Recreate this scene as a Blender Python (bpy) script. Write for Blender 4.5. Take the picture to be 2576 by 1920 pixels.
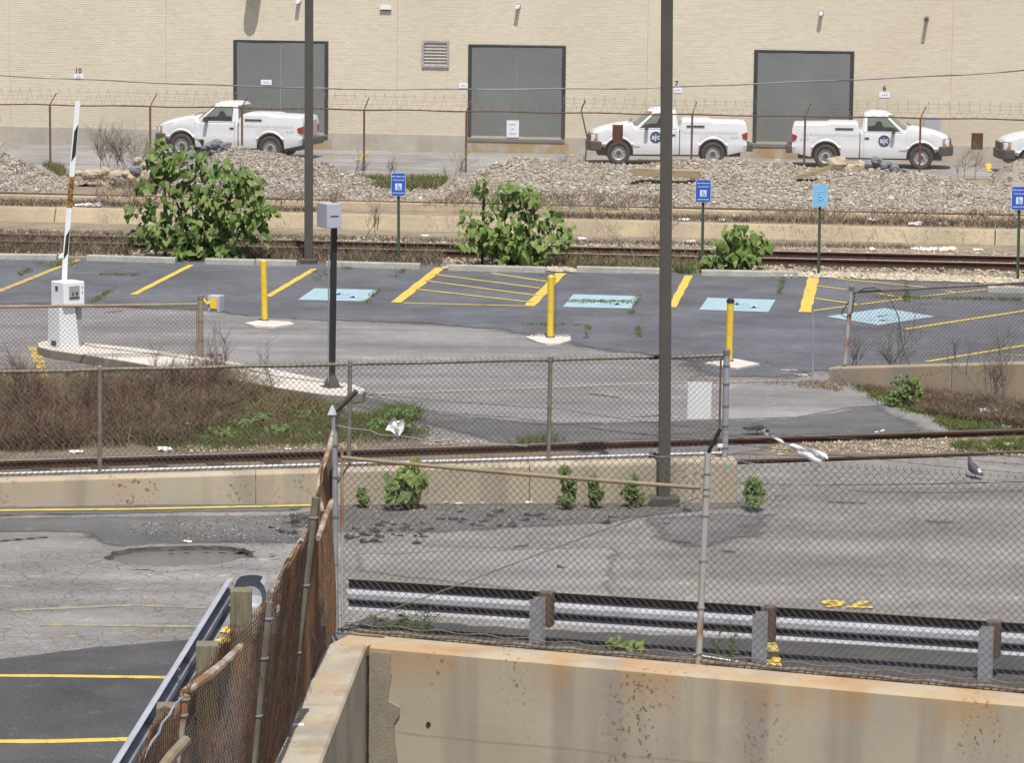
import bpy, math, random
from mathutils import Vector, Matrix, noise
import numpy as np
R = random.Random(11)
S = bpy.context.scene
C = S.collection
for o in list(bpy.data.objects): bpy.data.objects.remove(o)

# ---------------------------------------------------------------- camera, light, exposure
F, CX, CY = 8500.0, 1288.0, 960.0            # focal length and centre in pixels of a 2576 x 1920 frame
CAM = Vector((0, 0, 7.0))
PITCH, ROLL = math.atan(1160 / F), 0.0105
_f = Vector((0, math.cos(PITCH), -math.sin(PITCH)))
_u0 = Vector((0, math.sin(PITCH), math.cos(PITCH))); _r0 = Vector((1, 0, 0))
_u = _u0 * math.cos(ROLL) - _r0 * math.sin(ROLL)
_r = _r0 * math.cos(ROLL) + _u0 * math.sin(ROLL)
cd = bpy.data.cameras.new('camera'); cam = bpy.data.objects.new('camera', cd); C.objects.link(cam)
cam.matrix_world = Matrix(((_r.x, _u.x, -_f.x, 0), (_r.y, _u.y, -_f.y, 0), (_r.z, _u.z, -_f.z, 7.0), (0, 0, 0, 1)))
cd.sensor_width = 36; cd.lens = F / 2576 * 36; cd.clip_end = 3000; cd.clip_start = 0.5
S.camera = cam
EL, AZ = math.radians(64), math.radians(8)
sun_dir = Vector((math.sin(AZ) * math.cos(EL), -math.cos(AZ) * math.cos(EL), math.sin(EL)))
w = bpy.data.worlds.new('World'); S.world = w; w.use_nodes = True
sk = w.node_tree.nodes.new('ShaderNodeTexSky'); sk.sky_type = 'NISHITA'; sk.sun_disc = False
sk.sun_elevation = EL; sk.sun_rotation = math.pi - AZ; sk.air_density = 1.0; sk.dust_density = 2.2
bg = w.node_tree.nodes['Background']; bg.inputs[1].default_value = 0.085
w.node_tree.links.new(sk.outputs[0], bg.inputs[0])
sl = bpy.data.lights.new('sun', 'SUN'); sl.energy = 3.7; sl.angle = math.radians(0.5); sl.color = (1.0, 0.965, 0.9)
so = bpy.data.objects.new('sun', sl); C.objects.link(so); so.location = (0, 0, 40)
so.rotation_euler = sun_dir.to_track_quat('Z', 'Y').to_euler()
S.view_settings.view_transform = 'Standard'; S.view_settings.look = 'None'
S.view_settings.exposure = 0.56; S.view_settings.gamma = 1; S.view_settings.use_curve_mapping = False
S.cycles.max_bounces = 5; S.cycles.transparent_max_bounces = 12

# ---------------------------------------------------------------- places
def ray(u, v):
    return _f + _r * ((u - CX) / F) - _u * ((v - CY) / F)
def G(u, v, h=0.0):                          # point at height h seen at photo pixel
    d = ray(u, v); return CAM + d * ((h - CAM.z) / d.z)
def V(u, v, Y):                              # point at distance Y seen at photo pixel
    d = ray(u, v); return CAM + d * (Y / d.y)
class Plane:                                 # vertical plane through two ground points
    def __init__(s, a, b):
        s.a = Vector((a.x, a.y, 0)); t = Vector((b.x - a.x, b.y - a.y, 0)); s.L = t.length; s.t = t.normalized()
        s.n = Vector((s.t.y, -s.t.x, 0))     # towards the camera
        if s.n.y > 0: s.n = -s.n
    def tz(s, u, v):
        d = ray(u, v); k = (s.a - CAM).dot(s.n) / d.dot(s.n); p = CAM + d * k
        return (p - s.a).dot(s.t), p.z
    def P(s, t, z, off=0.0): return s.a + s.t * t + s.n * off + Vector((0, 0, z))
    def at(s, u, v, off=0.0):
        t, z = s.tz(u, v); return s.P(t, z, off)

# ---------------------------------------------------------------- materials
_m = {}
def mat(name, a, b=None, scale=4.0, rough=0.8, metal=0.0, bump=0.0, bscale=40.0, lo=0.35, hi=0.65, spec=0.4, speck=0.0, sscale=60.0, squash=None, vcol=None, trans=0.0):
    if name in _m: return _m[name]
    m = bpy.data.materials.new(name); m.use_nodes = True; _m[name] = m
    N = m.node_tree.nodes; L = m.node_tree.links; P = N['Principled BSDF']
    P.inputs['Roughness'].default_value = rough; P.inputs['Metallic'].default_value = metal
    P.inputs['Specular IOR Level'].default_value = spec
    tc = N.new('ShaderNodeTexCoord'); mp = N.new('ShaderNodeMapping'); L.new(tc.outputs['Object'], mp.inputs[0])
    if squash: mp.inputs['Scale'].default_value = squash
    def noise_(sc, det=5):
        n = N.new('ShaderNodeTexNoise'); n.inputs['Scale'].default_value = sc; n.inputs['Detail'].default_value = det
        n.inputs['Roughness'].default_value = 0.6; L.new(mp.outputs[0], n.inputs['Vector']); return n
    def ramp(src, lo, hi):
        r = N.new('ShaderNodeMapRange'); r.inputs[1].default_value = lo; r.inputs[2].default_value = hi; L.new(src, r.inputs[0]); return r.outputs[0]
    def mix(f, x, y, mode='MIX'):
        q = N.new('ShaderNodeMix'); q.data_type = 'RGBA'; q.blend_type = mode
        if isinstance(f, float): q.inputs[0].default_value = f
        else: L.new(f, q.inputs[0])
        for i, c in ((6, x), (7, y)):
            if isinstance(c, tuple): q.inputs[i].default_value = (*c, 1)
            else: L.new(c, q.inputs[i])
        return q.outputs[2]
    m['_h'] = 1
    col = None
    if vcol:
        at = N.new('ShaderNodeAttribute'); at.attribute_name = 'Col'; col = at.outputs['Color']
        if b: col = mix(ramp(noise_(scale).outputs[0], lo, hi), col, b, 'MULTIPLY')
    elif b: col = mix(ramp(noise_(scale).outputs[0], lo, hi), a, b)
    if speck:
        base = col if col is not None else a
        g = ramp(noise_(sscale, 3).outputs[0], 0.3, 0.7)
        d = 1 - speck
        cr = mix(g, (d, d, d), (1 + speck,) * 3); col = mix(1.0, base, cr, 'MULTIPLY')
    if col is not None: L.new(col, P.inputs['Base Color'])
    else: P.inputs['Base Color'].default_value = (*a, 1)
    if bump:
        bn = N.new('ShaderNodeBump'); bn.inputs['Strength'].default_value = bump; bn.inputs['Distance'].default_value = 0.02
        L.new(noise_(bscale, 4).outputs[0], bn.inputs['Height']); L.new(bn.outputs[0], P.inputs['Normal'])
    if trans:
        tr = N.new('ShaderNodeBsdfTranslucent'); ms = N.new('ShaderNodeMixShader'); ms.inputs[0].default_value = trans
        if col is not None: L.new(col, tr.inputs[0])
        else: tr.inputs[0].default_value = (*a, 1)
        L.new(P.outputs[0], ms.inputs[1]); L.new(tr.outputs[0], ms.inputs[2]); L.new(ms.outputs[0], N['Material Output'].inputs[0])
    return m

def asphalt(name, base, tint=(1, 1, 1), patch=0.25, cracks=0.0, cscale=3.0, streak=0.0, dirt=(0.2, 0.17, 0.13), dirtamt=0.25):
    m = bpy.data.materials.new(name); m.use_nodes = True; _m[name] = m
    N = m.node_tree.nodes; L = m.node_tree.links; P = N['Principled BSDF']; P.inputs['Roughness'].default_value = 0.85
    P.inputs['Specular IOR Level'].default_value = 0.25
    tc = N.new('ShaderNodeTexCoord')
    def nz(sc, det=4, sq=(1, 1, 1)):
        mp = N.new('ShaderNodeMapping'); mp.inputs['Scale'].default_value = sq; L.new(tc.outputs['Object'], mp.inputs[0])
        n = N.new('ShaderNodeTexNoise'); n.inputs['Scale'].default_value = sc; n.inputs['Detail'].default_value = det; L.new(mp.outputs[0], n.inputs['Vector']); return n.outputs[0]
    def rg(src, lo, hi, a=0.0, b=1.0):
        r = N.new('ShaderNodeMapRange'); r.inputs[1].default_value = lo; r.inputs[2].default_value = hi; r.inputs[3].default_value = a; r.inputs[4].default_value = b; L.new(src, r.inputs[0]); return r.outputs[0]
    def mul(a, b):
        q = N.new('ShaderNodeMath'); q.operation = 'MULTIPLY'
        for i, x in enumerate((a, b)):
            if isinstance(x, float): q.inputs[i].default_value = x
            else: L.new(x, q.inputs[i])
        return q.outputs[0]
    f = mul(rg(nz(0.55, 5), 0.3, 0.7, 1 - patch, 1 + patch), rg(nz(2.4, 4), 0.3, 0.7, 0.9, 1.1))
    f = mul(f, rg(nz(34, 3), 0.25, 0.75, 0.72, 1.3))
    f = mul(f, rg(nz(5, 5), 0.62, 0.70, 1.0, 1.4))
    if streak: f = mul(f, rg(nz(1.0, 4, (0.12, 1.4, 1)), 0.35, 0.65, 1 - streak, 1 + streak))
    if cracks:
        v = N.new('ShaderNodeTexVoronoi'); v.feature = 'DISTANCE_TO_EDGE'; v.inputs['Scale'].default_value = cscale
        wm = N.new('ShaderNodeMixRGB'); wm.inputs[0].default_value = 0.12
        L.new(tc.outputs['Object'], wm.inputs[1])
        nn = N.new('ShaderNodeTexNoise'); nn.inputs['Scale'].default_value = 3; L.new(tc.outputs['Object'], nn.inputs['Vector']); L.new(nn.outputs['Color'], wm.inputs[2])
        L.new(wm.outputs[0], v.inputs['Vector'])
        cr = rg(v.outputs['Distance'], 0.0, 0.06, 1 - cracks, 1.0)
        msk = rg(nz(0.5, 3), 0.4, 0.55)
        q = N.new('ShaderNodeMath'); q.operation = 'MAXIMUM'; L.new(cr, q.inputs[0])
        iv = N.new('ShaderNodeMath'); iv.operation = 'SUBTRACT'; iv.inputs[0].default_value = 1.0; L.new(msk, iv.inputs[1]); L.new(iv.outputs[0], q.inputs[1])
        f = mul(f, q.outputs[0])
    cc = N.new('ShaderNodeCombineColor')
    for i in range(3): L.new(mul(f, base * tint[i]), cc.inputs[i])
    q = N.new('ShaderNodeMix'); q.data_type = 'RGBA'; L.new(rg(nz(1.3, 6), 0.52, 0.72, 0.0, dirtamt), q.inputs[0])
    L.new(cc.outputs[0], q.inputs[6]); q.inputs[7].default_value = (*dirt, 1); L.new(q.outputs[2], P.inputs['Base Color'])
    bn = N.new('ShaderNodeBump'); bn.inputs['Strength'].default_value = 0.25; bn.inputs['Distance'].default_value = 0.01
    L.new(nz(45, 2), bn.inputs['Height']); L.new(bn.outputs[0], P.inputs['Normal'])
    return m

def paintmat(name, col, under, wear=0.5):
    return mat(name, col, under, scale=7, rough=0.7, lo=wear, hi=wear + 0.09, speck=0.12, sscale=30, bump=0.1)

M = dict(
 lot=asphalt('lot_asphalt', 0.104, (0.97, 0.98, 1.07), 0.24, dirtamt=0.12),
 lane=asphalt('lane_asphalt', 0.178, (1.06, 1, 0.97), 0.16, streak=0.16, dirtamt=0.15),
 street=asphalt('street_asphalt', 0.18, (1.07, 1.0, 0.93), 0.22, cracks=0.42, cscale=6.0, streak=0.14, dirtamt=0.2),
 apron=asphalt('apron_asphalt', 0.10, (1.02, 1.0, 0.98), 0.2, streak=0.12, dirtamt=0.15),
 seal=asphalt('sealed_asphalt', 0.062, (1.0, 0.98, 1.0), 0.2, dirtamt=0.15),
 yard=asphalt('yard_asphalt', 0.23, (1.04, 1, 0.96), 0.2, streak=0.15, dirtamt=0.2),
 dirt=mat('dirt', (0.19, 0.15, 0.105), (0.115, 0.09, 0.065), 2.0, 0.95, bump=0.5, bscale=20, speck=0.3, sscale=25),
 earth=mat('earth', (0.27, 0.215, 0.15), (0.17, 0.135, 0.098), 1.2, 0.95, bump=0.5, bscale=18, speck=0.3, sscale=25),
 mortar=mat('mortar', (0.48, 0.415, 0.325), (0.53, 0.465, 0.365), 0.7, 0.95),
 brick=mat('brick', (1, 1, 1), (0.90, 0.87, 0.83), 0.35, 0.9, lo=0.3, hi=0.7, vcol=True),
 joint=mat('joint_sealant', (0.42, 0.33, 0.20), (0.5, 0.42, 0.30), 3, 0.9),
 base_c=mat('wall_base_concrete', (0.42, 0.39, 0.33), (0.33, 0.30, 0.25), 1.2, 0.95, speck=0.12),
 rust_c=mat('rusty_concrete', (0.34, 0.24, 0.13), (0.36, 0.33, 0.28), 2.2, 0.95, lo=0.45, hi=0.6, speck=0.12),
 door=mat('door_grey_paint', (0.165, 0.175, 0.165), (0.14, 0.15, 0.145), 0.8, 0.55, bump=0.15, bscale=1.5),
 frame=mat('door_frame_dark', (0.035, 0.037, 0.04), (0.05, 0.05, 0.05), 4, 0.5),
 alu=mat('weathered_aluminium', (0.42, 0.40, 0.40), (0.33, 0.30, 0.30), 6, 0.55, 0.3),
 dark=mat('dark_recess', (0.02, 0.02, 0.02), (0.03, 0.03, 0.03), 4, 0.9),
 white=mat('white_plate', (0.72, 0.72, 0.78), (0.66, 0.66, 0.72), 6, 0.6),
 ink=mat('dark_ink', (0.05, 0.05, 0.055), (0.07, 0.07, 0.075), 9, 0.7),
 greyink=mat('grey_print', (0.36, 0.36, 0.40), (0.42, 0.42, 0.46), 9, 0.7),
 faint=mat('pale_grey_print', (0.50, 0.50, 0.52), (0.55, 0.55, 0.57), 9, 0.6),
 tan=mat('tan_concrete', (0.38, 0.305, 0.20), (0.28, 0.23, 0.16), 0.9, 0.92, speck=0.12, sscale=18, bump=0.1),
 rail=mat('rusty_rail_side', (0.085, 0.045, 0.028), (0.05, 0.03, 0.022), 6, 0.8, 0.2),
 railtop=mat('worn_rail_head', (0.17, 0.14, 0.14), (0.12, 0.09, 0.08), 5, 0.45, 0.6),
 sleeper=mat('old_sleeper_wood', (0.07, 0.045, 0.03), (0.04, 0.028, 0.02), 8, 0.95),
 kerb=mat('kerb_concrete', (0.34, 0.325, 0.29), (0.25, 0.24, 0.215), 3, 0.92, speck=0.15, sscale=30, bump=0.2),
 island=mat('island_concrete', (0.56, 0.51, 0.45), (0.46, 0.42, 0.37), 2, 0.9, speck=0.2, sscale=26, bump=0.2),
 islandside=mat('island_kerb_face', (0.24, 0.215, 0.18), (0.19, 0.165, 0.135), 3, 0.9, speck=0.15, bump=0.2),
 yellow=mat('bollard_yellow', (0.66, 0.45, 0.04), (0.40, 0.28, 0.06), 7, 0.55, lo=0.55, hi=0.75, spec=0.4, speck=0.08, sscale=25),
 poleb=mat('pole_brown_paint', (0.078, 0.071, 0.062), (0.066, 0.06, 0.052), 3, 0.5),
 black=mat('black_paint', (0.02, 0.022, 0.023), (0.03, 0.03, 0.03), 6, 0.4),
 blackpl=mat('black_plastic', (0.03, 0.03, 0.032), (0.045, 0.045, 0.045), 8, 0.6),
 greenp=mat('green_post_paint', (0.045, 0.085, 0.05), (0.075, 0.10, 0.065), 12, 0.6),
 galv=mat('galvanised_steel', (0.33, 0.34, 0.36), (0.25, 0.25, 0.27), 5, 0.5, 0.25),
 galvd=mat('dull_galvanised', (0.21, 0.19, 0.165), (0.15, 0.12, 0.09), 9, 0.7, 0.2),
 beam=mat('guardrail_zinc', (0.38, 0.385, 0.42), (0.31, 0.315, 0.345), 2.5, 0.65, 0.0, speck=0.1, sscale=14),
 wire=mat('chain_link_wire', (0.085, 0.065, 0.05), (0.14, 0.12, 0.10), 3, 0.75, 0.15),
 wirer=mat('rusted_chain_link', (0.19, 0.09, 0.042), (0.10, 0.065, 0.04), 5, 0.9, 0.0, lo=0.42, hi=0.58, speck=0.5, sscale=18),
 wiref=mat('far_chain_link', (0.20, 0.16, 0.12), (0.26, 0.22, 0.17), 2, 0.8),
 rust=mat('rust', (0.165, 0.085, 0.05), (0.10, 0.06, 0.04), 9, 0.9, speck=0.3),
 rustpaint=mat('peeling_rail_paint', (0.33, 0.31, 0.25), (0.20, 0.11, 0.055), 5, 0.8, lo=0.42, hi=0.56, squash=(1, 1, 2)),
 railbeige=mat('tan_rail', (0.27, 0.215, 0.14), (0.21, 0.16, 0.10), 4, 0.7, 0.1, speck=0.15),
 postmix=mat('weathered_post', (0.36, 0.35, 0.32), (0.25, 0.12, 0.055), 3.5, 0.7, 0.1, lo=0.48, hi=0.6, squash=(1, 1, 0.4)),
 postg=mat('grey_green_post', (0.16, 0.15, 0.12), (0.10, 0.085, 0.065), 4, 0.75),
 wood=mat('weathered_post_wood', (0.21, 0.185, 0.12), (0.13, 0.115, 0.075), 6, 0.9, squash=(6, 6, 0.6), bump=0.3),
 block=mat('blockout_wood', (0.12, 0.085, 0.06), (0.08, 0.055, 0.04), 8, 0.9, squash=(5, 5, 0.7)),
 plank=mat('plank_wood', (0.34, 0.27, 0.16), (0.25, 0.19, 0.11), 3, 0.9, squash=(1, 6, 6)),
 body=mat('white_car_paint', (0.63, 0.635, 0.65), (0.60, 0.60, 0.61), 1, 0.28, spec=0.5),
 glass=mat('tinted_glass', (0.12, 0.15, 0.12), (0.15, 0.18, 0.145), 1.2, 0.08, spec=0.6),
 glassd=mat('dark_interior_glass', (0.018, 0.02, 0.02), (0.03, 0.03, 0.03), 3, 0.12),
 tyre=mat('tyre_rubber', (0.04, 0.033, 0.03), (0.055, 0.045, 0.04), 8, 0.85),
 rim=mat('steel_rim', (0.42, 0.42, 0.44), (0.33, 0.33, 0.35), 6, 0.4, 0.5),
 bumper=mat('grey_bumper', (0.055, 0.05, 0.048), (0.075, 0.07, 0.065), 5, 0.6),
 tail=mat('red_lens', (0.33, 0.025, 0.03), (0.26, 0.02, 0.025), 8, 0.25),
 amber=mat('amber_lens', (0.60, 0.22, 0.03), (0.5, 0.17, 0.03), 8, 0.25),
 lens=mat('clear_lens', (0.42, 0.41, 0.36), (0.34, 0.33, 0.30), 14, 0.15),
 navy=mat('navy_roundel', (0.03, 0.055, 0.14), (0.035, 0.06, 0.15), 8, 0.4),
 blue=mat('sign_blue', (0.025, 0.085, 0.40), (0.03, 0.10, 0.44), 8, 0.5),
 bluef=mat('faded_sign_blue', (0.17, 0.40, 0.62), (0.20, 0.44, 0.66), 8, 0.6),
 signw=mat('sign_white', (0.62, 0.65, 0.72), (0.56, 0.6, 0.68), 8, 0.5),
 signwf=mat('faded_sign_white', (0.34, 0.56, 0.70), (0.30, 0.52, 0.68), 8, 0.6),
 cabinet=mat('white_cabinet', (0.70, 0.71, 0.72), (0.66, 0.67, 0.67), 2, 0.5),
 cabgrey=mat('grey_cabinet', (0.30, 0.33, 0.32), (0.26, 0.28, 0.28), 4, 0.6),
 boxgrey=mat('grey_box_paint', (0.40, 0.41, 0.46), (0.35, 0.36, 0.40), 3, 0.5),
 orange=mat('faded_orange_tape', (0.33, 0.16, 0.02), (0.09, 0.055, 0.03), 12, 0.6, lo=0.46, hi=0.56),
 leaf=mat('leaf_green', (0.175, 0.25, 0.06), (0.225, 0.30, 0.085), 1.6, 0.55, trans=0.4),
 leafd=mat('leaf_dark_green', (0.10, 0.165, 0.04), (0.15, 0.21, 0.06), 2.2, 0.55, trans=0.3),
 stem=mat('plant_stem', (0.06, 0.045, 0.03), (0.08, 0.07, 0.04), 5, 0.9),
 vtwig=mat('dry_twigs', (1, 1, 1), (0.8, 0.78, 0.76), 2, 0.95, vcol=True),
 vgrass=mat('grass_blades', (1, 1, 1), (0.8, 0.85, 0.7), 2, 0.8, vcol=True, trans=0.3),
 stone=mat('gravel_stones', (1, 1, 1), (0.82, 0.8, 0.78), 8, 0.9, vcol=True),
 gravel=mat('gravel_bed', (0.33, 0.29, 0.235), (0.22, 0.19, 0.15), 7, 0.95, bump=0.9, bscale=22, speck=0.45, sscale=30),
 boulder=mat('tan_boulder', (0.42, 0.35, 0.25), (0.33, 0.27, 0.19), 5, 0.9, bump=0.5, bscale=12),
 boulderg=mat('blue_grey_boulder', (0.20, 0.20, 0.21), (0.13, 0.13, 0.14), 5, 0.9, bump=0.5, bscale=12),
 chunk=mat('asphalt_chunk', (0.05, 0.048, 0.05), (0.08, 0.076, 0.074), 9, 0.9, bump=0.4),
 litter=mat('white_litter', (0.75, 0.75, 0.78), (0.6, 0.6, 0.63), 12, 0.7, trans=0.15),
 litterc=mat('cream_litter', (0.62, 0.56, 0.42), (0.5, 0.45, 0.34), 12, 0.8),
 plastic=mat('translucent_plastic', (0.84, 0.84, 0.84), (0.74, 0.75, 0.74), 5, 0.5, trans=0.15),
 feather=mat('pigeon_slate', (0.075, 0.075, 0.095), (0.04, 0.04, 0.055), 30, 0.7),
 featherw=mat('pigeon_white', (0.6, 0.6, 0.6), (0.5, 0.5, 0.5), 30, 0.8),
 brownp=mat('brown_plate', (0.10, 0.045, 0.03), (0.08, 0.035, 0.025), 6, 0.8),
 cable=mat('overhead_cable', (0.30, 0.30, 0.31), (0.10, 0.10, 0.10), 0.5, 0.6),
 water=mat('muddy_puddle', (0.135, 0.12, 0.098), (0.155, 0.14, 0.115), 2, 0.3, spec=0.35),
 pad=mat('blue_pad_paint', (0.27, 0.375, 0.415), (0.31, 0.41, 0.45), 3, 0.75, speck=0.12, sscale=25),
 padw=mat('worn_white_paint', (0.42, 0.50, 0.54), (0.24, 0.40, 0.48), 7, 0.75, lo=0.4, hi=0.55),
 ypaint=paintmat('yellow_line_paint', (0.56, 0.40, 0.07), (0.26, 0.21, 0.11), 0.58),
 yworn=paintmat('worn_yellow_paint', (0.47, 0.34, 0.09), (0.16, 0.14, 0.11), 0.52),
 yfade=paintmat('faded_yellow_paint', (0.30, 0.245, 0.14), (0.20, 0.19, 0.175), 0.46),
 wpaint=paintmat('white_line_paint', (0.60, 0.59, 0.56), (0.42, 0.40, 0.37), 0.6),
 redp=mat('red_spray_paint', (0.3, 0.06, 0.05), (0.15, 0.13, 0.12), 10, 0.8, lo=0.4, hi=0.5),
 pale=mat('pale_concrete_strip', (0.33, 0.29, 0.23), (0.25, 0.22, 0.18), 3, 0.9, speck=0.15),
 teal=mat('teal_spray_paint', (0.16, 0.42, 0.36), (0.2, 0.45, 0.38), 9, 0.8),
)

def wallmat(nm='stained_tan_concrete', ru=0.7, tone=1.0):                                # near retaining wall: tan concrete with rust drips, grey streaks, pits
    m = bpy.data.materials.new(nm); m.use_nodes = True
    N = m.node_tree.nodes; L = m.node_tree.links; P = N['Principled BSDF']; P.inputs['Roughness'].default_value = 0.92; P.inputs['Specular IOR Level'].default_value = 0.2
    tc = N.new('ShaderNodeTexCoord')
    def nz(sc, sq, det=5, off=0):
        mp = N.new('ShaderNodeMapping'); mp.inputs['Scale'].default_value = sq; mp.inputs['Location'].default_value = (off, off, 0); L.new(tc.outputs['Object'], mp.inputs[0])
        n = N.new('ShaderNodeTexNoise'); n.inputs['Scale'].default_value = sc; n.inputs['Detail'].default_value = det; L.new(mp.outputs[0], n.inputs['Vector']); return n.outputs[0]
    def rg(src, lo, hi, a=0.0, b=1.0):
        r = N.new('ShaderNodeMapRange'); r.inputs[1].default_value = lo; r.inputs[2].default_value = hi; r.inputs[3].default_value = a; r.inputs[4].default_value = b; L.new(src, r.inputs[0]); return r.outputs[0]
    def mth(op, a, b):
        q = N.new('ShaderNodeMath'); q.operation = op
        for i, x in enumerate((a, b)):
            if isinstance(x, (int, float)): q.inputs[i].default_value = x
            else: L.new(x, q.inputs[i])
        return q.outputs[0]
    def mix(f, x, y):
        q = N.new('ShaderNodeMix'); q.data_type = 'RGBA'; L.new(f, q.inputs[0])
        for i, c in ((6, x), (7, y)):
            if isinstance(c, tuple): q.inputs[i].default_value = (*c, 1)
            else: L.new(c, q.inputs[i])
        return q.outputs[2]
    sp = N.new('ShaderNodeSeparateXYZ'); L.new(tc.outputs['Object'], sp.inputs[0]); z = sp.outputs[2]
    c = mix(rg(nz(1.1, (1, 1, 0.8)), 0.35, 0.65), tuple(q * tone for q in (0.335, 0.295, 0.23)), tuple(q * tone for q in (0.38, 0.33, 0.25)))
    c = mix(rg(nz(1.7, (1, 1, 0.07), 4), 0.5, 0.62, 0, 0.75), c, (0.235, 0.21, 0.175))       # grey vertical streaks
    c = mix(rg(nz(7, (1, 1, 0.06), 3, 3), 0.55, 0.7, 0, 0.35), c, (0.37, 0.305, 0.205))
    top = rg(z, -0.22, 0.19)
    c = mix(mth('MULTIPLY', mth('MULTIPLY', top, rg(nz(1.6, (1, 1, 0.12), 5, 7), 0.46, 0.60)), ru), c, (0.37, 0.205, 0.085))   # rust bleeding from the rail
    rim = rg(z, 0.10, 0.19)
    c = mix(mth('MULTIPLY', rim, rg(nz(1.6, (1, 1, 1), 4, 5), 0.35, 0.6, 0.1 * ru, 0.9 * ru)), c, (0.40, 0.30, 0.185))
    c = mix(rg(nz(0.8, (1, 1, 1), 6, 9), 0.60, 0.66, 0, 0.5), c, (0.24, 0.215, 0.17))        # damp patches
    pit = mth('MULTIPLY', rg(nz(24, (1, 1, 0.8), 4, 2), 0.58, 0.64), rg(nz(1.5, (1, 1, 0.35), 3, 11), 0.50, 0.62))
    wv = mth('ADD', z, mth('MULTIPLY', nz(0.9, (1, 1, 1), 2, 21), 0.05)); bl = mth('MULTIPLY', rg(wv, -0.615, -0.607), rg(wv, -0.585, -0.593)); c = mix(mth('MULTIPLY', bl, 0.45), c, (0.20, 0.18, 0.15))
    c = mix(pit, c, (0.19, 0.13, 0.085))
    L.new(c, P.inputs['Base Color'])
    bn = N.new('ShaderNodeBump'); bn.inputs['Strength'].default_value = 0.25; bn.inputs['Distance'].default_value = 0.008
    L.new(mth('SUBTRACT', nz(14, (1, 1, 1), 6), pit), bn.inputs['Height']); L.new(bn.outputs[0], P.inputs['Normal'])
    return m
M['wall'] = wallmat(); M['wallmid'] = wallmat('pale_tan_concrete', 0.16, 1.02); M['wallright'] = wallmat('dirty_tan_concrete', 0.22, 0.78)

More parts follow.
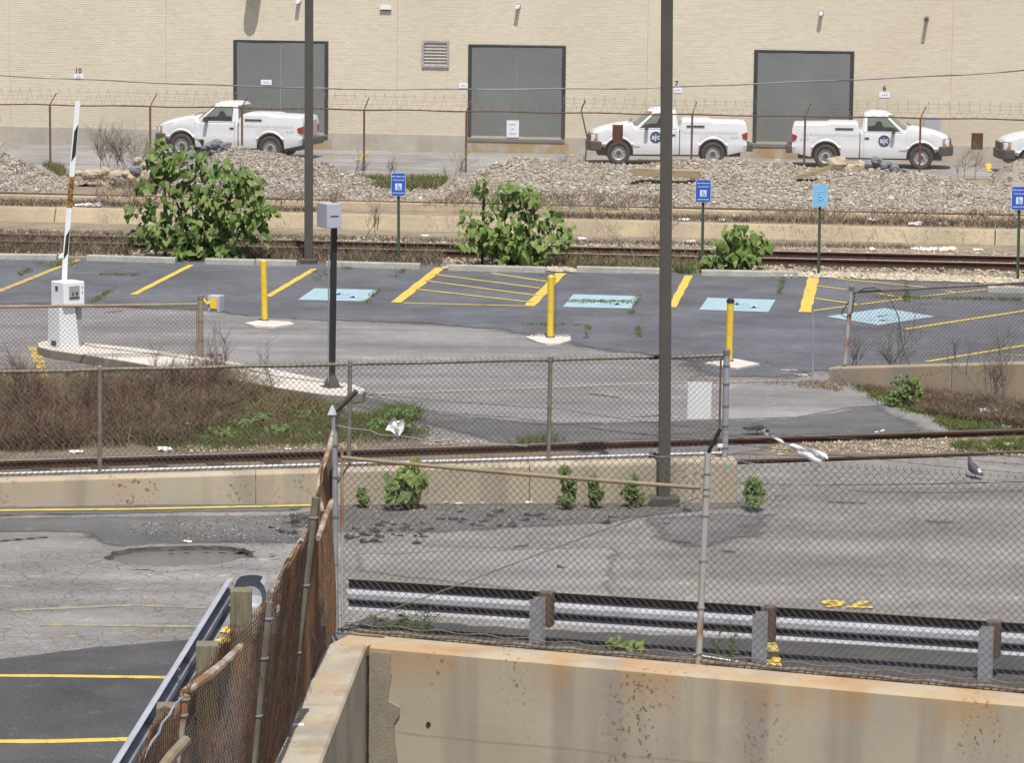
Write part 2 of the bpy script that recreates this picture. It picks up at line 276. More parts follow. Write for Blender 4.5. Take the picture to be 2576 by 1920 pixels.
# ---------------------------------------------------------------- mesh building
ORG = {}
class MB:
    def __init__(s): s.v = []; s.f = []; s.c = []; s.mi = []; s.mats = []
    def face(s, pts, col=None):
        n = len(s.v); s.v += [tuple(p) for p in pts]; s.f.append(tuple(range(n, n + len(pts))))
        if col: s.c += [col] * len(pts)
    def box(s, c, size, ax=None, taper=1.0):
        ax = ax or (Vector((1, 0, 0)), Vector((0, 1, 0)), Vector((0, 0, 1))); n = len(s.v); c = Vector(c)
        for k in (-1, 1):
            t = taper if k > 0 else 1
            for i, j in ((-1, -1), (1, -1), (1, 1), (-1, 1)):
                s.v.append(tuple(c + ax[0] * (i * size[0] / 2 * t) + ax[1] * (j * size[1] / 2 * t) + ax[2] * (k * size[2] / 2)))
        s.f += [(n, n+3, n+2, n+1), (n+4, n+5, n+6, n+7)] + [(n+i, n+(i+1) % 4, n+4+(i+1) % 4, n+4+i) for i in range(4)]
        return s
    def tube(s, pts, r, k=8, caps=True, col=None):
        pts = [Vector(p) for p in pts]; n0 = len(s.v)
        up = Vector((0.3, 0.2, 1)).normalized()
        for i, p in enumerate(pts):
            d = (pts[min(i+1, len(pts)-1)] - pts[max(i-1, 0)]).normalized()
            a = d.cross(up)
            if a.length < 0.05: a = d.cross(Vector((1, 0, 0)))
            a.normalize(); b = d.cross(a).normalized(); rr = r[i] if isinstance(r, (list, tuple)) else r
            for j in range(k):
                t = 2 * math.pi * j / k
                s.v.append(tuple(p + a * (rr * math.cos(t)) + b * (rr * math.sin(t))))
                if col: s.c.append(col)
        for i in range(len(pts) - 1):
            for j in range(k):
                s.f.append((n0+i*k+j, n0+i*k+(j+1) % k, n0+(i+1)*k+(j+1) % k, n0+(i+1)*k+j))
        if caps:
            s.f.append(tuple(n0 + j for j in reversed(range(k)))); s.f.append(tuple(n0+(len(pts)-1)*k+j for j in range(k)))
        return s
    def prism(s, poly, z0, z1):                # poly: list of (x, y)
        n = len(s.v); k = len(poly)
        s.v += [(p[0], p[1], z0 if not callable(z0) else z0(p)) for p in poly] + [(p[0], p[1], z1 if not callable(z1) else z1(p)) for p in poly]
        s.f.append(tuple(range(n + k, n + 2 * k))); s.f.append(tuple(range(n + k - 1, n - 1, -1)))
        s.f += [(n+i, n+(i+1) % k, n+k+(i+1) % k, n+k+i) for i in range(k)]
        return s
    def extr(s, prof, a, b, o, up=Vector((0, 0, 1)), caps=True):    # profile (offset, height) swept along polyline pts a (list) with side vectors b (list)
        n = len(s.v); k = len(prof)
        for p, q in zip(a, b):
            for (x, z) in prof: s.v.append(tuple(Vector(p) + Vector(q) * x + up * z))
        for i in range(len(a) - 1):
            for j in range(k - 1 if o else k):
                s.f.append((n+i*k+j, n+i*k+(j+1) % k, n+(i+1)*k+(j+1) % k, n+(i+1)*k+j))
        if not o and caps: s.f.append(tuple(n+j for j in reversed(range(k)))); s.f.append(tuple(n+(len(a)-1)*k+j for j in range(k)))
        return s
    def build(s, name, m, parent=None, smooth=False, local=False, bevel=0.0, kind=None):
        org = Vector((0, 0, 0)) if (parent is None or local) else ORG.get(parent.name, Vector((0, 0, 0)))
        me = bpy.data.meshes.new(name)
        me.from_pydata([(x - org.x, y - org.y, z - org.z) for x, y, z in s.v], [], s.f)
        if s.c and len(s.c) == len(s.v):
            a = me.color_attributes.new('Col', 'FLOAT_COLOR', 'POINT')
            a.data.foreach_set('color', np.array([(*c, 1.0) for c in s.c], dtype=np.float32).ravel())
        me.materials.append(m if not isinstance(m, str) else M[m])
        if smooth: me.polygons.foreach_set('use_smooth', [True] * len(me.polygons))
        o = bpy.data.objects.new(name, me); C.objects.link(o)
        if parent: o.parent = parent
        ORG[o.name] = org
        if bevel:
            b = o.modifiers.new('bevel', 'BEVEL'); b.width = bevel; b.segments = 2; b.limit_method = 'ANGLE'
        if kind: o['kind'] = kind
        return o
def tag(o, label, cat, group=None, kind=None):
    if label: o['label'] = label
    if cat: o['category'] = cat
    if group: o['group'] = group
    if kind: o['kind'] = kind
    return o
def thing(name, label, cat, loc=(0, 0, 0), group=None, rz=0.0):
    o = bpy.data.objects.new(name, None); C.objects.link(o); o.location = loc; o.rotation_euler = (0, 0, rz)
    o.empty_display_size = 0.2
    ORG[o.name] = Vector(loc); tag(o, label, cat, group); return o
def struct(o): o['kind'] = 'structure'; return o
def text(name, s, size, pos, xd, ud, m, parent=None, local=False, sx=1.0, bold=0.0):
    cu = bpy.data.curves.new(name, 'FONT'); cu.body = s; cu.size = size; cu.align_x = 'CENTER'; cu.align_y = 'CENTER'; cu.offset = bold; cu.resolution_u = 2
    t = bpy.data.objects.new(name, cu); C.objects.link(t); bpy.context.view_layer.update()
    me = bpy.data.meshes.new_from_object(t.evaluated_get(bpy.context.evaluated_depsgraph_get())); bpy.data.objects.remove(t)
    mb = MB(); xd = Vector(xd).normalized(); ud = Vector(ud).normalized()
    mb.v = [tuple(Vector(pos) + xd * (v.co.x * sx) + ud * v.co.y) for v in me.vertices]
    mb.f = [tuple(p.vertices) for p in me.polygons]
    return mb.build(name, m, parent, local=local)
def sheet(name, pts, z, m, thick=0.0, jit=0.0, seg=0.0):
    """flat patch from photo-pixel outline lying at height z"""
    P = [G(u, v, z) for u, v in pts]
    if jit:
        Q = []
        for i, p in enumerate(P):
            q = P[(i + 1) % len(P)]; n = max(1, int((q - p).length / 0.35)); nn = Vector((-(q-p).y, (q-p).x, 0)).normalized()
            for k in range(n): Q.append(p.lerp(q, k / n) + nn * (R.uniform(-jit, jit) if k else 0))
        P = Q
    mb = MB(); mb.face(P); return mb.build(name, m)
def softsheet(name, pts, z, m, fade=0.4, cell=0.22, keep=()):
    """flat patch whose worn edge thins out over a band of width fade; edges listed in keep stay crisp"""
    P = [G(u, v, z) for u, v in pts]; x0, x1 = min(p.x for p in P), max(p.x for p in P); y0, y1 = min(p.y for p in P), max(p.y for p in P)
    nx, ny = int((x1 - x0) / cell) + 2, int((y1 - y0) / cell) + 2; mb = MB(); ins = {}
    def dd(x, y):
        best = 9
        for i in range(len(P)):
            if i in keep: continue
            a, b = P[i], P[(i + 1) % len(P)]; dx, dy = b[0]-a[0], b[1]-a[1]; t = max(0, min(1, ((x-a[0])*dx+(y-a[1])*dy)/(dx*dx+dy*dy+1e-9)))
            best = min(best, math.hypot(x-a[0]-dx*t, y-a[1]-dy*t))
        return best
    for j in range(ny):
        for i in range(nx):
            x, y = x0 + (x1 - x0) * i / (nx - 1), y0 + (y1 - y0) * j / (ny - 1); k = inpoly(x, y, P); ins[i, j] = k
            f = min(1.0, dd(x, y) / fade) if k else 0.0
            mb.v.append((x, y, z)); mb.c.append((f, f, f))
    mb.f = [(j*nx+i, j*nx+i+1, (j+1)*nx+i+1, (j+1)*nx+i) for j in range(ny-1) for i in range(nx-1) if ins[i, j] or ins[i+1, j] or ins[i, j+1] or ins[i+1, j+1]]
    key = m.name + '_worn'
    if key not in bpy.data.materials:
        q = m.copy(); q.name = key; N = q.node_tree.nodes; L = q.node_tree.links
        at = N.new('ShaderNodeAttribute'); at.attribute_name = 'Col'; tc = N.new('ShaderNodeTexCoord'); n = N.new('ShaderNodeTexNoise'); n.inputs['Scale'].default_value = 2.2; n.inputs['Detail'].default_value = 7; n.inputs['Roughness'].default_value = 0.65
        L.new(tc.outputs['Object'], n.inputs['Vector'])
        ad = N.new('ShaderNodeMath'); ad.operation = 'ADD'; L.new(at.outputs['Fac'], ad.inputs[0]); L.new(n.outputs[0], ad.inputs[1])
        mr = N.new('ShaderNodeMapRange'); mr.inputs[1].default_value = 0.72; mr.inputs[2].default_value = 1.02; L.new(ad.outputs[0], mr.inputs[0])
        tr = N.new('ShaderNodeBsdfTransparent'); ms = N.new('ShaderNodeMixShader'); L.new(mr.outputs[0], ms.inputs[0]); L.new(tr.outputs[0], ms.inputs[1]); L.new(N['Principled BSDF'].outputs[0], ms.inputs[2]); L.new(ms.outputs[0], N['Material Output'].inputs[0])
    return mb.build(name, bpy.data.materials[key])
def inpoly(x, y, P):
    c = False
    for i in range(len(P)):
        a, b = P[i], P[i-1]
        if (a[1] > y) != (b[1] > y) and x < (b[0]-a[0]) * (y-a[1]) / (b[1]-a[1]) + a[0]: c = not c
    return c
def line(mb, u0, v0, u1, v1, wd, z, n=8, jit=0.12):
    a, b = G(u0, v0, z), G(u1, v1, z); d = (b - a); nn = Vector((-d.y, d.x, 0)).normalized() * wd / 2
    for k in range(n):
        p, q = a + d * (k / n), a + d * ((k + 1) / n)
        j0 = 1 + jit * math.sin(k * 2.7 + u0); j1 = 1 + jit * math.sin((k + 1) * 2.7 + u0)
        mb.face([p - nn * j0, q - nn * j1, q + nn * j1, p + nn * j0])
# ---------------------------------------------------------------- ground
A0 = G(922, 1623, 0.2); NW = Plane(A0, G(2576, 1771, 0.2))         # face of the near wall
LA, LB = A0.copy(), G(807, 1920, 0.2)                               # right edge of the left wing wall
ld = (LB - LA); ld.z = 0; ld.normalize()
LE = LA + ld * 22
def lwx(y): return LA.x + (LE.x - LA.x) * (LA.y - y) / (LA.y - LE.y)
POT = [G(u, v) for u, v in [(285, 1392), (330, 1383), (400, 1378), (500, 1375), (600, 1380), (640, 1398), (645, 1406), (600, 1410), (560, 1420), (480, 1426), (390, 1428), (310, 1420), (262, 1408)]]
def pdist(x, y, P):
    best = 9
    for i in range(len(P)):
        a, b = P[i], P[i-1]; dx, dy = b[0]-a[0], b[1]-a[1]; t = max(0, min(1, ((x-a[0])*dx+(y-a[1])*dy)/(dx*dx+dy*dy+1e-9)))
        best = min(best, math.hypot(x-a[0]-dx*t, y-a[1]-dy*t))
    return best
xs = [-400, -120, -50, -25, -14] + [-9 + 0.1 * i for i in range(190)] + [11, 14, 20, 40, 120, 400]
ys = [2, 8, 12] + [14 + 0.1 * i for i in range(285)] + [43, 44.5, 47, 50, 55, 60, 65, 70, 80, 90, 105, 130, 200, 400, 900]
mb = MB(); idx = {}
for j, y in enumerate(ys):
    for i, x in enumerate(xs):
        z = 0.0
        if -8 < x < -1.5 and 34 < y < 40:
            d = pdist(x, y, POT)
            if inpoly(x, y, POT) or d < 0.12: z = -0.11
            elif d < 0.35: z = 0.012 * (0.35 - d) / 0.35 * noise.noise(Vector((x * 3, y * 3, 1)))
        idx[i, j] = len(mb.v); mb.v.append((x, y, z))
nt, nn_ = NW.t, NW.n
for j in range(len(ys) - 1):
    for i in range(len(xs) - 1):
        cx_, cy_ = (xs[i] + xs[i+1]) / 2, (ys[j] + ys[j+1]) / 2
        d = (Vector((cx_, cy_, 0)) - NW.a).dot(NW.n)          # >0 camera side
        if d > -0.25 and cx_ > lwx(cy_) - 0.17 and cy_ < 60: continue
        mb.f.append((idx[i, j], idx[i+1, j], idx[i+1, j+1], idx[i, j+1]))
struct(mb.build('street', 'street'))
mb = MB(); mb.face([(-60, -20, -5), (60, -20, -5), (60, 60, -5), (-60, 60, -5)]); struct(mb.build('lower_ground', 'dirt'))
# flat patches, 4 mm apart
Z = 0.004
struct(sheet('yard', [(-900, 425), (-900, 350), (3500, 350), (3500, 455), (2576, 455)], Z, M['yard']))
struct(sheet('railway_bed', [(-700, 640), (-700, 425), (3300, 455), (3300, 735), (2576, 722), (2050, 692), (1200, 676), (0, 650)], 2*Z, M['earth']))
struct(softsheet('parking_lot', [(-600, 640), (0, 645), (1200, 668), (2050, 686), (2576, 715), (3200, 740), (3300, 1010), (2576, 970), (2083, 940), (2010, 956), (1716, 950), (1660, 905), (1434, 878), (1325, 850), (1209, 833), (1093, 822), (860, 811), (500, 785), (0, 768), (-600, 760)], 3*Z, M['lot'], fade=1.0, keep=(0, 1, 2, 3, 4, 5, 6, 16)))
struct(sheet('entrance_lane', [(-600, 760), (0, 768), (500, 785), (860, 811), (1093, 822), (1209, 833), (1325, 850), (1434, 878), (1660, 905), (1716, 950), (2010, 956), (2100, 985), (2220, 1020), (2130, 1026), (2000, 1050), (1800, 1056), (1716, 1060), (1376, 1066), (1108, 1040), (900, 985), (700, 980), (560, 935), (-200, 935), (-600, 930)], 2*Z, M['lane'], jit=0.02))
struct(softsheet('road_crossing', [(-200, 930), (700, 960), (900, 980), (1108, 1035), (1376, 1060), (1716, 1055), (2000, 1044), (2130, 1020), (2225, 1016), (2370, 1072), (2390, 1095), (1716, 1112), (1250, 1125), (1050, 1075), (800, 1010), (-200, 1000)], 1*Z, M['apron'], fade=0.8))
struct(softsheet('weedy_verge', [(-300, 935), (700, 985), (850, 1040), (1000, 1090), (1250, 1128), (1900, 1098), (2390, 1090), (2370, 1070), (2230, 1014), (2100, 960), (2083, 950), (2700, 1000), (2700, 1150), (2150, 1152), (1860, 1150), (0, 1210), (-300, 1215)], 1*Z+0.001, M['dirt'], fade=0.5))
struct(softsheet('rail_crossing_patch', [(1450, 1118), (1716, 1108), (1980, 1100), (1940, 1135), (1860, 1150), (1450, 1150)], 2*Z + .002, M['lane'], fade=0.5, cell=0.1))
struct(softsheet('foot_of_wall_dirt', [(700, 1290), (860, 1264), (1640, 1260), (1960, 1256), (1990, 1235), (1930, 1275), (1700, 1300), (1500, 1325), (1100, 1345), (860, 1345), (700, 1330)], Z, M['apron'], fade=0.5, cell=0.12))
struct(softsheet('sealed_patch', [(-300, 1690), (0, 1658), (217, 1629), (481, 1608), (700, 1590), (830, 1640), (760, 1800), (560, 2200), (-600, 2200)], Z, M['seal'], fade=0.12, cell=0.12))
struct(softsheet('worn_dark_band', [(-300, 1300), (780, 1290), (790, 1375), (560, 1372), (300, 1385), (230, 1372), (170, 1345), (-300, 1345)], Z, M['apron'], fade=0.5, cell=0.12))
struct(softsheet('dark_strip', [(-300, 1275), (776, 1262), (776, 1290), (500, 1292), (-300, 1310)], Z, M['apron'], fade=0.3, cell=0.12))
struct(softsheet('sealed_roadside', [(900, 1552), (1300, 1580), (2576, 1640), (3200, 1670), (3200, 1830), (1757, 1690), (900, 1610)], Z, M['seal'], fade=0.1, cell=0.12))
struct(softsheet('worn_lane_band', [(870, 1390), (1580, 1370), (1560, 1470), (1600, 1530), (880, 1440)], Z, asphalt('worn_band', 0.20, (1.05, 1, 0.95), 0.15, streak=0.12), fade=0.4, cell=0.12))
struct(softsheet('oil_patch', [(1560, 1300), (1800, 1280), (1990, 1290), (1960, 1350), (1800, 1395), (1600, 1370)], 2*Z, asphalt('oil_patch', 0.118, (1.0, 0.98, 1.0), 0.2), fade=0.9, cell=0.12))
PR = []                                        # broken rim of the pothole
for i in range(len(POT)):
    a, b = POT[i], POT[(i + 1) % len(POT)]; n = max(2, int((b - a).length / 0.09))
    for k in range(n):
        p = a.lerp(b, k / n); PR.append(p + Vector((R.uniform(-.03, .03), R.uniform(-.035, .035), 0)))
cP = sum(PR, Vector()) / len(PR); mb = MB(); n = len(PR)
for p in PR:
    o = (p - cP).normalized(); mb.v += [tuple(p + o * R.uniform(.16, .3) + Vector((0, 0, 0.003))), tuple(p + Vector((0, 0, 0.008 + R.uniform(0, .006))))]
mb.f = [(2*i, 2*i+1, 2*((i+1) % n)+1, 2*((i+1) % n)) for i in range(n)]; struct(mb.build('pothole_lip', 'street'))
mb = MB()
for p in PR: mb.v += [tuple(p + Vector((0, 0, 0.012))), tuple(p + (cP - p).normalized() * R.uniform(.0, .03) + Vector((0, 0, -0.02))), tuple(p + (cP - p).normalized() * 0.08 + Vector((0, 0, -0.1)))]
mb.f = [(3*i+k, 3*((i+1) % n)+k, 3*((i+1) % n)+k+1, 3*i+k+1) for i in range(n) for k in (0, 1)]; struct(mb.build('pothole_edge', 'chunk'))
mb = MB(); mb.face([Vector((p.x, p.y, -0.04)) + (cP - p).normalized() * R.uniform(.0, .03) for p in PR]); struct(mb.build('puddle', 'water'))
struct(softsheet('rain_puddle', [(2100, 1231), (2180, 1225), (2300, 1224), (2420, 1226), (2600, 1222), (2600, 1236), (2400, 1241), (2180, 1240)], Z + .002, M['water'], fade=0.15, cell=0.06))
mb = MB(); line(mb, 1700, 1212, 2050, 1221, 0.03, 0.006, 14, .6); line(mb, 2050, 1221, 2360, 1217, 0.04, 0.006, 14, .6); line(mb, 2360, 1217, 2620, 1211, 0.04, 0.006, 14, .6); line(mb, 1860, 1160, 2576, 1134, 0.03, 0.006, 20, .6); line(mb, 1590, 1050, 1690, 1043, .05, .014, 8, .6)
for q in ((2080, 1262, 2180, 1265), (2330, 1311, 2400, 1313), (1690, 1360, 1740, 1366), (1480, 990, 1560, 1000), (0, 1690 - 330, 120, 1350), (1815, 1385, 1850, 1388), (260, 748 + 38, 310, 782), (1290, 1376, 1330, 1371)): line(mb, *q, 0.05, 0.016, 8, .7)
struct(mb.build('pavement_crack', asphalt('crack_filler', 0.06)))
# joints and cracks painted as thin real strips
mb = MB(); line(mb, 925, 991, 1700, 962, 0.16, 4*Z); line(mb, 1700, 962, 2010, 958, 0.14, 4*Z)
struct(mb.build('lane_joint_strip', 'pale'))

def marking(name, lines, m, z=5*Z):
    mb = MB()
    for l in lines: line(mb, *l, z=z)
    o = mb.build(name, m); struct(o); return o
marking('stall_line', [(-5, 733, 198, 652, 0.14)], 'yworn'); marking('stall_line', [(335, 741, 482, 666, 0.13)], 'ypaint')
marking('stall_line', [(673, 746, 791, 676, 0.13)], 'ypaint'); marking('stall_line', [(1690, 773, 1733, 693, 0.16)], 'ypaint')
marking('stall_line', [(2025, 785, 2047, 697, 0.22)], 'ypaint')
marking('aisle_hatching', [(996, 761, 1108, 673, 0.2), (1331, 770, 1412, 687, 0.2), (1015, 762, 1338, 770, 0.1), (1046, 727, 1337, 760, 0.10), (1071, 706, 1350, 743, 0.10), (1093, 690, 1361, 725, 0.10), (1236, 687, 1376, 708, 0.10)], 'ypaint')
marking('aisle_hatching', [(2042, 782, 2280, 750, 0.09), (2280, 750, 2484, 727, 0.09), (2057, 696, 2337, 723, 0.10), (2055, 719, 2130, 728, 0.10), (2210, 738, 2280, 750, 0.10), (2050, 750, 2162, 766, 0.10), (2356, 700, 2576, 723, 0.10), (2379, 731, 2410, 736, 0.10)], 'ypaint')
marking('stall_line', [(2276, 828, 2620, 775, 0.12)], 'ypaint'); marking('stall_line', [(2329, 910, 2620, 862, 0.11)], 'ypaint'); marking('stall_line', [(2519, 890, 2620, 898, 0.08)], 'yworn')
marking('island_edge_line', [(83, 872, 100, 915, 0.17), (100, 915, 116, 968, 0.14)], 'yworn'); marking('island_edge_line', [(640, 993, 720, 1002, 0.05), (720, 1002, 800, 1026, 0.06)], 'yworn')
marking('yard_line', [(897, 404, 930, 379, 0.14)], 'yworn'); marking('yard_line', [(1431, 392, 1445, 387, 0.25)], 'yworn'); marking('yard_line', [(1953, 409, 1959, 396, 0.15)], 'ypaint'); marking('yard_line', [(2490, 431, 2484, 404, 0.16)], 'ypaint'); marking('yard_line', [(-12, 372, 3, 356, 0.2)], 'yworn')
marking('kerbside_line', [(-200, 1286, 330, 1281, 0.11), (330, 1281, 790, 1271, 0.11)], 'ypaint', 3*Z)
marking('bay_line', [(-300, 1699, 130, 1701, 0.105), (130, 1701, 430, 1705, 0.105)], 'ypaint', 2*Z); marking('bay_line', [(-300, 1866, 120, 1866, 0.13), (120, 1866, 420, 1858, 0.13)], 'ypaint', 2*Z)
marking('faded_bay_line', [(30, 1536, 330, 1523, 0.1), (330, 1523, 520, 1530, 0.08)], 'yfade', Z); marking('faded_bay_line', [(100, 1572, 520, 1577, 0.1)], 'yfade', Z)
marking('roadside_stripe', [(1938, 1617, 1946, 1640, 0.11)], 'yworn', 3*Z); marking('roadside_stripe', [(1944, 1646, 1951, 1700, 0.13)], 'ypaint', 3*Z)
marking('white_edge_line', [(1740, 1646, 1892, 1671, 0.05)], 'wpaint', 3*Z)
marking('yellow_corner_patch', [(560, 1592, 602, 1582, 0.3), (545, 1618, 590, 1604, 0.2)], 'ypaint', 3*Z)
marking('red_spray_line', [(1060, 1372, 1290, 1378, 0.03)], 'redp', 3*Z)
# painted bay number, upside down from here
c = G(2130, 1519, 3*Z); xa = (G(2230, 1522, 0.01) - G(2060, 1518, 0.01)).normalized()
struct(text('bay_number', '76', 0.50, c, -xa, -Vector((-xa.y, xa.x, 0)), 'ypaint', sx=1.1, bold=0.018))
for k, q in enumerate([[(791, 725), (953, 729), (918, 758), (749, 754)], [(1442, 740), (1609, 745), (1587, 776), (1416, 772)], [(1780, 749), (1951, 754), (1933, 785), (1759, 779)], [(2224, 775), (2354, 796), (2209, 818), (2079, 796)]]):
    P = [G(u, v, 5*Z) for u, v in q]; mb = MB(); mb.face(P); o = struct(mb.build('accessible_pad', 'pad'))
    mid = sum((p for p in P), Vector()) / 4; ax = (P[1] - P[0]) / 2 * 0.8; ay = (P[0] - P[3]) / 2 * 0.8
    mb = MB()
    def Q(x, y): p = mid + ax * x + ay * y; return Vector((p.x, p.y, 6*Z))
    def stroke(pts, wd=0.05):
        for a, b in zip(pts, pts[1:]):
            a, b = Q(*a), Q(*b); d = (b - a).normalized(); n2 = Vector((-d.y, d.x, 0)) * wd; mb.face([a - n2, b - n2, b + n2, a + n2])
    stroke([(0.28 + 0.42 * math.cos(t), -0.25 + 0.5 * math.sin(t)) for t in [2.2 + i * 0.42 for i in range(12)]][:12])
    stroke([(-0.15, 0.55), (-0.05, -0.05), (0.45, -0.05), (0.65, -0.6), (0.85, -0.5)]); stroke([(-0.1, 0.3), (0.35, 0.3)])
    stroke([(-0.25, 0.75), (-0.05, 0.75)], 0.09)
    mb.build('wheelchair_symbol', 'padw', o)

# ---------------------------------------------------------------- warehouse
WP = Plane(G(0, 360), G(2375, 410))
wh = thing('warehouse', 'long cream brick warehouse wall with grey steel loading doors behind the parked pickups', 'building', WP.P(0, 0))
T0, T1 = -9.0, WP.tz(2576, 200)[0] + 9.0
ZC = 0.53
openings = []
for nm, (l, r, tp, bt) in dict(a=(590, 823.5, 106, 337), b=(1180, 1420, 118, 347), c=(1898, 2144, 131.5, 361)).items():
    t0 = WP.tz(l, (tp+bt)/2)[0]; t1 = WP.tz(r, (tp+bt)/2)[0]; zt = WP.tz((l+r)/2, tp)[1]; zb = WP.tz((l+r)/2, bt)[1]
    openings.append([t0, t1, zb, zt])
v0 = WP.tz(1062, 134)[0]; v1 = WP.tz(1130, 134)[0]; vent = [v0, v1, WP.tz(1096, 169)[1], WP.tz(1096, 101)[1]]
def bx(mb, t0, t1, z0, z1, o0, o1):           # box on the wall, o = distance in front of brick plane
    c = WP.P((t0+t1)/2, (z0+z1)/2, (o0+o1)/2); mb.box(c, (t1-t0, abs(o1-o0), z1-z0), (WP.t, WP.n, Vector((0, 0, 1))))
mb = MB(); bx(mb, T0, T1, ZC, 9.5, -0.5, -0.004); mb.build('wall', 'mortar', wh)
mb = MB(); bx(mb, T0, T1, 5.5, 9.5, -0.0035, 0.0)
mb.c = [(0.60, 0.53, 0.435)] * len(mb.v); mb.build('upper_wall', 'brick', wh)
mb = MB(); bx(mb, T0, T1, -0.3, ZC, -0.5, 0.03); mb.build('concrete_base', 'base_c', wh, bevel=0.01)
joints = [WP.tz(u, 200)[0] for u in (25, 418, 999, 1628, 2393)]
mb = MB(); BW, BH = 0.203, 0.0677
vis = []; nrow = int((5.5 - ZC) / BH)
for r_ in range(nrow):
    z0 = ZC + 0.006 + r_ * BH; z1 = z0 + BH - 0.009; t = T0 + (BW / 2 if r_ % 2 else 0)
    while t < T1:
        a, b = t, t + BW - 0.009; t += BW
        segs = [(a, b)]
        for (p, q, zb, zt) in [(o[0]-0.03, o[1]+0.03, o[2]-0.1, o[3]+0.02) for o in openings] + [(vent[0], vent[1], vent[2], vent[3])]:
            if z1 > zb and z0 < zt:
                ns = []
                for (x, y) in segs:
                    if y <= p or x >= q: ns.append((x, y)); continue
                    if x < p - 0.02: ns.append((x, p))
                    if y > q + 0.02: ns.append((q, y))
                segs = ns
        for jn in joints:
            ns = []
            for (x, y) in segs:
                if x < jn < y:
                    if jn - 0.01 - x > 0.03: ns.append((x, jn - 0.01))
                    if y - jn - 0.01 > 0.03: ns.append((jn + 0.01, y))
                else: ns.append((x, y))
            segs = ns
        for (x, y) in segs: vis.append((x, y, z0, z1))
tR = WP.tz(2576, 100)[0]
rnk = sorted([b for b in vis if b[1] < tR and 1.2 < b[2] < 4.6 and b[1] - b[0] > 0.15], key=lambda b: -b[0])[:300]; rs = set(rnk)
shared = {}
def brickcol():
    k = R.random(); g = R.uniform(0.965, 1.03)
    base = (0.615, 0.55, 0.44) if k < .6 else (0.63, 0.563, 0.45) if k < .85 else (0.595, 0.53, 0.425)
    return tuple(x * g for x in base)
def brickmesh(m2, x, y, z0, z1, col):
    o = R.uniform(-0.0015, 0.0015); P = [WP.P(x, z0, o), WP.P(y, z0, o), WP.P(y, z1, o), WP.P(x, z1, o)]; Qb = [WP.P(x, z0, -.0045), WP.P(y, z0, -.0045), WP.P(y, z1, -.0045), WP.P(x, z1, -.0045)]
    n = len(m2.v); m2.v += [tuple(p) for p in P + Qb]; m2.c += [col] * 8
    m2.f += [(n, n+1, n+2, n+3)] + [(n+(i+1) % 4, n+i, n+4+i, n+4+(i+1) % 4) for i in range(4)]
for b in vis:
    if b not in rs: brickmesh(mb, *b, brickcol())
mb.build('brickwork', 'brick', wh, kind='stuff')
bm_ = []
for i in range(6):
    m2 = MB(); c = brickcol(); L2 = 0.194 / 2
    m2.box((0, 0, 0), (0.194, 0.012, 0.0587), (WP.t, WP.n, Vector((0, 0, 1)))); m2.c = [c] * 8
    me = bpy.data.meshes.new('brick'); me.from_pydata(m2.v, [], m2.f); a = me.color_attributes.new('Col', 'FLOAT_COLOR', 'POINT'); a.data.foreach_set('color', np.array([(*c, 1.0)] * 8, dtype=np.float32).ravel()); me.materials.append(M['brick']); bm_.append(me)
for b in rnk:
    o = bpy.data.objects.new('brick', R.choice(bm_)); C.objects.link(o); o.parent = wh
    o.location = WP.P((b[0]+b[1])/2, (b[2]+b[3])/2, -0.006 + R.uniform(-.001, .001)) - ORG[wh.name]; o.scale = ((b[1]-b[0])/0.194, 1, 1) if abs(b[1]-b[0]-0.194) > 1e-4 else (1, 1, 1)
for jn in joints[:]:
    mb = MB(); bx(mb, jn - 0.009, jn + 0.009, ZC, 5.5, -0.0035, -0.0015); mb.build('expansion_joint', 'joint', wh)
for k, (a, b, zb, zt) in enumerate(openings):
    mb = MB(); bx(mb, a - 0.03, a + 0.08, zb, zt, -0.10, 0.035); fr = mb.build('door_frame', 'frame', wh)
    mb = MB(); bx(mb, b - 0.08, b + 0.03, zb, zt, -0.10, 0.035); mb.build('door_frame', 'frame', wh)
    mb = MB(); bx(mb, a - 0.03, b + 0.03, zt, zt + 0.06, -0.10, 0.035); mb.build('door_frame', 'frame', wh)
    m_ = (a + b) / 2
    for (x, y) in ((a + 0.08, m_ - 0.006), (m_ + 0.006, b - 0.08)):
        mb = MB(); n = 10; L_ = []
        # slightly dented steel sheet
        for j in range(n + 1):
            for i in range(n + 1):
                tt = x + (y - x) * i / n; zz = zb - 0.02 + (zt - zb + 0.01) * j / n
                L_.append(WP.P(tt, zz, 0.022 + 0.014 * noise.noise(Vector((tt * 1.3, zz * 1.1, k * 7)))))
        mb.v = [tuple(p) for p in L_]
        mb.f = [(j*(n+1)+i, j*(n+1)+i+1, (j+1)*(n+1)+i+1, (j+1)*(n+1)+i) for j in range(n) for i in range(n)]
        mb.build('door_leaf', 'door', wh, smooth=True)
    mb = MB(); bx(mb, a - 0.03, b + 0.03, zb - 0.12, zb - 0.03, 0.0, 0.06); mb.build('door_sill', 'door' if k else 'frame', wh)
    mb = MB(); bx(mb, a - 0.1, b + 0.15, 0.05, zb - 0.13, 0.03, 0.034); mb.build('rust_stained_panel', 'rust_c', wh)
mb = MB(); a, b, zb, zt = vent
vf = MB()
bx(vf, a, a+0.07, zb, zt, -0.02, 0.05); bx(vf, b-0.07, b, zb, zt, -0.02, 0.05); bx(vf, a+.07, b-.07, zb, zb+0.06, -0.02, 0.05); bx(vf, a+.07, b-.07, zt-0.07, zt, -0.02, 0.05)
vt = vf.build('vent_frame', 'alu', wh)
bx(mb, a+.07, b-.07, zb+.06, zt-.07, -0.10, -0.09); mb.build('vent_recess', 'dark', vt)
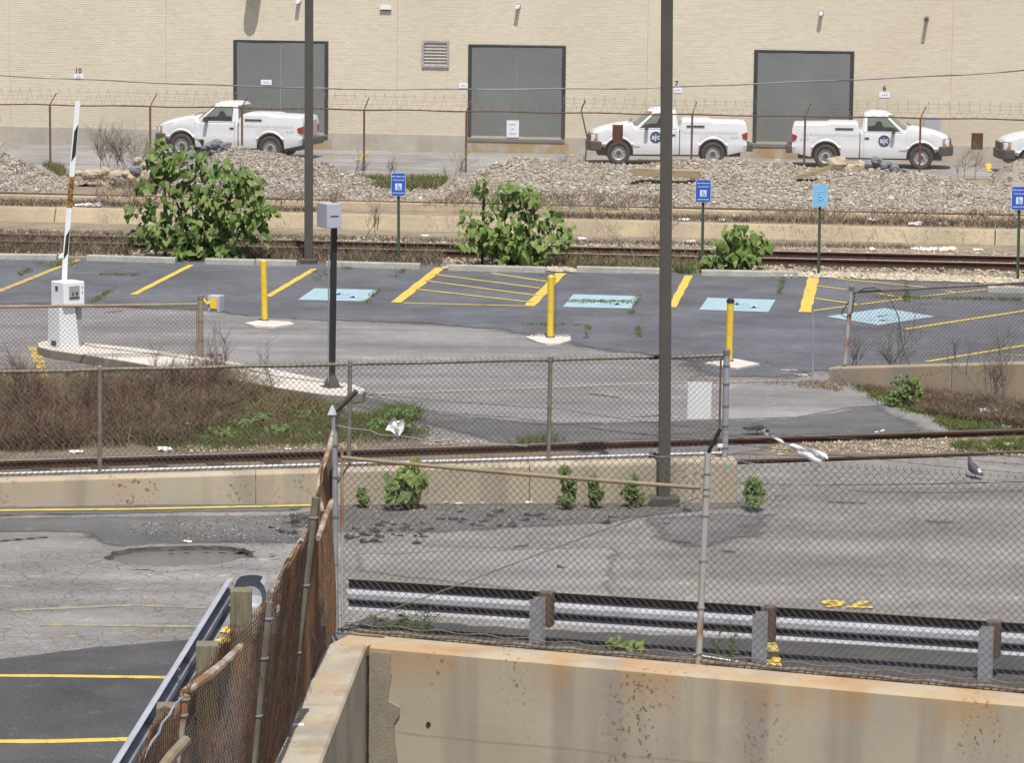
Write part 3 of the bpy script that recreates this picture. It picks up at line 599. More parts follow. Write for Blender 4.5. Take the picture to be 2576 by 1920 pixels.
for i in range(7):
    zc = zb + 0.10 + i * (zt - zb - 0.2) / 6.4; m2 = MB(); x, y = a + .075, b - .075
    m2.face([WP.P(x, zc - 0.03, 0.03), WP.P(y, zc - 0.03, 0.03), WP.P(y, zc + 0.04, -0.05), WP.P(x, zc + 0.04, -0.05)])
    m2.face([WP.P(x, zc - 0.045, 0.03), WP.P(y, zc - 0.045, 0.03), WP.P(y, zc - 0.03, 0.03), WP.P(x, zc - 0.03, 0.03)])
    m2.build('vent_slat', 'alu', vt)
def onwall(u0, u1, v0, v1):
    um, vm = (u0+u1)/2, (v0+v1)/2
    return WP.tz(u0, vm)[0], WP.tz(u1, vm)[0], WP.tz(um, v1)[1], WP.tz(um, v0)[1]
# plates and stencilled numbers
def plate(u0, u1, v0, v1, o=0.012, th=0.008, m='white', lines=1, lbl=None, name='plate', off2=0.0):
    a, b, zb, zt = onwall(u0, u1, v0, v1); mb = MB(); bx(mb, a, b, zb, zt, o + off2 - th, o + off2); p = mb.build(name, m)
    tag(p, *lbl)
    for i in range(lines):
        zc = zb + (zt - zb) * (i + 0.8) / (lines + 0.7); mb = MB(); w2 = (b - a) * (0.28 if i % 2 == 0 else 0.16)
        bx(mb, (a+b)/2 - w2, (a+b)/2 + w2, zc - 0.018, zc + 0.018, o + off2, o + off2 + 0.002); mb.build('print', 'greyink', p)
    return p
plate(186, 210, 187, 199, lines=2, lbl=('small white notice on the brick far left, under a stencilled number', 'notice'))
plate(657, 684, 200, 213, o=0.04, lines=1, lbl=('small white notice stuck on the left leaf of the leftmost loading door', 'notice'))
plate(1155, 1179, 209, 221, lines=1, lbl=('small white notice on the brick just left of the middle loading door', 'notice'))
plate(1696, 1715, 219, 233, lines=1, lbl=('small white notice on the brick between the middle and right loading doors', 'notice'))
plate(2212, 2239, 231, 245, lines=1, lbl=('small white notice on the brick above the right pickup cab', 'notice'))
plate(1275, 1306, 302, 345, o=0.05, lines=3, lbl=('tall white paper notice at the bottom of the middle loading door', 'notice'))
plate(2324, 2367, 293, 352, o=0.10, th=0.095, m='boxgrey', lines=0, lbl=('flat grey electrical box on the brick behind the right pickup bonnet', 'electrical box'), name='electrical_box')
for s, u, v in (('10', 197, 178), ('7', 1702, 210), ('6', 2225, 222)):
    text('number', s, 0.22, WP.at(u, v, 0.004), WP.t, (0, 0, 1), 'ink', wh, bold=0.006)
# pipe stubs that throw the long shadows
for u, v, wd, ln, m, lb in ((752, 3, 0.10, 0.24, 'white', 'white pipe stub high on the wall above the leftmost loading door'), (1304, 16, 0.10, 0.25, 'white', 'white pipe stub high on the wall above the middle loading door'),
                       (2066, 33, 0.10, 0.24, 'white', 'white pipe stub high on the wall above the right loading door'), (2331, 48, 0.09, 0.32, 'rust', 'rusty pipe stub high on the wall right of the right loading door')):
    t, z = WP.tz(u, v); mb = MB(); mb.tube([WP.P(t, z, -0.02), WP.P(t, z, ln)], wd / 2 + 0.012, 12)
    o = mb.build('pipe_stub', m); tag(o, lb, 'pipe')
    mb = MB(); mb.tube([WP.P(t, z + 0.02, 0.0), WP.P(t, z + 0.02, 0.02)], wd / 2 + 0.035, 12); mb.build('flange', 'galv', o)
t, z = WP.tz(643, -60); mb = MB(); pts = []
mb.tube([WP.P(t, 4.95, -0.02), WP.P(t, 4.95, 0.5), WP.P(t, 4.95, 0.62), WP.P(t, 4.95, 0.68)], [0.225, 0.225, 0.18, 0.08], 20)
o = mb.build('exhaust_duct', 'alu'); tag(o, 'round exhaust duct sticking out above the leftmost loading door', 'duct')
mb = MB(); a, b, zb, zt = onwall(957, 985, 14, 23); bx(mb, a, b, zb, zt, 0, 0.08); o = mb.build('wall_light', 'cabinet'); tag(o, 'small cream box light high on the wall above the vent', 'wall light')
mb = MB(); bx(mb, a + .02, b - .02, zb - 0.03, zb, 0, 0.06); mb.build('lamp_housing', 'bumper', o)

# ---------------------------------------------------------------- railway and its banks
K1 = Plane(G(200, 562), G(2400, 615)); K2 = Plane(G(200, 511, 0.3), G(2400, 560, 0.3))
def strip(name, pl, z0, z1, th, m, segL, off=0.0, jit=0.0, topj=0.0, lean=0.05):
    """low concrete wall split in cast sections"""
    ps = []; t = -14.0; Lm = pl.L + 14
    while t < Lm:
        t2 = min(t + segL * R.uniform(0.85, 1.15), Lm); mb = MB(); nn = 8; dz = R.uniform(-topj, topj); do = R.uniform(-jit, jit)
        a = [pl.P(t + 0.012 + (t2 - t - 0.024) * i / nn, 0) for i in range(nn + 1)]
        prof = [(off + do, z0 - 0.1), (off + do - lean, z1 + dz - 0.03), (off + do - lean - 0.03, z1 + dz), (off + do - th, z1 + dz), (off + do - th, z0 - 0.1)]
        mb.extr(prof, a, [pl.n] * len(a), False); ps.append(mb); t = t2
    return ps
bank = thing('platform_wall', 'low tan concrete platform wall along the far side of the railway track', 'platform wall', K1.P(10, 0))
for mb in strip('s', K1, 0, 0.33, 0.5, 'tan', 6.8, lean=0.22, topj=0.01): mb.build('wall_section', 'tan', bank)
bank2 = thing('platform_wall', 'upper tan concrete ledge below the gravel heaps, with a rusty steel edge', 'platform wall', K2.P(10, 0.3))
for mb in strip('s', K2, 0.3, 0.47, 0.35, 'tan', 8.5, lean=0.06, topj=0.008): mb.build('wall_section', 'tan', bank2)
mb = MB(); mb.tube([K2.P(-14 + i * 1.5, 0.485 + 0.01 * math.sin(i * 1.7), -0.13) for i in range(int((K2.L + 28) / 1.5))], 0.026, 6); mb.build('steel_edge', 'rust', bank2)
mb = MB()                                      # fill behind the walls, falling to the yard
for i in range(50):
    x0, x1 = -26 + i, -25 + i
    def yk(pl, x, off): p = pl.a + pl.t * ((x - pl.a.x) / pl.t.x); return p.y - pl.n.y * off
    prev = None
    rows = [(K1, 0.4, 0.30), (K2, 0.1, 0.30), (K2, 0.28, 0.44), (K2, 3.4, 0.42), (K2, 8.5, 0.02)]
    for (pl, off, z) in rows:
        cur = [Vector((x0, yk(pl, x0, off), z)), Vector((x1, yk(pl, x1, off), z))]
        if prev: mb.face([prev[0], prev[1], cur[1], cur[0]])
        prev = cur
struct(mb.build('rail_bank', 'earth'))
TR = Plane(G(200, 592.5, 0.17), G(2400, 641, 0.17))   # far rail head
tr = thing('railway_track', 'rusty railway track running behind the parking lot kerbs', 'railway track', TR.P(10, 0))
RP = [(-0.07, 0), (0.07, 0), (0.07, 0.02), (0.012, 0.045), (0.012, 0.125), (0.036, 0.14), (0.036, 0.17), (-0.036, 0.17), (-0.036, 0.14), (-0.012, 0.125), (-0.012, 0.045), (-0.07, 0.02)]
HP = [(-0.034, 0.168), (0.034, 0.168), (0.028, 0.176), (-0.028, 0.176)]
def rail(pl, parent, off, t0, t1, dz=0.0, tilt=0.0):
    n = 14; a = [pl.P(t0 + (t1-t0) * i / n, dz + tilt * i / n) for i in range(n + 1)]
    mb = MB(); mb.extr([(x + off, z) for x, z in RP], a, [pl.n] * (n+1), False); rl = mb.build('rail', 'rail', parent)
    mb = MB(); mb.extr([(x + off, z) for x, z in HP], a, [pl.n] * (n+1), False); mb.build('rail_head', 'railtop', rl)
rail(TR, tr, 0, -15, TR.L + 15, 0.0); rail(TR, tr, 1.505, -15, TR.L + 15, 0.0)
sm = None; n = int((TR.L + 14) / 0.52)
for i in range(n):
    t = -7 + i * 0.52 + R.uniform(-0.03, 0.03)
    if sm is None:
        mb = MB(); mb.box((0, 0, 0), (0.22, 2.5, 0.16), (TR.t, TR.n, Vector((0, 0, 1)))); sm = bpy.data.meshes.new('sleeper'); sm.from_pydata(mb.v, [], mb.f); sm.materials.append(M['sleeper'])
    o = bpy.data.objects.new('sleeper', sm); C.objects.link(o); o.parent = tr; o.location = TR.P(t, -0.055 + R.uniform(-.01, .01), 0.75 + R.uniform(-.04, .04)) - ORG[tr.name]
# near track, sunk into the road at its right
T2 = Plane(G(0, 1158, 0.13), G(2576, 1086, 0.06))
tr2 = thing('railway_track', 'single line of rails sunk beside the middle chain link fence and across the road', 'railway track', T2.P(5, 0))
rail(T2, tr2, 0, -6, T2.L + 6, -0.03, -0.06); rail(T2, tr2, 1.505, -6, T2.L + 6, -0.03, -0.135)
for i in range(12):
    mb = MB(); mb.box(T2.P(-4 + i * 0.75, -0.06, 0.75), (0.22, 2.4, 0.16), (T2.t, T2.n, Vector((0, 0, 1)))); mb.build('sleeper', 'sleeper', tr2)

# ---------------------------------------------------------------- stones
PAL = [(0.31, 0.29, 0.26), (0.26, 0.24, 0.21), (0.21, 0.19, 0.165), (0.35, 0.32, 0.28), (0.42, 0.40, 0.37), (0.29, 0.24, 0.18), (0.16, 0.15, 0.14), (0.55, 0.53, 0.50), (0.23, 0.19, 0.15)]
def stone(mb, p, s, col=None):
    g_ = R.uniform(0.62, 0.98); n = len(mb.v); col = tuple(c * g_ * k_ for c, k_ in zip(col or R.choice(PAL), (1.06, 1.02, 0.955))); a = R.uniform(0, 6.28); ca, sa = math.cos(a), math.sin(a)
    for (x, y, z) in ((1, 0, 0), (0, 1, 0), (-1, 0, 0), (0, -1, 0), (0, 0, 1), (0, 0, -0.6)):
        x, y, z = x * R.uniform(.6, 1.1), y * R.uniform(.5, 1), z * R.uniform(.4, .9)
        if z > 0: x, y = R.uniform(-.4, .4), R.uniform(-.4, .4)
        mb.v.append((p[0] + s * (x * ca - y * sa), p[1] + s * (x * sa + y * ca), p[2] + s * z)); mb.c.append(col)
    for i in range(4): mb.f += [(n+i, n+(i+1) % 4, n+4), (n+(i+1) % 4, n+i, n+5)]
D2N = 2576 / 2216
def pile(label, sil, dY=5.0, base=0.43, back=5.0, pal=None, nst=2600, smin=0.022, smax=0.06):
    """gravel heap whose ridge follows the outline seen from the road"""
    rid = []
    for (u, v) in sil:
        u, v = u * D2N, v * D2N
        d = ray(u, v); k = K2.P(0, 0); s = (K2.a - K2.n * dY - CAM).dot(K2.n) / d.dot(K2.n); p = CAM + d * s
        rid.append(((p - K2.a).dot(K2.t), max(p.z, base)))
    def rz(t):
        if t <= rid[0][0] or t >= rid[-1][0]: return base
        for (a, za), (b, zb) in zip(rid, rid[1:]):
            if a <= t <= b:
                f = (t-a)/(b-a+1e-6); f = f*f*(3-2*f); return za + (zb-za) * f
        return base
    def H(t, o):                               # o: distance behind the ledge
        r = rz(t) - base; nz = noise.noise(Vector((t * 0.9, o * 0.9, 3))) * 0.07 + noise.noise(Vector((t * 3, o * 3, 5))) * 0.03
        if o < dY: f = max(0, (o - 0.35) / (dY - 0.35)); f = f ** 0.85
        else: f = max(0, 1 - (o - dY) / back) ; 
        lowb = base if o < dY else base - (o - dY) / back * (base + 0.1)
        return lowb + (r * (f if o < dY else f)) + nz * min(1, r * 3) * min(1, f * 6) * (1.0 if abs(o - dY) > 0.8 else 0.4)
    t0, t1 = rid[0][0] - 0.3, rid[-1][0] + 0.3; nt_ = int((t1 - t0) / 0.16); no = 34; mb = MB()
    for i in range(nt_ + 1):
        for j in range(no + 1):
            t = t0 + (t1-t0) * i / nt_; o = 0.3 + (dY + back - 0.3) * j / no; p = K2.P(t, H(t, o), -o); mb.v.append(tuple(p))
    mb.f = [(i*(no+1)+j, (i+1)*(no+1)+j, (i+1)*(no+1)+j+1, i*(no+1)+j+1) for i in range(nt_) for j in range(no)]
    ob = mb.build('gravel_pile', 'gravel', smooth=True); tag(ob, label, 'gravel pile')
    mb = MB()
    for _ in range(nst):
        t = R.uniform(t0, t1); o = R.uniform(0.35, dY + 1.0)
        if rz(t) - base < 0.05 and R.random() < 0.6: continue
        s = R.uniform(smin, smax) * (1.6 if R.random() < 0.04 else 1)
        p = K2.P(t, H(t, o) + s * 0.15, -o); stone(mb, p, s, pal and R.choice(pal))
    mb.build('loose_stones', 'stone', ob, kind='stuff')
    return rid, H
pile('grey gravel heap at the far left edge, sloping down to the right', [(-190, 330), (-120, 316), (0, 328), (40, 348), (80, 372), (120, 396), (150, 416), (180, 434)], nst=6500)
pile('grey gravel heap in front of the left pickup beside the left lamp pole', [(395, 430), (420, 375), (450, 345), (480, 326), (520, 318), (560, 329), (600, 333), (650, 341), (700, 352), (745, 370), (790, 386), (830, 404), (860, 424), (872, 434)], nst=8500)
PW = [(0.38, 0.35, 0.30), (0.35, 0.32, 0.27), (0.31, 0.28, 0.235), (0.42, 0.395, 0.35), (0.27, 0.24, 0.20), (0.36, 0.30, 0.22), (0.38, 0.35, 0.30), (0.50, 0.475, 0.44), (0.22, 0.20, 0.175)]
ridC, HC = pile('long pale gravel heap stretching from the middle to the right edge before the pickups', [(930, 432), (960, 415), (1000, 386), (1050, 366), (1090, 346), (1130, 339), (1170, 342), (1210, 350), (1270, 354), (1320, 356), (1380, 358), (1430, 352), (1480, 349), (1520, 345), (1560, 348), (1600, 343), (1640, 352), (1690, 352), (1740, 362), (1800, 368), (1850, 362), (1900, 370), (1960, 374), (2050, 384), (2120, 398), (2216, 402), (2330, 405)], pal=PW, nst=19000, smin=0.022, smax=0.075)
pile('small dark gravel heap behind the long heap at the right edge', [(2130, 400), (2160, 366), (2190, 348), (2220, 342), (2270, 340), (2320, 380)], dY=8.5, base=0.3, back=3, nst=900)

# boulders
def boulder(u, v, size, m, label, group='boulders dumped between the gravel heaps', off=3.5, z=None):
    d = ray(u, v); s = (K2.a - K2.n * off - CAM).dot(K2.n) / d.dot(K2.n); p = CAM + d * s
    mb = MB(); n = 10; rows = 6; sq = R.uniform(0.6, 0.85); sd = R.uniform(0, 50); ob = []
    for j in range(rows + 1):
        ph = math.pi * j / rows
        for i in range(n):
            th = 2 * math.pi * i / n; q = Vector((math.sin(ph) * math.cos(th), math.sin(ph) * math.sin(th), math.cos(ph) * sq))
            k = 1 + 0.42 * noise.noise(q * 1.3 + Vector((sd, 0, 0))); mb.v.append((p.x + q.x * size * k, p.y + q.y * size * k * 0.8, p.z + q.z * size * k))
    mb.f = [(j*n+i, (j+1)*n+i, (j+1)*n+(i+1) % n, j*n+(i+1) % n) for j in range(rows) for i in range(n)]
    o = mb.build('boulder', m); tag(o, label, 'boulder', group); return o
BL = [(180, 438, .14, 'boulderg'), (198, 434, .13, 'boulder'), (222, 440, .17, 'boulder'), (242, 438, .2, 'boulder'), (262, 430, .15, 'boulder'), (250, 462, .2, 'boulder'), (268, 470, .17, 'boulder'), (292, 440, .2, 'boulder'), (304, 456, .2, 'boulderg'), (318, 436, .15, 'boulder'), (312, 470, .24, 'boulderg'), (330, 446, .17, 'boulder'), (345, 428, .18, 'boulderg'), (350, 456, .16, 'boulder'), (372, 440, .2, 'boulder'), (230, 462, .13, 'boulder'), (385, 470, .2, 'boulder'), (360, 476, .15, 'boulder'), (340, 478, .14, 'boulder'), (402, 452, .2, 'boulderg'),
      (420, 430, .17, 'boulderg'), (450, 405, .2, 'boulder'), (480, 388, .17, 'boulderg'), (398, 420, .17, 'boulder'), (370, 415, .16, 'boulder'), (347, 405, .13, 'boulder'), (430, 460, .2, 'boulder'), (455, 440, .2, 'boulder')]
ORD = ['leftmost', 'second', 'third', 'fourth', 'fifth', 'sixth', 'seventh', 'eighth', 'ninth', 'tenth', 'eleventh', 'twelfth', 'thirteenth', 'fourteenth', 'fifteenth', 'sixteenth', 'seventeenth', 'eighteenth', 'nineteenth', 'twentieth', 'twenty-first']
def nth(i, what): return ORD[i] + ' ' + what + (' from the left' if i else '')
ct = {'boulder': 0, 'boulderg': 0}
for (u, v, s, m) in sorted(BL):
    boulder(u, v, s, m, nth(ct[m], 'tan boulder' if m == 'boulder' else 'blue-grey boulder') + ' in the rocks beside the tall bush'); ct[m] += 1
for q_, (u, v, s) in enumerate([(515, 372, .14), (530, 366, .16), (545, 362, .18), (560, 366, .14), (553, 376, .12), (538, 380, .14), (572, 372, .12), (587, 378, .1)]):
    boulder(u, v, s, 'boulderg', ['leftmost blue-grey rock below the left pickup door', 'second blue-grey rock below the left pickup door', 'highest blue-grey rock below the left pickup door', 'upper right blue-grey rock below the left pickup door', 'small middle blue-grey rock below the left pickup door', 'lower left blue-grey rock below the left pickup door', 'blue-grey rock just left of the last one below the left pickup', 'rightmost small blue-grey rock below the left pickup'][q_], 'rocks under the left pickup', off=5.0)
for q_, (u, v, s) in enumerate([(575, 360, .09), (590, 376, .11), (600, 384, .1)]):
    boulder(u, v, s, 'boulder', ['highest', 'middle', 'lowest'][q_] + ' pale rock on the heap crest before the left pickup', 'rocks under the left pickup', off=5.0)
boulder(2108, 412, .24, 'boulder', 'largest tan boulder on the long heap crest under the right pickup', None, off=5.0)
for q_, (u, v, s, m) in enumerate([(2140, 422, .14, 'boulder'), (2165, 415, .16, 'boulder'), (2195, 427, .12, 'boulder'), (2215, 424, .1, 'boulder')]):
    boulder(u, v, s, m, nth(q_, 'small tan rock') + ' on the crest under the right pickup', 'rocks before the right pickup', off=5.0)
for q_, (u, v, s) in enumerate([(2185, 412, .15), (2205, 408, .17), (2228, 414, .14), (2250, 424, .13), (2275, 430, .1)]):
    boulder(u, v, s, 'boulderg', nth(q_, 'dark rock') + ' in the rubble under the right pickup', 'rocks before the right pickup', off=5.0)
def plank(u0, v0, u1, v1, wd, th, label, off=3.3, dz=0.0):
    def pt(u, v):
        d = ray(u, v); s = (K2.a - K2.n * off - CAM).dot(K2.n) / d.dot(K2.n); return CAM + d * s
    a, b = pt(u0, v0), pt(u1, v1); d = (b - a); L_ = d.length; d.normalize(); sd = Vector((0, 1, 0.25)).cross(d).normalized(); up = d.cross(sd) 
    mb = MB(); mb.box((a + b) / 2, (L_, th, wd), (d, Vector((-d.y, d.x, 0)).normalized(), Vector((0, 0, 1)))); o = mb.build('plank', 'plank', bevel=0.006); tag(o, label, 'plank'); return o
plank(1592, 431, 1760, 438, 0.17, 0.28, 'thick timber beam lying on the gravel behind the near lamp pole', off=2.6)
plank(2004, 446, 2092, 420, 0.10, 0.2, 'weathered plank slanting up the gravel under the right pickup', off=3.4)

# ---------------------------------------------------------------- walls in the middle and right
MWb = [(0, 1272, 0.31, 1204), (1850, 1268, 0.557, 1152)]
MW = Plane(G(0, 1272), G(1850, 1266)); 
zl = 7 - (1204 + 213.5) / 212; zr = 7 - (1152 + 194) / 208.9
mwt = MW.tz(1855, 1200)[0]
mid = thing('retaining_wall', 'low tan concrete wall under the middle chain link fence, ending beside the lamp pole', 'wall', MW.P(5, 0))
def mtop(t): return zl + (zr - zl) * max(-0.5, t / MW.L)
t = -9.0; secs = [-9.0, -2.2, 3.05, 6.35, mwt]
for a, b in zip(secs, secs[1:]):
    mb = MB(); n = 6; last = b == mwt
    A = [MW.P(a + .002 + (b - a - .004) * i / n, 0) for i in range(n + 1)]
    k0 = len(mb.v)
    for i, p in enumerate(A):
        tt = a + (b - a) * i / n; zt = mtop(tt) - (0.03 if last and i == n else 0)
        for (o, z) in ((0.0, -0.1), (0.0, zt - 0.035), (-0.03, zt), (-0.36, zt), (-0.38, -0.1)): mb.v.append(tuple(p + MW.n * o + Vector((0, 0, z))))
    for i in range(n):
        for j in range(5): mb.f.append((k0+i*5+j, k0+i*5+(j+1) % 5, k0+(i+1)*5+(j+1) % 5, k0+(i+1)*5+j))
    mb.f += [tuple(k0+j for j in reversed(range(5))), tuple(k0+n*5+j for j in range(5))]
    mb.build('wall_section', 'wallmid', mid, bevel=0.03 if last else 0.008)
a, z = MW.tz(1832, 1172); mb = MB(); mb.face([MW.P(a, z + .05, .003), MW.P(a - .032, z, .003), MW.P(a, z - .05, .003), MW.P(a + .032, z, .003)]); mb.build('paint_mark', 'teal', mid)
RW = Plane(G(2083, 958), G(2576, 1012))
rw = thing('retaining_wall', 'stained tan concrete wall at the right holding up the edge of the parking lot', 'wall', RW.P(2, 0))
zlR, zrR = RW.tz(2083, 925)[1], RW.tz(2576, 912)[1]
for a, b in ((0, 2.2), (2.2, 6.5), (6.5, 12)):
    mb = MB(); f = lambda t: zlR + (zrR - zlR) * t / RW.L
    P = [RW.P(a+.005, 0), RW.P(b-.005, 0)]
    for p, tt in zip(P, (a, b)):
        for (o, z) in ((0.0, -0.1), (0.0, f(tt) - 0.02), (-0.02, f(tt)), (-0.3, f(tt)), (-0.3, -0.1)): mb.v.append(tuple(p + RW.n * o + Vector((0, 0, z))))
    mb.f = [(j, (j+1) % 5, 5+(j+1) % 5, 5+j) for j in range(5)] + [(4, 3, 2, 1, 0), (5, 6, 7, 8, 9)]
    mb.build('wall_section', 'wallright', rw, bevel=0.012)

# near walls
nw = thing('retaining_wall', 'big rust-stained tan concrete wall in the foreground under the near fence', 'wall', NW.P(3, 0))
def nearwall(t0, t1, name='wall_section'):
    mb = MB(); nx, nz = max(2, int((t1 - t0) / 0.12)), 30
    for j in range(nz + 1):
        for i in range(nx + 1):
            t = t0 + .003 + (t1 - t0 - .006) * i / nx; z = 0.17 - 4.2 * (j / nz) ** 1.3; o = 0.006 * noise.noise(Vector((t * 2, z * 2, 4))) 
            mb.v.append(tuple(NW.P(t, z, o)))
    mb.f = [(j*(nx+1)+i, j*(nx+1)+i+1, (j+1)*(nx+1)+i+1, (j+1)*(nx+1)+i) for j in range(nz) for i in range(nx)]
    k = len(mb.v)
    for i in range(nx + 1):
        t = t0 + .003 + (t1 - t0 - .006) * i / nx; mb.v += [tuple(NW.P(t, 0.2, -0.03)), tuple(NW.P(t, 0.2, -0.55)), tuple(NW.P(t, -4.2, -0.55))]
    for i in range(nx):
        mb.f += [(i, k+i*3, k+(i+1)*3, i+1), (k+i*3, k+i*3+1, k+i*3+4, k+i*3+3), (k+i*3+1, k+i*3+2, k+i*3+5, k+i*3+4)]
    mb.build(name, 'wall', nw, smooth=False)
tR_ = NW.tz(2576, 1800)[0]
nearwall(0.03, tR_ + 5)
# grey repair render at the joint
mb = MB(); top_ = 0.10; pts = [(0.04, top_)]
prof = [(922, 1632), (985, 1634), (982, 1665), (986, 1700), (980, 1740), (976, 1765), (1008, 1780), (1005, 1800), (992, 1820), (994, 1850), (1000, 1900), (1004, 1960)]
Pl = [NW.P(max(0.035, NW.tz(u, v)[0] + R.uniform(-.006, .006)), min(0.14, NW.tz(u, v)[1]), 0.016) for u, v in prof] + [NW.P(0.035, -2.0, 0.016)]
mb.face(Pl); n = len(mb.v); mb.v += [tuple(Vector(p) - NW.n * 0.02) for p in Pl]
mb.f += [(i, n+i, n+(i+1) % len(Pl), (i+1) % len(Pl)) for i in range(len(Pl))]
mb.build('repair_render', mat('grey_render', (0.20, 0.175, 0.135), (0.26, 0.225, 0.17), 4, 0.95, bump=0.3, speck=0.12), nw)
mb = MB()
pts = [NW.P(0.012 + R.uniform(-.008, .012), 0.1 - k * 0.09, 0.004) for k in range(26)]; mb.tube(pts, [0.012 * R.uniform(.5, 1.6) for _ in pts], 5); mb.build('open_crack', 'dark', nw)
t, z = NW.tz(1078, 1823); mb = MB(); mb.tube([NW.P(t, z, -0.02), NW.P(t, z, 0.012)], [0.03, 0.022], 8); mb.build('weep_hole', 'dark', nw)
lw = thing('retaining_wall', 'narrow rust-stained coping wall running from the corner towards the camera on the left', 'wall', LA)
sd = Vector((ld.y, -ld.x, 0)); 
if sd.x > 0: sd = -sd
seg = [0.0, G(860, 1782, .2).y and (LA.y - G(832, 1775, .2).y), 9.0, 22.0]
for a, b in zip(seg, seg[1:]):
    mb = MB(); p, q = LA + ld * (a + .004), LA + ld * (b - .004)
    for r in (p, q):
        for (o, z) in ((0.0, -4.2), (0.0, 0.175), (0.02, 0.2), (0.36, 0.2), (0.38, 0.175), (0.38, -4.2)): mb.v.append((r.x + sd.x * o, r.y + sd.y * o, z))
    mb.f = [(j, (j+1) % 6, 6+(j+1) % 6, 6+j) for j in range(6)] + [(5, 4, 3, 2, 1, 0), (6, 7, 8, 9, 10, 11)]
    mb.build('coping_section', 'wall', lw)
# corner infill behind the joint
mb = MB(); c = NW.P(-0.18, 0, -0.27); mb.box((c.x, c.y, -2.01), (0.36, 0.56, 4.38), (NW.t, NW.n, Vector((0, 0, 1)))); mb.build('corner_block', 'wall', nw)
# ---------------------------------------------------------------- chain link helper
def chainlink(mb, P, t0, t1, zb, zt, p=0.072, r=0.0028, wob=0.012, step=2, seed=0, barbs=True):
    """P(t, z, off) -> point; two families of diagonal wires clipped to the panel, meeting at shared nodes"""
    def node(t, z):
        return P(t + wob * 0.4 * noise.noise(Vector((t * 1.1, z * 1.1, seed))), z, wob * noise.noise(Vector((t * 0.8, z * 0.8, seed + 9))))
    zmin = min(zb(t0), zb(t1)) - 0.05; zmax = max(zt(t0 + (t1 - t0) * k / 8) for k in range(9)) + 0.05; H = zmax - zmin
    for fam in (1, -1):
        c = t0 - (H if fam > 0 else 0) - p
        while c < t1 + H + p:
            run = []; k = 0
            while k * p / 2 <= H:
                z = zmin + k * p / 2; t = c + fam * (z - zmin)
                ok = t0 <= t <= t1 and zb(t) - 0.001 <= z <= zt(t) + 0.001
                if ok: run.append(node(t, z))
                elif run: break
                k += 1
            if len(run) >= 2:
                q = run[::step] + ([run[-1]] if (len(run) - 1) % step else [])
                mb.tube(q, r, 3, caps=False)
            c += p
    if barbs:
        t = t0 + p / 2
        while t < t1:
            z = zt(t); a = node(t, z - 0.01); mb.tube([a, node(t + R.uniform(-.006, .006), z + 0.022)], r * 1.2, 3, caps=False); t += p
def post(P0, P1, r, m, parent, cap=True, name='post', k=10):
    mb = MB(); mb.tube([P0, P1], r, k); o = mb.build(name, m, parent, smooth=False)
    if cap:
        mb = MB(); d = (Vector(P1) - Vector(P0)).normalized(); mb.tube([Vector(P1) - d * 0.04, Vector(P1) + d * 0.015, Vector(P1) + d * 0.035], [r * 1.18, r * 1.15, r * 0.5], k); mb.build('post_cap', 'galvd', o)
    return o
class BandSet:
    """collects clamps; build() links each one as its own part"""
    def __init__(s): s.l = []
    def build(s, name, m, parent):
        for mb in s.l: mb.build(name, m, parent)
def band(st, c, r, h=0.02):
    mb = MB(); mb.tube([Vector(c) - Vector((0, 0, h/2)), Vector(c) + Vector((0, 0, h/2))], r, 10); st.l.append(mb)
def wrap(parent, A, B, r, m='wire', pitch=0.072, wr=0.0045):
    """mesh wire lashed round a rail"""
    A, B = Vector(A), Vector(B); d = (B - A); L_ = d.length; d.normalize(); up = Vector((0, 0, 1)); sd2 = d.cross(up).normalized(); n = int(L_ / pitch * 7); pts = []
    for i in range(n + 1):
        th = 2 * math.pi * i / 7; pts.append(A + d * (L_ * i / n) + (up * math.sin(th) + sd2 * math.cos(th)) * (r + wr * .6))
    mb = MB(); mb.tube(pts, wr, 3, caps=False); mb.build('lashing', m, parent, kind='stuff')
def barbed(mb, pts, r=0.0022, sag=0.03, gap=0.11):
    for a, b in zip(pts, pts[1:]):
        a, b = Vector(a), Vector(b); L_ = (b - a).length; n = max(2, int(L_ / 0.22))
        P = [a.lerp(b, i / n) + Vector((0, 0, -sag * 4 * (i/n) * (1 - i/n) + R.uniform(-.003, .003))) for i in range(n + 1)]
        mb.tube(P, r, 4, caps=False)
        q = gap / 2
        while q < L_:
            f = q / L_; c = a.lerp(b, f) + Vector((0, 0, -sag * 4 * f * (1 - f)))
            for _ in range(2):
                d = Vector((R.uniform(-1, 1), R.uniform(-1, 1), R.uniform(-1, 1))).normalized() * 0.016; mb.tube([c - d, c + d], r * 0.9, 3, caps=False)
            q += gap

# ---------------------------------------------------------------- far fence
FP = Plane(G(0, 414), G(2576, 457))
ff = thing('chain_link_fence', 'tall rusty chain link fence with razor wire in front of the pickups', 'fence', FP.P(10, 0))
FZ = 1.72
us = [(-110, 0), (126, 0), (378, 0), (609, 0), (916, 0), (1173, 0), (1741, 0), (2025, 0), (2315, 0), (2600, 0)]
ts = []
for u, _ in us:
    t = FP.tz(u, 330)[0]; ts.append(t); ln = R.uniform(-.02, .02)
    o = post(FP.P(t + ln, 0), FP.P(t, FZ), 0.030, 'rust', ff, cap=False)
    mb = MB(); mb.tube([FP.P(t, FZ - 0.02), FP.P(t + 0.02, FZ + 0.04), FP.P(t + 0.16 * R.uniform(.7, 1.1), FZ + 0.36 * R.uniform(.8, 1.1), -0.1)], 0.017, 6); mb.build('barb_arm', 'rust', o)
bp = [V(1471, 412, FP.P(FP.tz(1471, 400)[0], 0).y), FP.at(1478, 349), FP.at(1463, 282), FP.at(1464, 270), FP.at(1473, 252)]
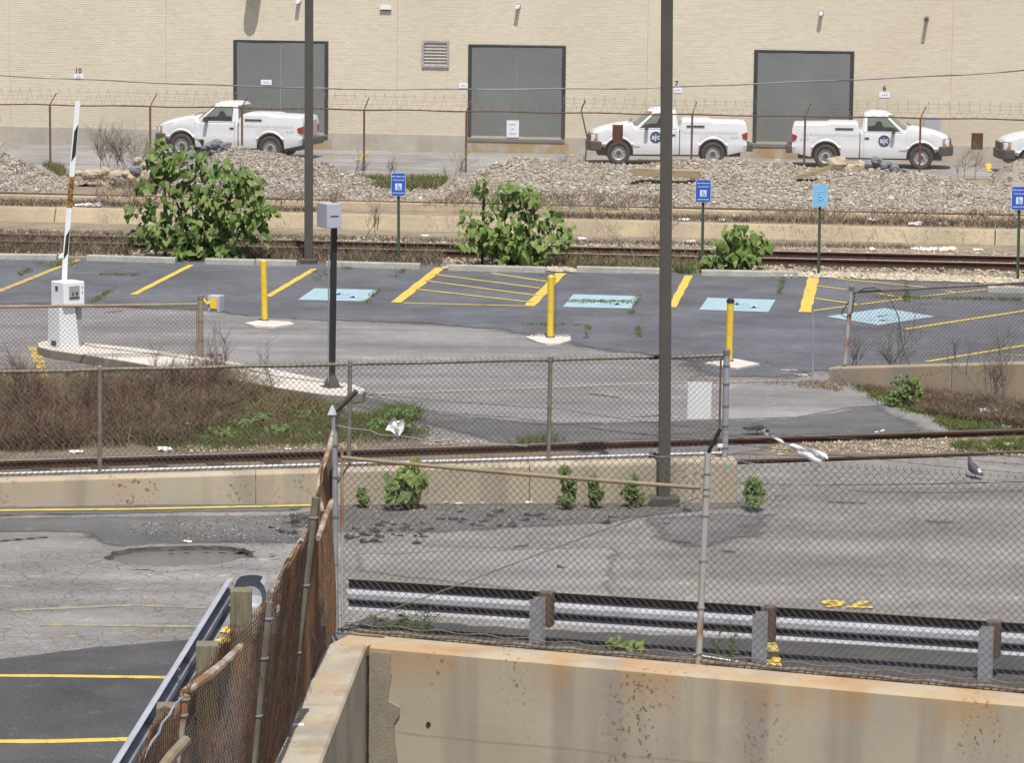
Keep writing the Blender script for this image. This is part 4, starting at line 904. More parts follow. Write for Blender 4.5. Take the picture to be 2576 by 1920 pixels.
mb = MB(); mb.tube(bp, 0.022, 8); mb.build('post', 'rust', ff)['label'] = 'bent rusty post'
mb = MB(); ta, tb = FP.tz(-200, 300)[0], FP.tz(2750, 300)[0]; n = 60
mb.tube([FP.P(ta + (tb - ta) * i / n, FZ + 0.012 * math.sin(i * 1.3) - 0.008) for i in range(n + 1)], 0.021, 6); mb.build('top_rail', 'rust', ff)
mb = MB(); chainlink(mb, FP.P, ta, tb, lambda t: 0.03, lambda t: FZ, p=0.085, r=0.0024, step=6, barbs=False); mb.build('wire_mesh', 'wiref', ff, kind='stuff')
mb = MB(); n = int((tb - ta) / 0.28 * 14); pts = []
for i in range(n):
    th = i / 14 * 2 * math.pi; pts.append(FP.P(ta + 0.28 * i / 14 + 0.05 * math.cos(th), FZ + 0.24 + 0.22 * math.sin(th), 0.16 * math.cos(th)))
mb.tube(pts, 0.0035, 3, caps=False)
ms = MB()
for i in range(0, n, 3):
    p = pts[i]
    if R.random() < 0.5: ms.box(p, (0.035, 0.004, 0.012), (Vector((math.cos(i), 0, math.sin(i))), Vector((0, 1, 0)), Vector((-math.sin(i), 0, math.cos(i)))))
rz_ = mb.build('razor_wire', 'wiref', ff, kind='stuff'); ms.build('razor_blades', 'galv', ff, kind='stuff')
mb = MB()
for z, o in ((0.14, -.04), (0.25, -.07), (0.36, -.1)): mb.tube([FP.P(ta + (tb - ta) * i / 30, FZ + z + 0.015 * math.sin(i * 2.1 + z * 9), o) for i in range(31)], 0.003, 3, caps=False)
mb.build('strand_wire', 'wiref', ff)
for u0, u1, v0, v1, l in ((1541, 1567, 313, 356, 'brown metal plate hanging on the far fence before the middle pickup bonnet'), (2444, 2472, 334, 376, 'brown metal plate hanging on the far fence between the right pickup and the rightmost pickup'), (-12, 1, 288, 308, 'brown metal plate on the far fence cut by the left edge')):
    a, z1 = FP.tz(u0, v0); b, z0 = FP.tz(u1, v1); mb = MB(); mb.box(FP.P((a+b)/2, (z0+z1)/2, 0.03), (b - a, 0.012, z1 - z0), (FP.t, FP.n, Vector((0, 0, 1)))); tag(mb.build('plate', 'brownp', bevel=0.004), l, 'plate')
# overhead cable
cp = [(-250, 182), (0, 190), (200, 199), (490, 212), (860, 224), (1200, 224.5), (1580, 222), (1716, 218), (1880, 211), (2150, 200), (2420, 188), (2576, 176), (2850, 160)]
mb = MB(); pts = []
for (a, b) in zip(cp, cp[1:]):
    n = max(3, int((b[0] - a[0]) / 40))
    for i in range(n): f = i / n; pts.append(V(a[0] + (b[0]-a[0]) * f, a[1] + (b[1]-a[1]) * f + 0.8 * math.sin(pts.__len__() * 0.9), 78 - 4 * (a[0]) / 2576))
mb.tube(pts, 0.016, 6); o = mb.build('overhead_cable', 'cable'); tag(o, 'sagging overhead cable crossing in front of the brick wall', 'cable')

# ---------------------------------------------------------------- pickups
def lerp_list(x, L_):
    if x <= L_[0][0]: return L_[0][1]
    for (a, za), (b, zb) in zip(L_, L_[1:]):
        if x <= b: return za + (zb - za) * (x - a) / (b - a)
    return L_[-1][1]
TOP = [(-0.80, 0.83), (-0.74, 0.93), (-0.6, 1.0), (-0.35, 1.08), (0.0, 1.15), (0.25, 1.19), (0.38, 1.20), (0.46, 1.12), (0.60, 1.07), (1.74, 1.07), (1.755, 1.06), (1.80, 1.20), (1.83, 1.27), (1.90, 1.305), (2.0, 1.315), (2.66, 1.315), (2.74, 1.28), (3.62, 1.265), (3.69, 1.25), (3.72, 1.16)]
WID = [(-0.84, 0.70), (-0.74, 0.86), (-0.55, 0.95), (-0.2, 0.99), (0.4, 1.0), (3.5, 1.0), (3.72, 0.975)]
def bot(x):
    b = 0.31
    if x > 3.15: b = 0.31 + (x - 3.15) * 0.22
    if x < -0.4: b = 0.52
    for c, r in ((0.0, 0.425), (2.74, 0.425)):
        if abs(x - c) < r: b = max(b, 0.33 + math.sqrt(max(0, r * r - (x - c) ** 2)))
    return b
def make_pickup():
    t = thing('pickup_truck', '', 'pickup truck', (0, 0, 0), 'white pickups parked along the warehouse')
    xs_ = sorted(set([round(-0.80 + 0.04 * i, 3) for i in range(114)] + [3.72, 1.745, 1.76, -0.426, 0.426, 2.314, 3.166]))
    mb = MB(); nr = None
    for x in xs_:
        if 1.745 < x < 1.76: pass
        tp = lerp_list(x, TOP); w = lerp_list(x, WID); b = bot(x)
        arch = max(0, b - 0.33) if (abs(x) < .43 or abs(x - 2.74) < .43) else 0
        rows = [(0.79, b), (0.85 + (0.018 if arch else 0), max(0.60, b + 0.045)), (0.835, max(0.655, b + 0.10)), (0.845, max(0.84, b + 0.15)), (0.825, min(tp - 0.07, 1.02) if tp > 1.1 else tp - 0.06), (0.80, tp - 0.045), (0.75, tp - 0.008), (0.40, tp + 0.022), (0.0, tp + 0.03)]
        zc = -1; out = []
        for (y, z) in rows: z = max(z, zc + 0.004); zc = z; out.append((y * w, z))
        full = [(x, -y, z) for y, z in out] + [(x, y, z) for y, z in reversed(out[:-1])]
        mb.v += full; nr = len(full)
    for i in range(len(xs_) - 1):
        if abs((xs_[i] + xs_[i+1]) / 2 - 1.7525) < 0.008:
            pass
        for j in range(nr - 1): mb.f.append((i*nr+j, (i+1)*nr+j, (i+1)*nr+j+1, i*nr+j+1))
    mb.f.append(tuple(range(nr))); k = (len(xs_) - 1) * nr; mb.f.append(tuple(reversed(range(k, k + nr))))
    bd = mb.build('body', 'body', t, local=True, smooth=True)
    e = bd.modifiers.new('edge', 'EDGE_SPLIT'); e.split_angle = math.radians(32)
    def bxl(name, m, x0, x1, y0, y1, z0, z1, par=t, bevel=0.0, taper=1.0):
        m2 = MB(); m2.box(((x0+x1)/2, (y0+y1)/2, (z0+z1)/2), (x1-x0, y1-y0, z1-z0), taper=taper); return m2.build(name, m, par, local=True, bevel=bevel)
    bxl('chassis', 'bumper', -0.60, 3.55, -0.66, 0.66, 0.26, 0.86)
    # cab
    def gh(z):                                   # front x, rear x, half width of the cab shell at height z
        f = max(0.0, (z - 1.06) / 0.52); return 0.36 + 0.60 * f ** 0.9, 1.735 - 0.07 * f, 0.80 - 0.155 * f
    lv = [1.05, 1.1, 1.2, 1.3, 1.4, 1.5, 1.56, 1.60, 1.625, 1.635]; mb = MB()
    for z in lv:
        a, b, hw = gh(min(z, 1.58)); sh = max(0, (z - 1.56)) * 1.5; sh = (sh / 0.1125) ** 2 * 0.16
        a += sh * 1.2; b -= sh; hw -= sh; c = 0.10 * (1 if z < 1.58 else .8)
        mb.v += [(a + 0.10, -hw, z), (a + 0.02, -hw + 0.10, z), (a - 0.05, -hw * .5, z), (a - 0.07, 0, z), (a - 0.05, hw * .5, z), (a + 0.02, hw - 0.10, z), (a + 0.10, hw, z), (b - 0.06, hw, z), (b, hw - 0.07, z), (b, -hw + 0.07, z), (b - 0.06, -hw, z)]
    n = 11
    mb.f = [(i*n+j, i*n+(j+1) % n, (i+1)*n+(j+1) % n, (i+1)*n+j) for i in range(len(lv)-1) for j in range(n)]; mb.f.append(tuple((len(lv)-1)*n + j for j in range(n)))
    cb = mb.build('cab', 'body', t, local=True, smooth=True); e = cb.modifiers.new('edge', 'EDGE_SPLIT'); e.split_angle = math.radians(30)
    def gp(x, z, side, off=0.006): return (x, side * (gh(z)[2] + off), z)
    for s in (-1, 1):
        def sp(pts, m, name, par=t, off=0.006):
            m2 = MB(); P = [gp(x, z, s, off) for x, z in pts]; P = P if s < 0 else P[::-1]; m2.face(P); return m2.build(name, m, par, local=True)
        sp([(0.60, 1.085), (1.56, 1.085), (1.56, 1.50), (1.03, 1.50)], 'ink', 'window_seal', off=0.004)
        wd = sp([(0.66, 1.10), (1.54, 1.10), (1.54, 1.485), (1.05, 1.485)], 'glass', 'side_window', off=0.007)
        sp([(0.66, 1.10), (1.54, 1.10), (1.54, 1.22), (1.36, 1.24), (1.28, 1.37), (1.17, 1.37), (1.10, 1.22), (0.80, 1.20)], 'glassd', 'seat_silhouette', wd, off=0.010)
        y = s * 0.846
        bxl('door_handle', 'blackpl', 1.50, 1.63, min(y, y + s*.012), max(y, y + s*.012), 0.855, 0.905)
        bxl('lid_vent', 'blackpl', 1.96, 2.48, min(s*.795, s*.84), max(s*.795, s*.84), 1.12, 1.165)
        bxl('cab_gap', 'dark', 1.752, 1.772, min(s*.70, s*.858), max(s*.70, s*.858), 0.315, 1.06)
        bxl('door_gap', 'greyink', 0.428, 0.436, min(s*.80, s*.851), max(s*.80, s*.851), 0.70, 1.04)
        bxl('door_gap', 'greyink', 1.645, 1.653, min(s*.80, s*.851), max(s*.80, s*.851), 0.40, 1.04)
        bxl('rocker_shade', 'alu', 0.10 + .33, 0.62, min(s*.80, s*.846), max(s*.80, s*.846), 0.535, 0.55)
        m2 = MB(); P = [(0.66, s*.87, 1.06), (0.90, s*1.0, 1.08), (0.90, s*1.0, 1.21), (0.74, s*.88, 1.20)]
        m2.box((0.80, s * 0.955, 1.13), (0.10, 0.20, 0.15)); mr = m2.build('mirror', 'blackpl', t, local=True, bevel=0.02)
        # lamps
        m2 = MB(); w1, w2 = 0.64, 0.815
        def lamp(z0, z1, m, name, x0=-0.845, x1=-0.62):
            m3 = MB(); pts = [(x0 + .02, s*.50), (x0 + .075, s*.66), (x0 + 0.12, s*.72), (x1, s*.815), (x1, s*.6), (x0 + .1, s*.5)]; pts = pts if s > 0 else pts[::-1]; m3.prism(pts[::-1], z0, z1); return m3.build(name, m, t, local=True)
        lamp(0.76, 0.905, 'lens', 'headlight', x0=-0.835); lamp(0.675, 0.755, 'amber', 'indicator', x0=-0.85)
        m3 = MB(); q = [(3.60, 0.80), (3.735, 0.77), (3.735, 0.98), (3.68, 0.965), (3.57, 0.92)]
        n0 = len(m3.v); ya, yb = s*.62, s*.848; m3.v += [(x, ya, z) for x, z in q] + [(x, yb, z) for x, z in q]; k = 5
        m3.f = [tuple(range(k)), tuple(reversed(range(k, 2*k)))] + [((i+1) % k, i, k+i, k+(i+1) % k) for i in range(k)]; m3.build('tail_light', 'tail', t, local=True)
        # roundel and writing
        m3 = MB(); c0 = (1.07, y + s*.006, 0.815); ring = [(c0[0] + 0.165*math.cos(a), c0[1], c0[2] + 0.165*math.sin(a)) for a in [i*math.pi/14 for i in range(28)]]
        m3.v = ring + [(x, y - s*.01, z) for x, yy, z in ring]; m3.f = [tuple(range(28) if s < 0 else reversed(range(28)))] + [(i, (i+1) % 28, 28+(i+1) % 28, 28+i) for i in range(28)]
        rd = m3.build('roundel', 'navy', t, local=True)
        xd = Vector((1, 0, 0)) if s < 0 else Vector((-1, 0, 0))
        text('lettering', 'ajc', 0.225, (1.07, y + s*.010, 0.825), xd, (0, 0, 1), 'signw', rd, local=True, bold=0.005)
        text('lettering', 'The Atlanta Journal-Constitution', 0.125, (2.62, s*.852, 0.985), xd, (0, 0, 1), 'faint', t, local=True)
        text('lettering', 'ajc.com', 0.085, (3.36, s*.852, 0.83), xd, (0, 0, 1), 'greyink', t, local=True)
    # windscreen and back window
    for (nm, zz0, zz1, which) in (('windscreen', 1.13, 1.55, 0), ('rear_window', 1.18, 1.53, 1)):
        m2 = MB(); g = 6
        rows = []
        for z in [zz0 + (zz1 - zz0) * i / g for i in range(g + 1)]:
            a, b, hw = gh(z)
            if which == 0: rows.append([(a + 0.075 - .012, -hw + .03, z), (a + 0.012 - .014, -hw + 0.12, z), (a - 0.064, -hw * .5, z), (a - 0.084, 0, z), (a - 0.064, hw * .5, z), (a + .0, hw - 0.12, z), (a + 0.063, hw - .03, z)])
            else: rows.append([(b + .006, hw - 0.10, z), (b + .006, 0, z), (b + .006, -hw + .1, z)])
        k = len(rows[0]); m2.v = [p for r in rows for p in r]
        m2.f = [(i*k+j+1, i*k+j, (i+1)*k+j, (i+1)*k+j+1) for i in range(g) for j in range(k-1)]; m2.build(nm, 'glass', t, local=True, smooth=True)
    m2 = MB(); m2.tube([(0.30, -.5, 1.215), (0.42, -.1, 1.30)], 0.012, 4); m2.tube([(0.30, .1, 1.215), (0.42, .5, 1.30)], 0.012, 4); m2.build('wiper', 'blackpl', t, local=True)
    # bumpers and grille
    m2 = MB(); P = [(-0.93, -0.30), (-0.90, -0.58), (-0.78, -0.78), (-0.50, -0.845), (-0.50, 0.845), (-0.78, 0.78), (-0.90, 0.58), (-0.93, 0.30)]
    m2.prism(P, 0.40, 0.68); m2.build('front_bumper', 'bumper', t, local=True, bevel=0.035)
    bxl('grille', 'bumper', -0.86, -0.78, -0.52, 0.52, 0.70, 0.86)
    bxl('rear_bumper', 'bumper', 3.70, 3.90, -0.80, 0.80, 0.42, 0.64, bevel=0.03)
    bxl('tailgate_seam', 'greyink', 3.716, 3.724, -0.62, 0.62, 0.66, 1.12)
    # wheels
    for cx, sgn in ((0, -1), (0, 1), (2.74, -1), (2.74, 1)):
        m2 = MB(); n = 28; pr = [(0.205, 0.0), (0.215, 0.10), (0.32, 0.11), (0.34, 0.085), (0.345, 0.0), (0.34, -0.085), (0.32, -0.11), (0.2, -0.1)]
        for (r, y) in pr: m2.v += [(cx + r*math.cos(2*math.pi*i/n), sgn*0.735 + sgn*y, 0.345 + r*math.sin(2*math.pi*i/n)) for i in range(n)]
        m2.f = [(a*n+i, a*n+(i+1) % n, (a+1)*n+(i+1) % n, (a+1)*n+i) for a in range(len(pr)-1) for i in range(n)]
        wl = m2.build('wheel', 'tyre', t, local=True, smooth=True)
        m2 = MB(); pr = [(0.21, 0.085), (0.195, 0.06), (0.175, 0.035), (0.12, 0.05), (0.085, 0.065), (0.0, 0.065)]
        for (r, y) in pr: m2.v += [(cx + r*math.cos(2*math.pi*i/n), sgn*0.735 + sgn*y, 0.345 + r*math.sin(2*math.pi*i/n)) for i in range(n)]
        m2.f = [(a*n+i, a*n+(i+1) % n, (a+1)*n+(i+1) % n, (a+1)*n+i) for a in range(len(pr)-1) for i in range(n)]
        m2.build('rim', 'rim', wl, local=True, smooth=True)
        m2 = MB(); m2.tube([(cx, sgn*0.80, 0.345), (cx, sgn*0.815, 0.345)], 0.07, 14)
        for q in range(8): a = q * math.pi / 4; m2.tube([(cx + .145*math.cos(a), sgn*.775, .345 + .145*math.sin(a)), (cx + .145*math.cos(a), sgn*.785, .345 + .145*math.sin(a))], 0.014, 6)
        m2.build('hub', 'bumper', wl, local=True)
    return t
def kids(o): return [c for c in bpy.data.objects if c.parent == o]
def copy_tree(o, parent=None):
    c = o.copy(); C.objects.link(c); c.parent = parent
    for k in kids(o): copy_tree(k, c)
    return c
proto = make_pickup(); 
def put(o, u, v, rot, label, lx=1.37):         # wheel-base midpoint placed at the photo position
    p = G(u, v); d = Vector((math.cos(rot), math.sin(rot), 0)); side = Vector((-d.y, d.x, 0))
    s = 1 if d.x > 0 else -1
    o.location = p - d * 1.37 + side * 0.74 * s; o.rotation_euler = (0, 0, rot); o['label'] = label
pk = [copy_tree(proto) for _ in range(3)]
put(proto, 1674, 415, math.radians(1), 'white pickup facing left behind the near lamp pole, round logo on its door')
put(pk[0], 570, 397, math.radians(-14), 'white pickup facing left at the left, before the leftmost loading door')
put(pk[1], 2196, 424, math.radians(180 - 6), 'white pickup facing right, rocks heaped in front of its wheels')
put(pk[2], 2715, 438, math.radians(1), 'white pickup cut by the right edge, only its nose showing')

for k_ in kids(pk[0]):                          # the left pickup carries no roundel
    if k_.name.startswith('roundel'):
        for q_ in kids(k_): bpy.data.objects.remove(q_)
        bpy.data.objects.remove(k_)
# ---------------------------------------------------------------- parking lot furniture
def stopblk(u0, u1, v0, v1, label, rot=None):
    a, b = G(u0, v0), G(u1, v1); d = (b - a).normalized(); sd_ = Vector((-d.y, d.x, 0))
    mb = MB(); mb.extr([(0, 0.0), (0.015, 0.11), (0.04, 0.13), (0.13, 0.13), (0.155, 0.11), (0.17, 0.0)], [a, b], [sd_, sd_], False)
    o = mb.build('wheel_stop', 'kerb', bevel=0.012); tag(o, label, 'wheel stop', 'concrete wheel stops along the parking bays'); return o
stopblk(-110, 142, 653, 656, 'leftmost concrete wheel stop, behind the striped barrier arm')
stopblk(217, 440, 657, 664, 'concrete wheel stop left of the tall leafy bush')
stopblk(514, 640, 666, 669, 'concrete wheel stop right under the tall leafy bush')
stopblk(642, 745, 668, 671, 'short concrete wheel stop just left of the left lamp pole')
stopblk(820, 1056, 673, 679, 'concrete wheel stop in front of the leftmost blue parking sign')
stopblk(1127, 1372, 682, 688, 'concrete wheel stop in the shade of the middle leafy bush')
stopblk(1450, 1661, 686, 691, 'concrete wheel stop left of the near lamp pole')
stopblk(1764, 2007, 695, 699, 'concrete wheel stop under the small leafy bush')
stopblk(2484, 2640, 737, 742, 'concrete wheel stop at the far right behind the leaning rail')

def signpost(u, v, u0, u1, v0, v1, label, faded=False, backpost='greenp'):
    p = G(u, v); Y = p.y; t = thing('parking_sign', label, 'sign', p, 'accessible parking signs on green posts')
    a, b = V(u0, v0, Y), V(u1, v1, Y); c = (a + b) / 2; w_, h_ = (b.x - a.x), (a.z - b.z)
    top = Vector((c.x, Y, c.z)); mb = MB(); d = (top - p)
    mb.extr([(-0.03, 0.012), (-0.018, 0.012), (-0.012, -0.012), (0.012, -0.012), (0.018, 0.012), (0.03, 0.012), (0.018, -0.022), (-0.018, -0.022)], [p, top], [Vector((1, 0, 0))] * 2, False, up=Vector((0, -1, 0)))
    mb.build('post', backpost, t)
    y = Y - 0.03; q = 0.022
    def rr(w, h, y): return [(c.x - w/2 + q, y, c.z - h/2), (c.x + w/2 - q, y, c.z - h/2), (c.x + w/2, y, c.z - h/2 + q), (c.x + w/2, y, c.z + h/2 - q), (c.x + w/2 - q, y, c.z + h/2), (c.x - w/2 + q, y, c.z + h/2), (c.x - w/2, y, c.z + h/2 - q), (c.x - w/2, y, c.z - h/2 + q)]
    mb = MB(); A_, B_ = rr(w_, h_, y), rr(w_, h_, y + 0.004); mb.v = A_ + B_; mb.f = [tuple(range(8)), tuple(reversed(range(8, 16)))] + [((i+1) % 8, i, 8+i, 8+(i+1) % 8) for i in range(8)]
    pa = mb.build('sign_panel', 'signwf' if faded else 'signw', t)
    mb = MB(); mb.v = rr(w_ - 0.014, h_ - 0.014, y - 0.0015); mb.f = [tuple(range(8))]; mb.build('sign_face', 'bluef' if faded else 'blue', pa)
    X = Vector((1, 0, 0)); U = Vector((0, 0, 1)); k = h_ / 0.46; wm = 'signwf' if faded else 'signw'
    text('lettering', 'PERMIT PARKING ONLY', 0.030*k, (c.x, y - .003, c.z + .155*k), X, U, wm, pa, sx=0.82, bold=0.001)
    text('lettering', 'TOW-AWAY ZONE', 0.032*k, (c.x, y - .003, c.z + .085*k), X, U, wm, pa, sx=0.8, bold=0.001)
    text('lettering', 'MAXIMUM FINE $500', 0.030*k, (c.x, y - .003, c.z - .17*k), X, U, wm, pa, sx=0.85, bold=0.001)
    sz = 0.20 if faded else 0.135; mb = MB(); cc = c.z - (0.02 if faded else 0.045)*k
    if faded:
        for (x, z, w2, h2) in ((0, sz/2, sz, .006), (0, -sz/2, sz, .006), (-sz/2, 0, .006, sz), (sz/2, 0, .006, sz)): mb.box((c.x + x, y - .004, cc + z), (w2, .002, h2))
    else: mb.box((c.x, y - .003, cc), (sz, .002, sz))
    mb.build('symbol_panel', wm, pa)
    mb = MB(); s2 = sz * 0.42; cm = 'signwf' if faded else 'blue'
    def W(x, z): return Vector((c.x + x * s2, y - 0.007, cc + z * s2))
    P = [W(0.05 + .5*math.cos(a), -.3 + .5*math.sin(a)) for a in [2.1 + i*0.4 for i in range(12)]]; mb.tube(P, 0.0045*sz/.135, 4)
    mb.tube([W(-.15, .55), W(-.05, 0), W(.4, 0), W(.65, -.55), W(.85, -.5)], 0.005*sz/.135, 4); mb.tube([W(-.2, .8), W(-.2, .9)], .012, 6); mb.build('wheelchair_symbol', cm, pa)
    return t
signpost(1003, 661, 984.5, 1020.5, 434, 493, 'leftmost bright blue accessible parking sign, left of the middle bush')
signpost(1766, 668, 1750, 1788, 451, 509, 'bright blue accessible parking sign just right of the near lamp pole')
signpost(2059, 694, 2044, 2081.5, 463, 520, 'sun-faded light blue accessible parking sign on a dark post', True, 'greenp')
signpost(2560, 708, 2545, 2583, 468, 528, 'bright blue accessible parking sign cut by the right edge')
for (u, v, ut, vt, l) in ((416, 648, 414, 436, 'bare green sign post standing inside the tall leafy bush'), (1213, 668, 1218, 449, 'bare green sign post rising out of the middle leafy bush')):
    p = G(u, v); q = V(ut, vt, p.y); mb = MB(); mb.extr([(-0.03, 0.012), (-0.018, 0.012), (-0.012, -0.012), (0.012, -0.012), (0.018, 0.012), (0.03, 0.012), (0.018, -0.022), (-0.018, -0.022)], [p, q], [Vector((1, 0, 0))] * 2, False, up=Vector((0, -1, 0)))
    tag(mb.build('sign_post', 'greenp'), l, 'post')

# bollards
def bollard(u, v, ut, vt, label, cap='yellow', padpts=None, r=0.056):
    p = G(u, v); q = V(ut, vt, p.y); t = thing('bollard', label, 'bollard', p, 'yellow steel bollards on concrete pads')
    mb = MB(); d = (q - p); mb.tube([p, p + d * 0.97], r, 18); mb.build('pipe', 'yellow', t, smooth=False)
    mb = MB(); k = 1.12 if cap != 'yellow' else 1.0; mb.tube([p + d * 0.93, p + d * 0.975, p + d * 1.0], [r * k + .001, r * k + .001, r * 0.55], 18); mb.build('cap', cap, t)
    P = [G(a, b, 0.02) for a, b in padpts]; mb = MB(); mb.prism([(x.x, x.y) for x in P][::-1] if (P[1]-P[0]).cross(P[2]-P[1]).z < 0 else [(x.x, x.y) for x in P], 0.0, 0.045); pd = mb.build('concrete_pad', 'island', t, bevel=0.008)
    mb = MB(); mb.tube([Vector((p.x, p.y, .046)), Vector((p.x, p.y, .058))], r * 1.5, 14); mb.build('base_ring', 'ink', t)
    return t, p, q
bollard(666, 812, 662, 653, 'leftmost yellow bollard, tilted, by the left stall line', padpts=[(616, 815), (660, 808), (728, 812), (740, 817), (690, 825), (640, 822)])
tb, pb, qb = bollard(1384, 855, 1386, 692, 'middle yellow bollard with a hanging chain', padpts=[(1322, 850), (1380, 842), (1435, 850), (1437, 858), (1410, 866), (1375, 868), (1350, 862)])
bollard(1833, 915, 1838, 750, 'right yellow bollard with a black cap', cap='black', padpts=[(1772, 916), (1850, 906), (1911, 918), (1852, 929)])
mb = MB(); ch = []
for i in range(26):
    f = i / 25; c = qb.lerp(pb, f * 0.96) + Vector((0.072 + 0.012 * math.sin(f * 3.1), -0.01, -0.02)); ch.append(c)
for i, c in enumerate(ch):
    a = 0 if i % 2 else math.pi / 2; n = 8
    ring = [c + Vector((math.cos(a) * 0.011 * math.cos(2*math.pi*k/n), math.sin(a) * 0.011 * math.cos(2*math.pi*k/n), 0.026 * math.sin(2*math.pi*k/n))) for k in range(n + 1)]
    mb.tube(ring, 0.004, 4, caps=False)
tag(mb.build('chain', 'rust'), 'rusty chain hanging down the side of the middle yellow bollard', 'chain')
mb = MB()
for _ in range(130):
    a = R.uniform(0, 6.28); rr_ = R.uniform(0.12, 0.36); stone(mb, (pb.x + rr_ * math.cos(a), pb.y + 0.1 + abs(rr_ * math.sin(a)) * 1.1, 0.05), R.uniform(.012, .03), R.choice(PAL))
o = mb.build('broken_concrete', 'stone', tb, kind='stuff')

# lamp poles
def lamp_pole(u, v, r, ub, vb0, vb1, ut, vt, bw, label, hgt, far):
    p = G(u, v); top = V(ut, vt, p.y); d = (top - p) / (top.z) ; t = thing('lamp_pole', label, 'lamp post', p)
    q = p + d * hgt; mb = MB()
    for c, s in ((p, 1.0), (q, 0.96)):
        for i, j in ((-1, -1), (1, -1), (1, 1), (-1, 1)): mb.v.append((c.x + i * r * s, c.y + j * r * s, c.z))
    mb.f = [(0, 1, 5, 4), (1, 2, 6, 5), (2, 3, 7, 6), (3, 0, 4, 7), (4, 5, 6, 7)]; mb.build('pole', 'poleb', t, bevel=0.008)
    mb = MB(); mb.box((p.x, p.y, 0.055), (bw, bw, 0.11)); mb.build('base_cover', 'poleb', t, bevel=0.012)
    mb = MB(); mb.box((q.x, q.y - 0.5, q.z), (0.35, 0.7, 0.12)); lh = mb.build('lamp_head', 'poleb', t, bevel=0.02)
    mb = MB(); mb.box((q.x, q.y - 0.55, q.z - 0.065), (0.28, 0.45, 0.02)); mb.build('lens', 'lens', lh)
    return t, p, d
lamp_pole(776.5, 664, 0.085, 0, 0, 0, 777.5, 0, 0.34, 'brown square lamp pole at the left, beside the tall bush', 9, True)
lpt, lpp, lpd = lamp_pole(1671, 1270, 0.071, 0, 0, 0, 1678, 0, 0.36, 'near brown square lamp pole in front of the middle wall', 10, False)

# black post with a grey box
p = G(835, 974, 0.15); t = thing('card_reader_post', 'black post with a light grey box on the end of the white kerb island', 'post', p)
q = V(841, 508, p.y); d = (q - p).normalized(); mb = MB(); ax = (Vector((0.86, 0.5, 0)), Vector((-0.5, 0.86, 0)), Vector((0, 0, 1)))
mb.box((p + q) / 2, (0.075, 0.075, (q - p).length), (ax[0], ax[1], d)); mb.build('post', 'black', t, bevel=0.004)
mb = MB(); mb.box(p + Vector((0, 0, 0.09)), (0.2, 0.2, 0.18), ax, taper=0.4); mb.box(p + Vector((0, 0, 0.008)), (0.26, 0.26, 0.016), ax); mb.build('foot', 'poleb', t)
mb = MB(); off = Vector((-0.05, -0.05, 0)); mb.tube([p + off, p + off + Vector((0, 0, 2.1)) + d * 0], 0.011, 6); mb.build('conduit', 'galv', t)
yaw = math.radians(-48); b0, b1 = Vector((math.cos(yaw), math.sin(yaw), 0)), Vector((-math.sin(yaw), math.cos(yaw), 0))
c = V(828, 541, p.y - 0.08); mb = MB(); mb.box(c, (0.24, 0.34, 0.36), (Vector((math.cos(math.radians(30)), math.sin(math.radians(30)), 0)), Vector((-math.sin(math.radians(30)), math.cos(math.radians(30)), 0)), Vector((0, 0, 1))))
bo = mb.build('box', 'boxgrey', t, bevel=0.01)
rx = Vector((math.cos(math.radians(30)), math.sin(math.radians(30)), 0)); ry = Vector((-rx.y, rx.x, 0))
mb = MB(); mb.box(c + rx * 0.0 - ry * 0.172 + Vector((0, 0, 0.0)), (0.13, 0.01, 0.012), (rx, ry, Vector((0, 0, 1)))); mb.build('card_slot', 'ink', bo)

# kerb island
ID = [(80, 742), (92, 738), (150, 738), (300, 753), (430, 771), (560, 792), (700, 821), (770, 833), (792, 843), (785, 850), (745, 856), (700, 853), (600, 838), (430, 808), (260, 779), (110, 757), (82, 750)]
P = [G(u * D2N, v * D2N, 0.15) for u, v in ID]
mb = MB(); mb.prism([(x.x, x.y) for x in P][::-1], 0.0, 0.15); o = mb.build('kerb_island', 'island', bevel=0.02); tag(o, 'long white concrete kerb island under the ticket machine', 'traffic island')
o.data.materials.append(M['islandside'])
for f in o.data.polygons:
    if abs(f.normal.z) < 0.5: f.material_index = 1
mb = MB(); cbp = [G(u, v, 0.155) for u, v in ((195, 862), (240, 873), (380, 890), (560, 915), (700, 948), (760, 955), (815, 962))]; mb.tube(cbp, 0.007, 5); tag(mb.build('conduit_cable', 'galvd'), 'thin grey cable lying along the top of the white kerb island', 'cable')

# ticket machine with raised arm
p = G(163, 872, 0.15); rt = math.radians(42); e0, e1 = Vector((math.cos(rt), math.sin(rt), 0)), Vector((-math.sin(rt), math.cos(rt), 0)); UZ = Vector((0, 0, 1))
t = thing('ticket_machine', 'white ticket machine on the kerb island at the left', 'ticket machine', p)
mb = MB(); n0 = 0; cc = p + Vector((0, 0, 0)); h1 = 0.66
lo_ = [(-.21, -.17), (.17, -.17), (.17, .17), (-.21, .17)]; hi_ = [(-.21, -.16), (.10, -.16), (.10, .16), (-.21, .16)]
mb.v = [tuple(p + e0 * a + e1 * b) for a, b in lo_] + [tuple(p + e0 * a + e1 * b + UZ * h1) for a, b in hi_]; mb.f = [(0, 1, 5, 4), (1, 2, 6, 5), (2, 3, 7, 6), (3, 0, 4, 7), (4, 5, 6, 7)]
mb.build('column', 'cabinet', t, bevel=0.008)
mb = MB(); cb_ = p + UZ * (h1 + 0.20) + Vector((0.055, 0, 0)); mb.box(cb_, (0.40, 0.36, 0.40), (e0, e1, UZ)); cab_ = mb.build('cabinet', 'cabinet', t, bevel=0.014)
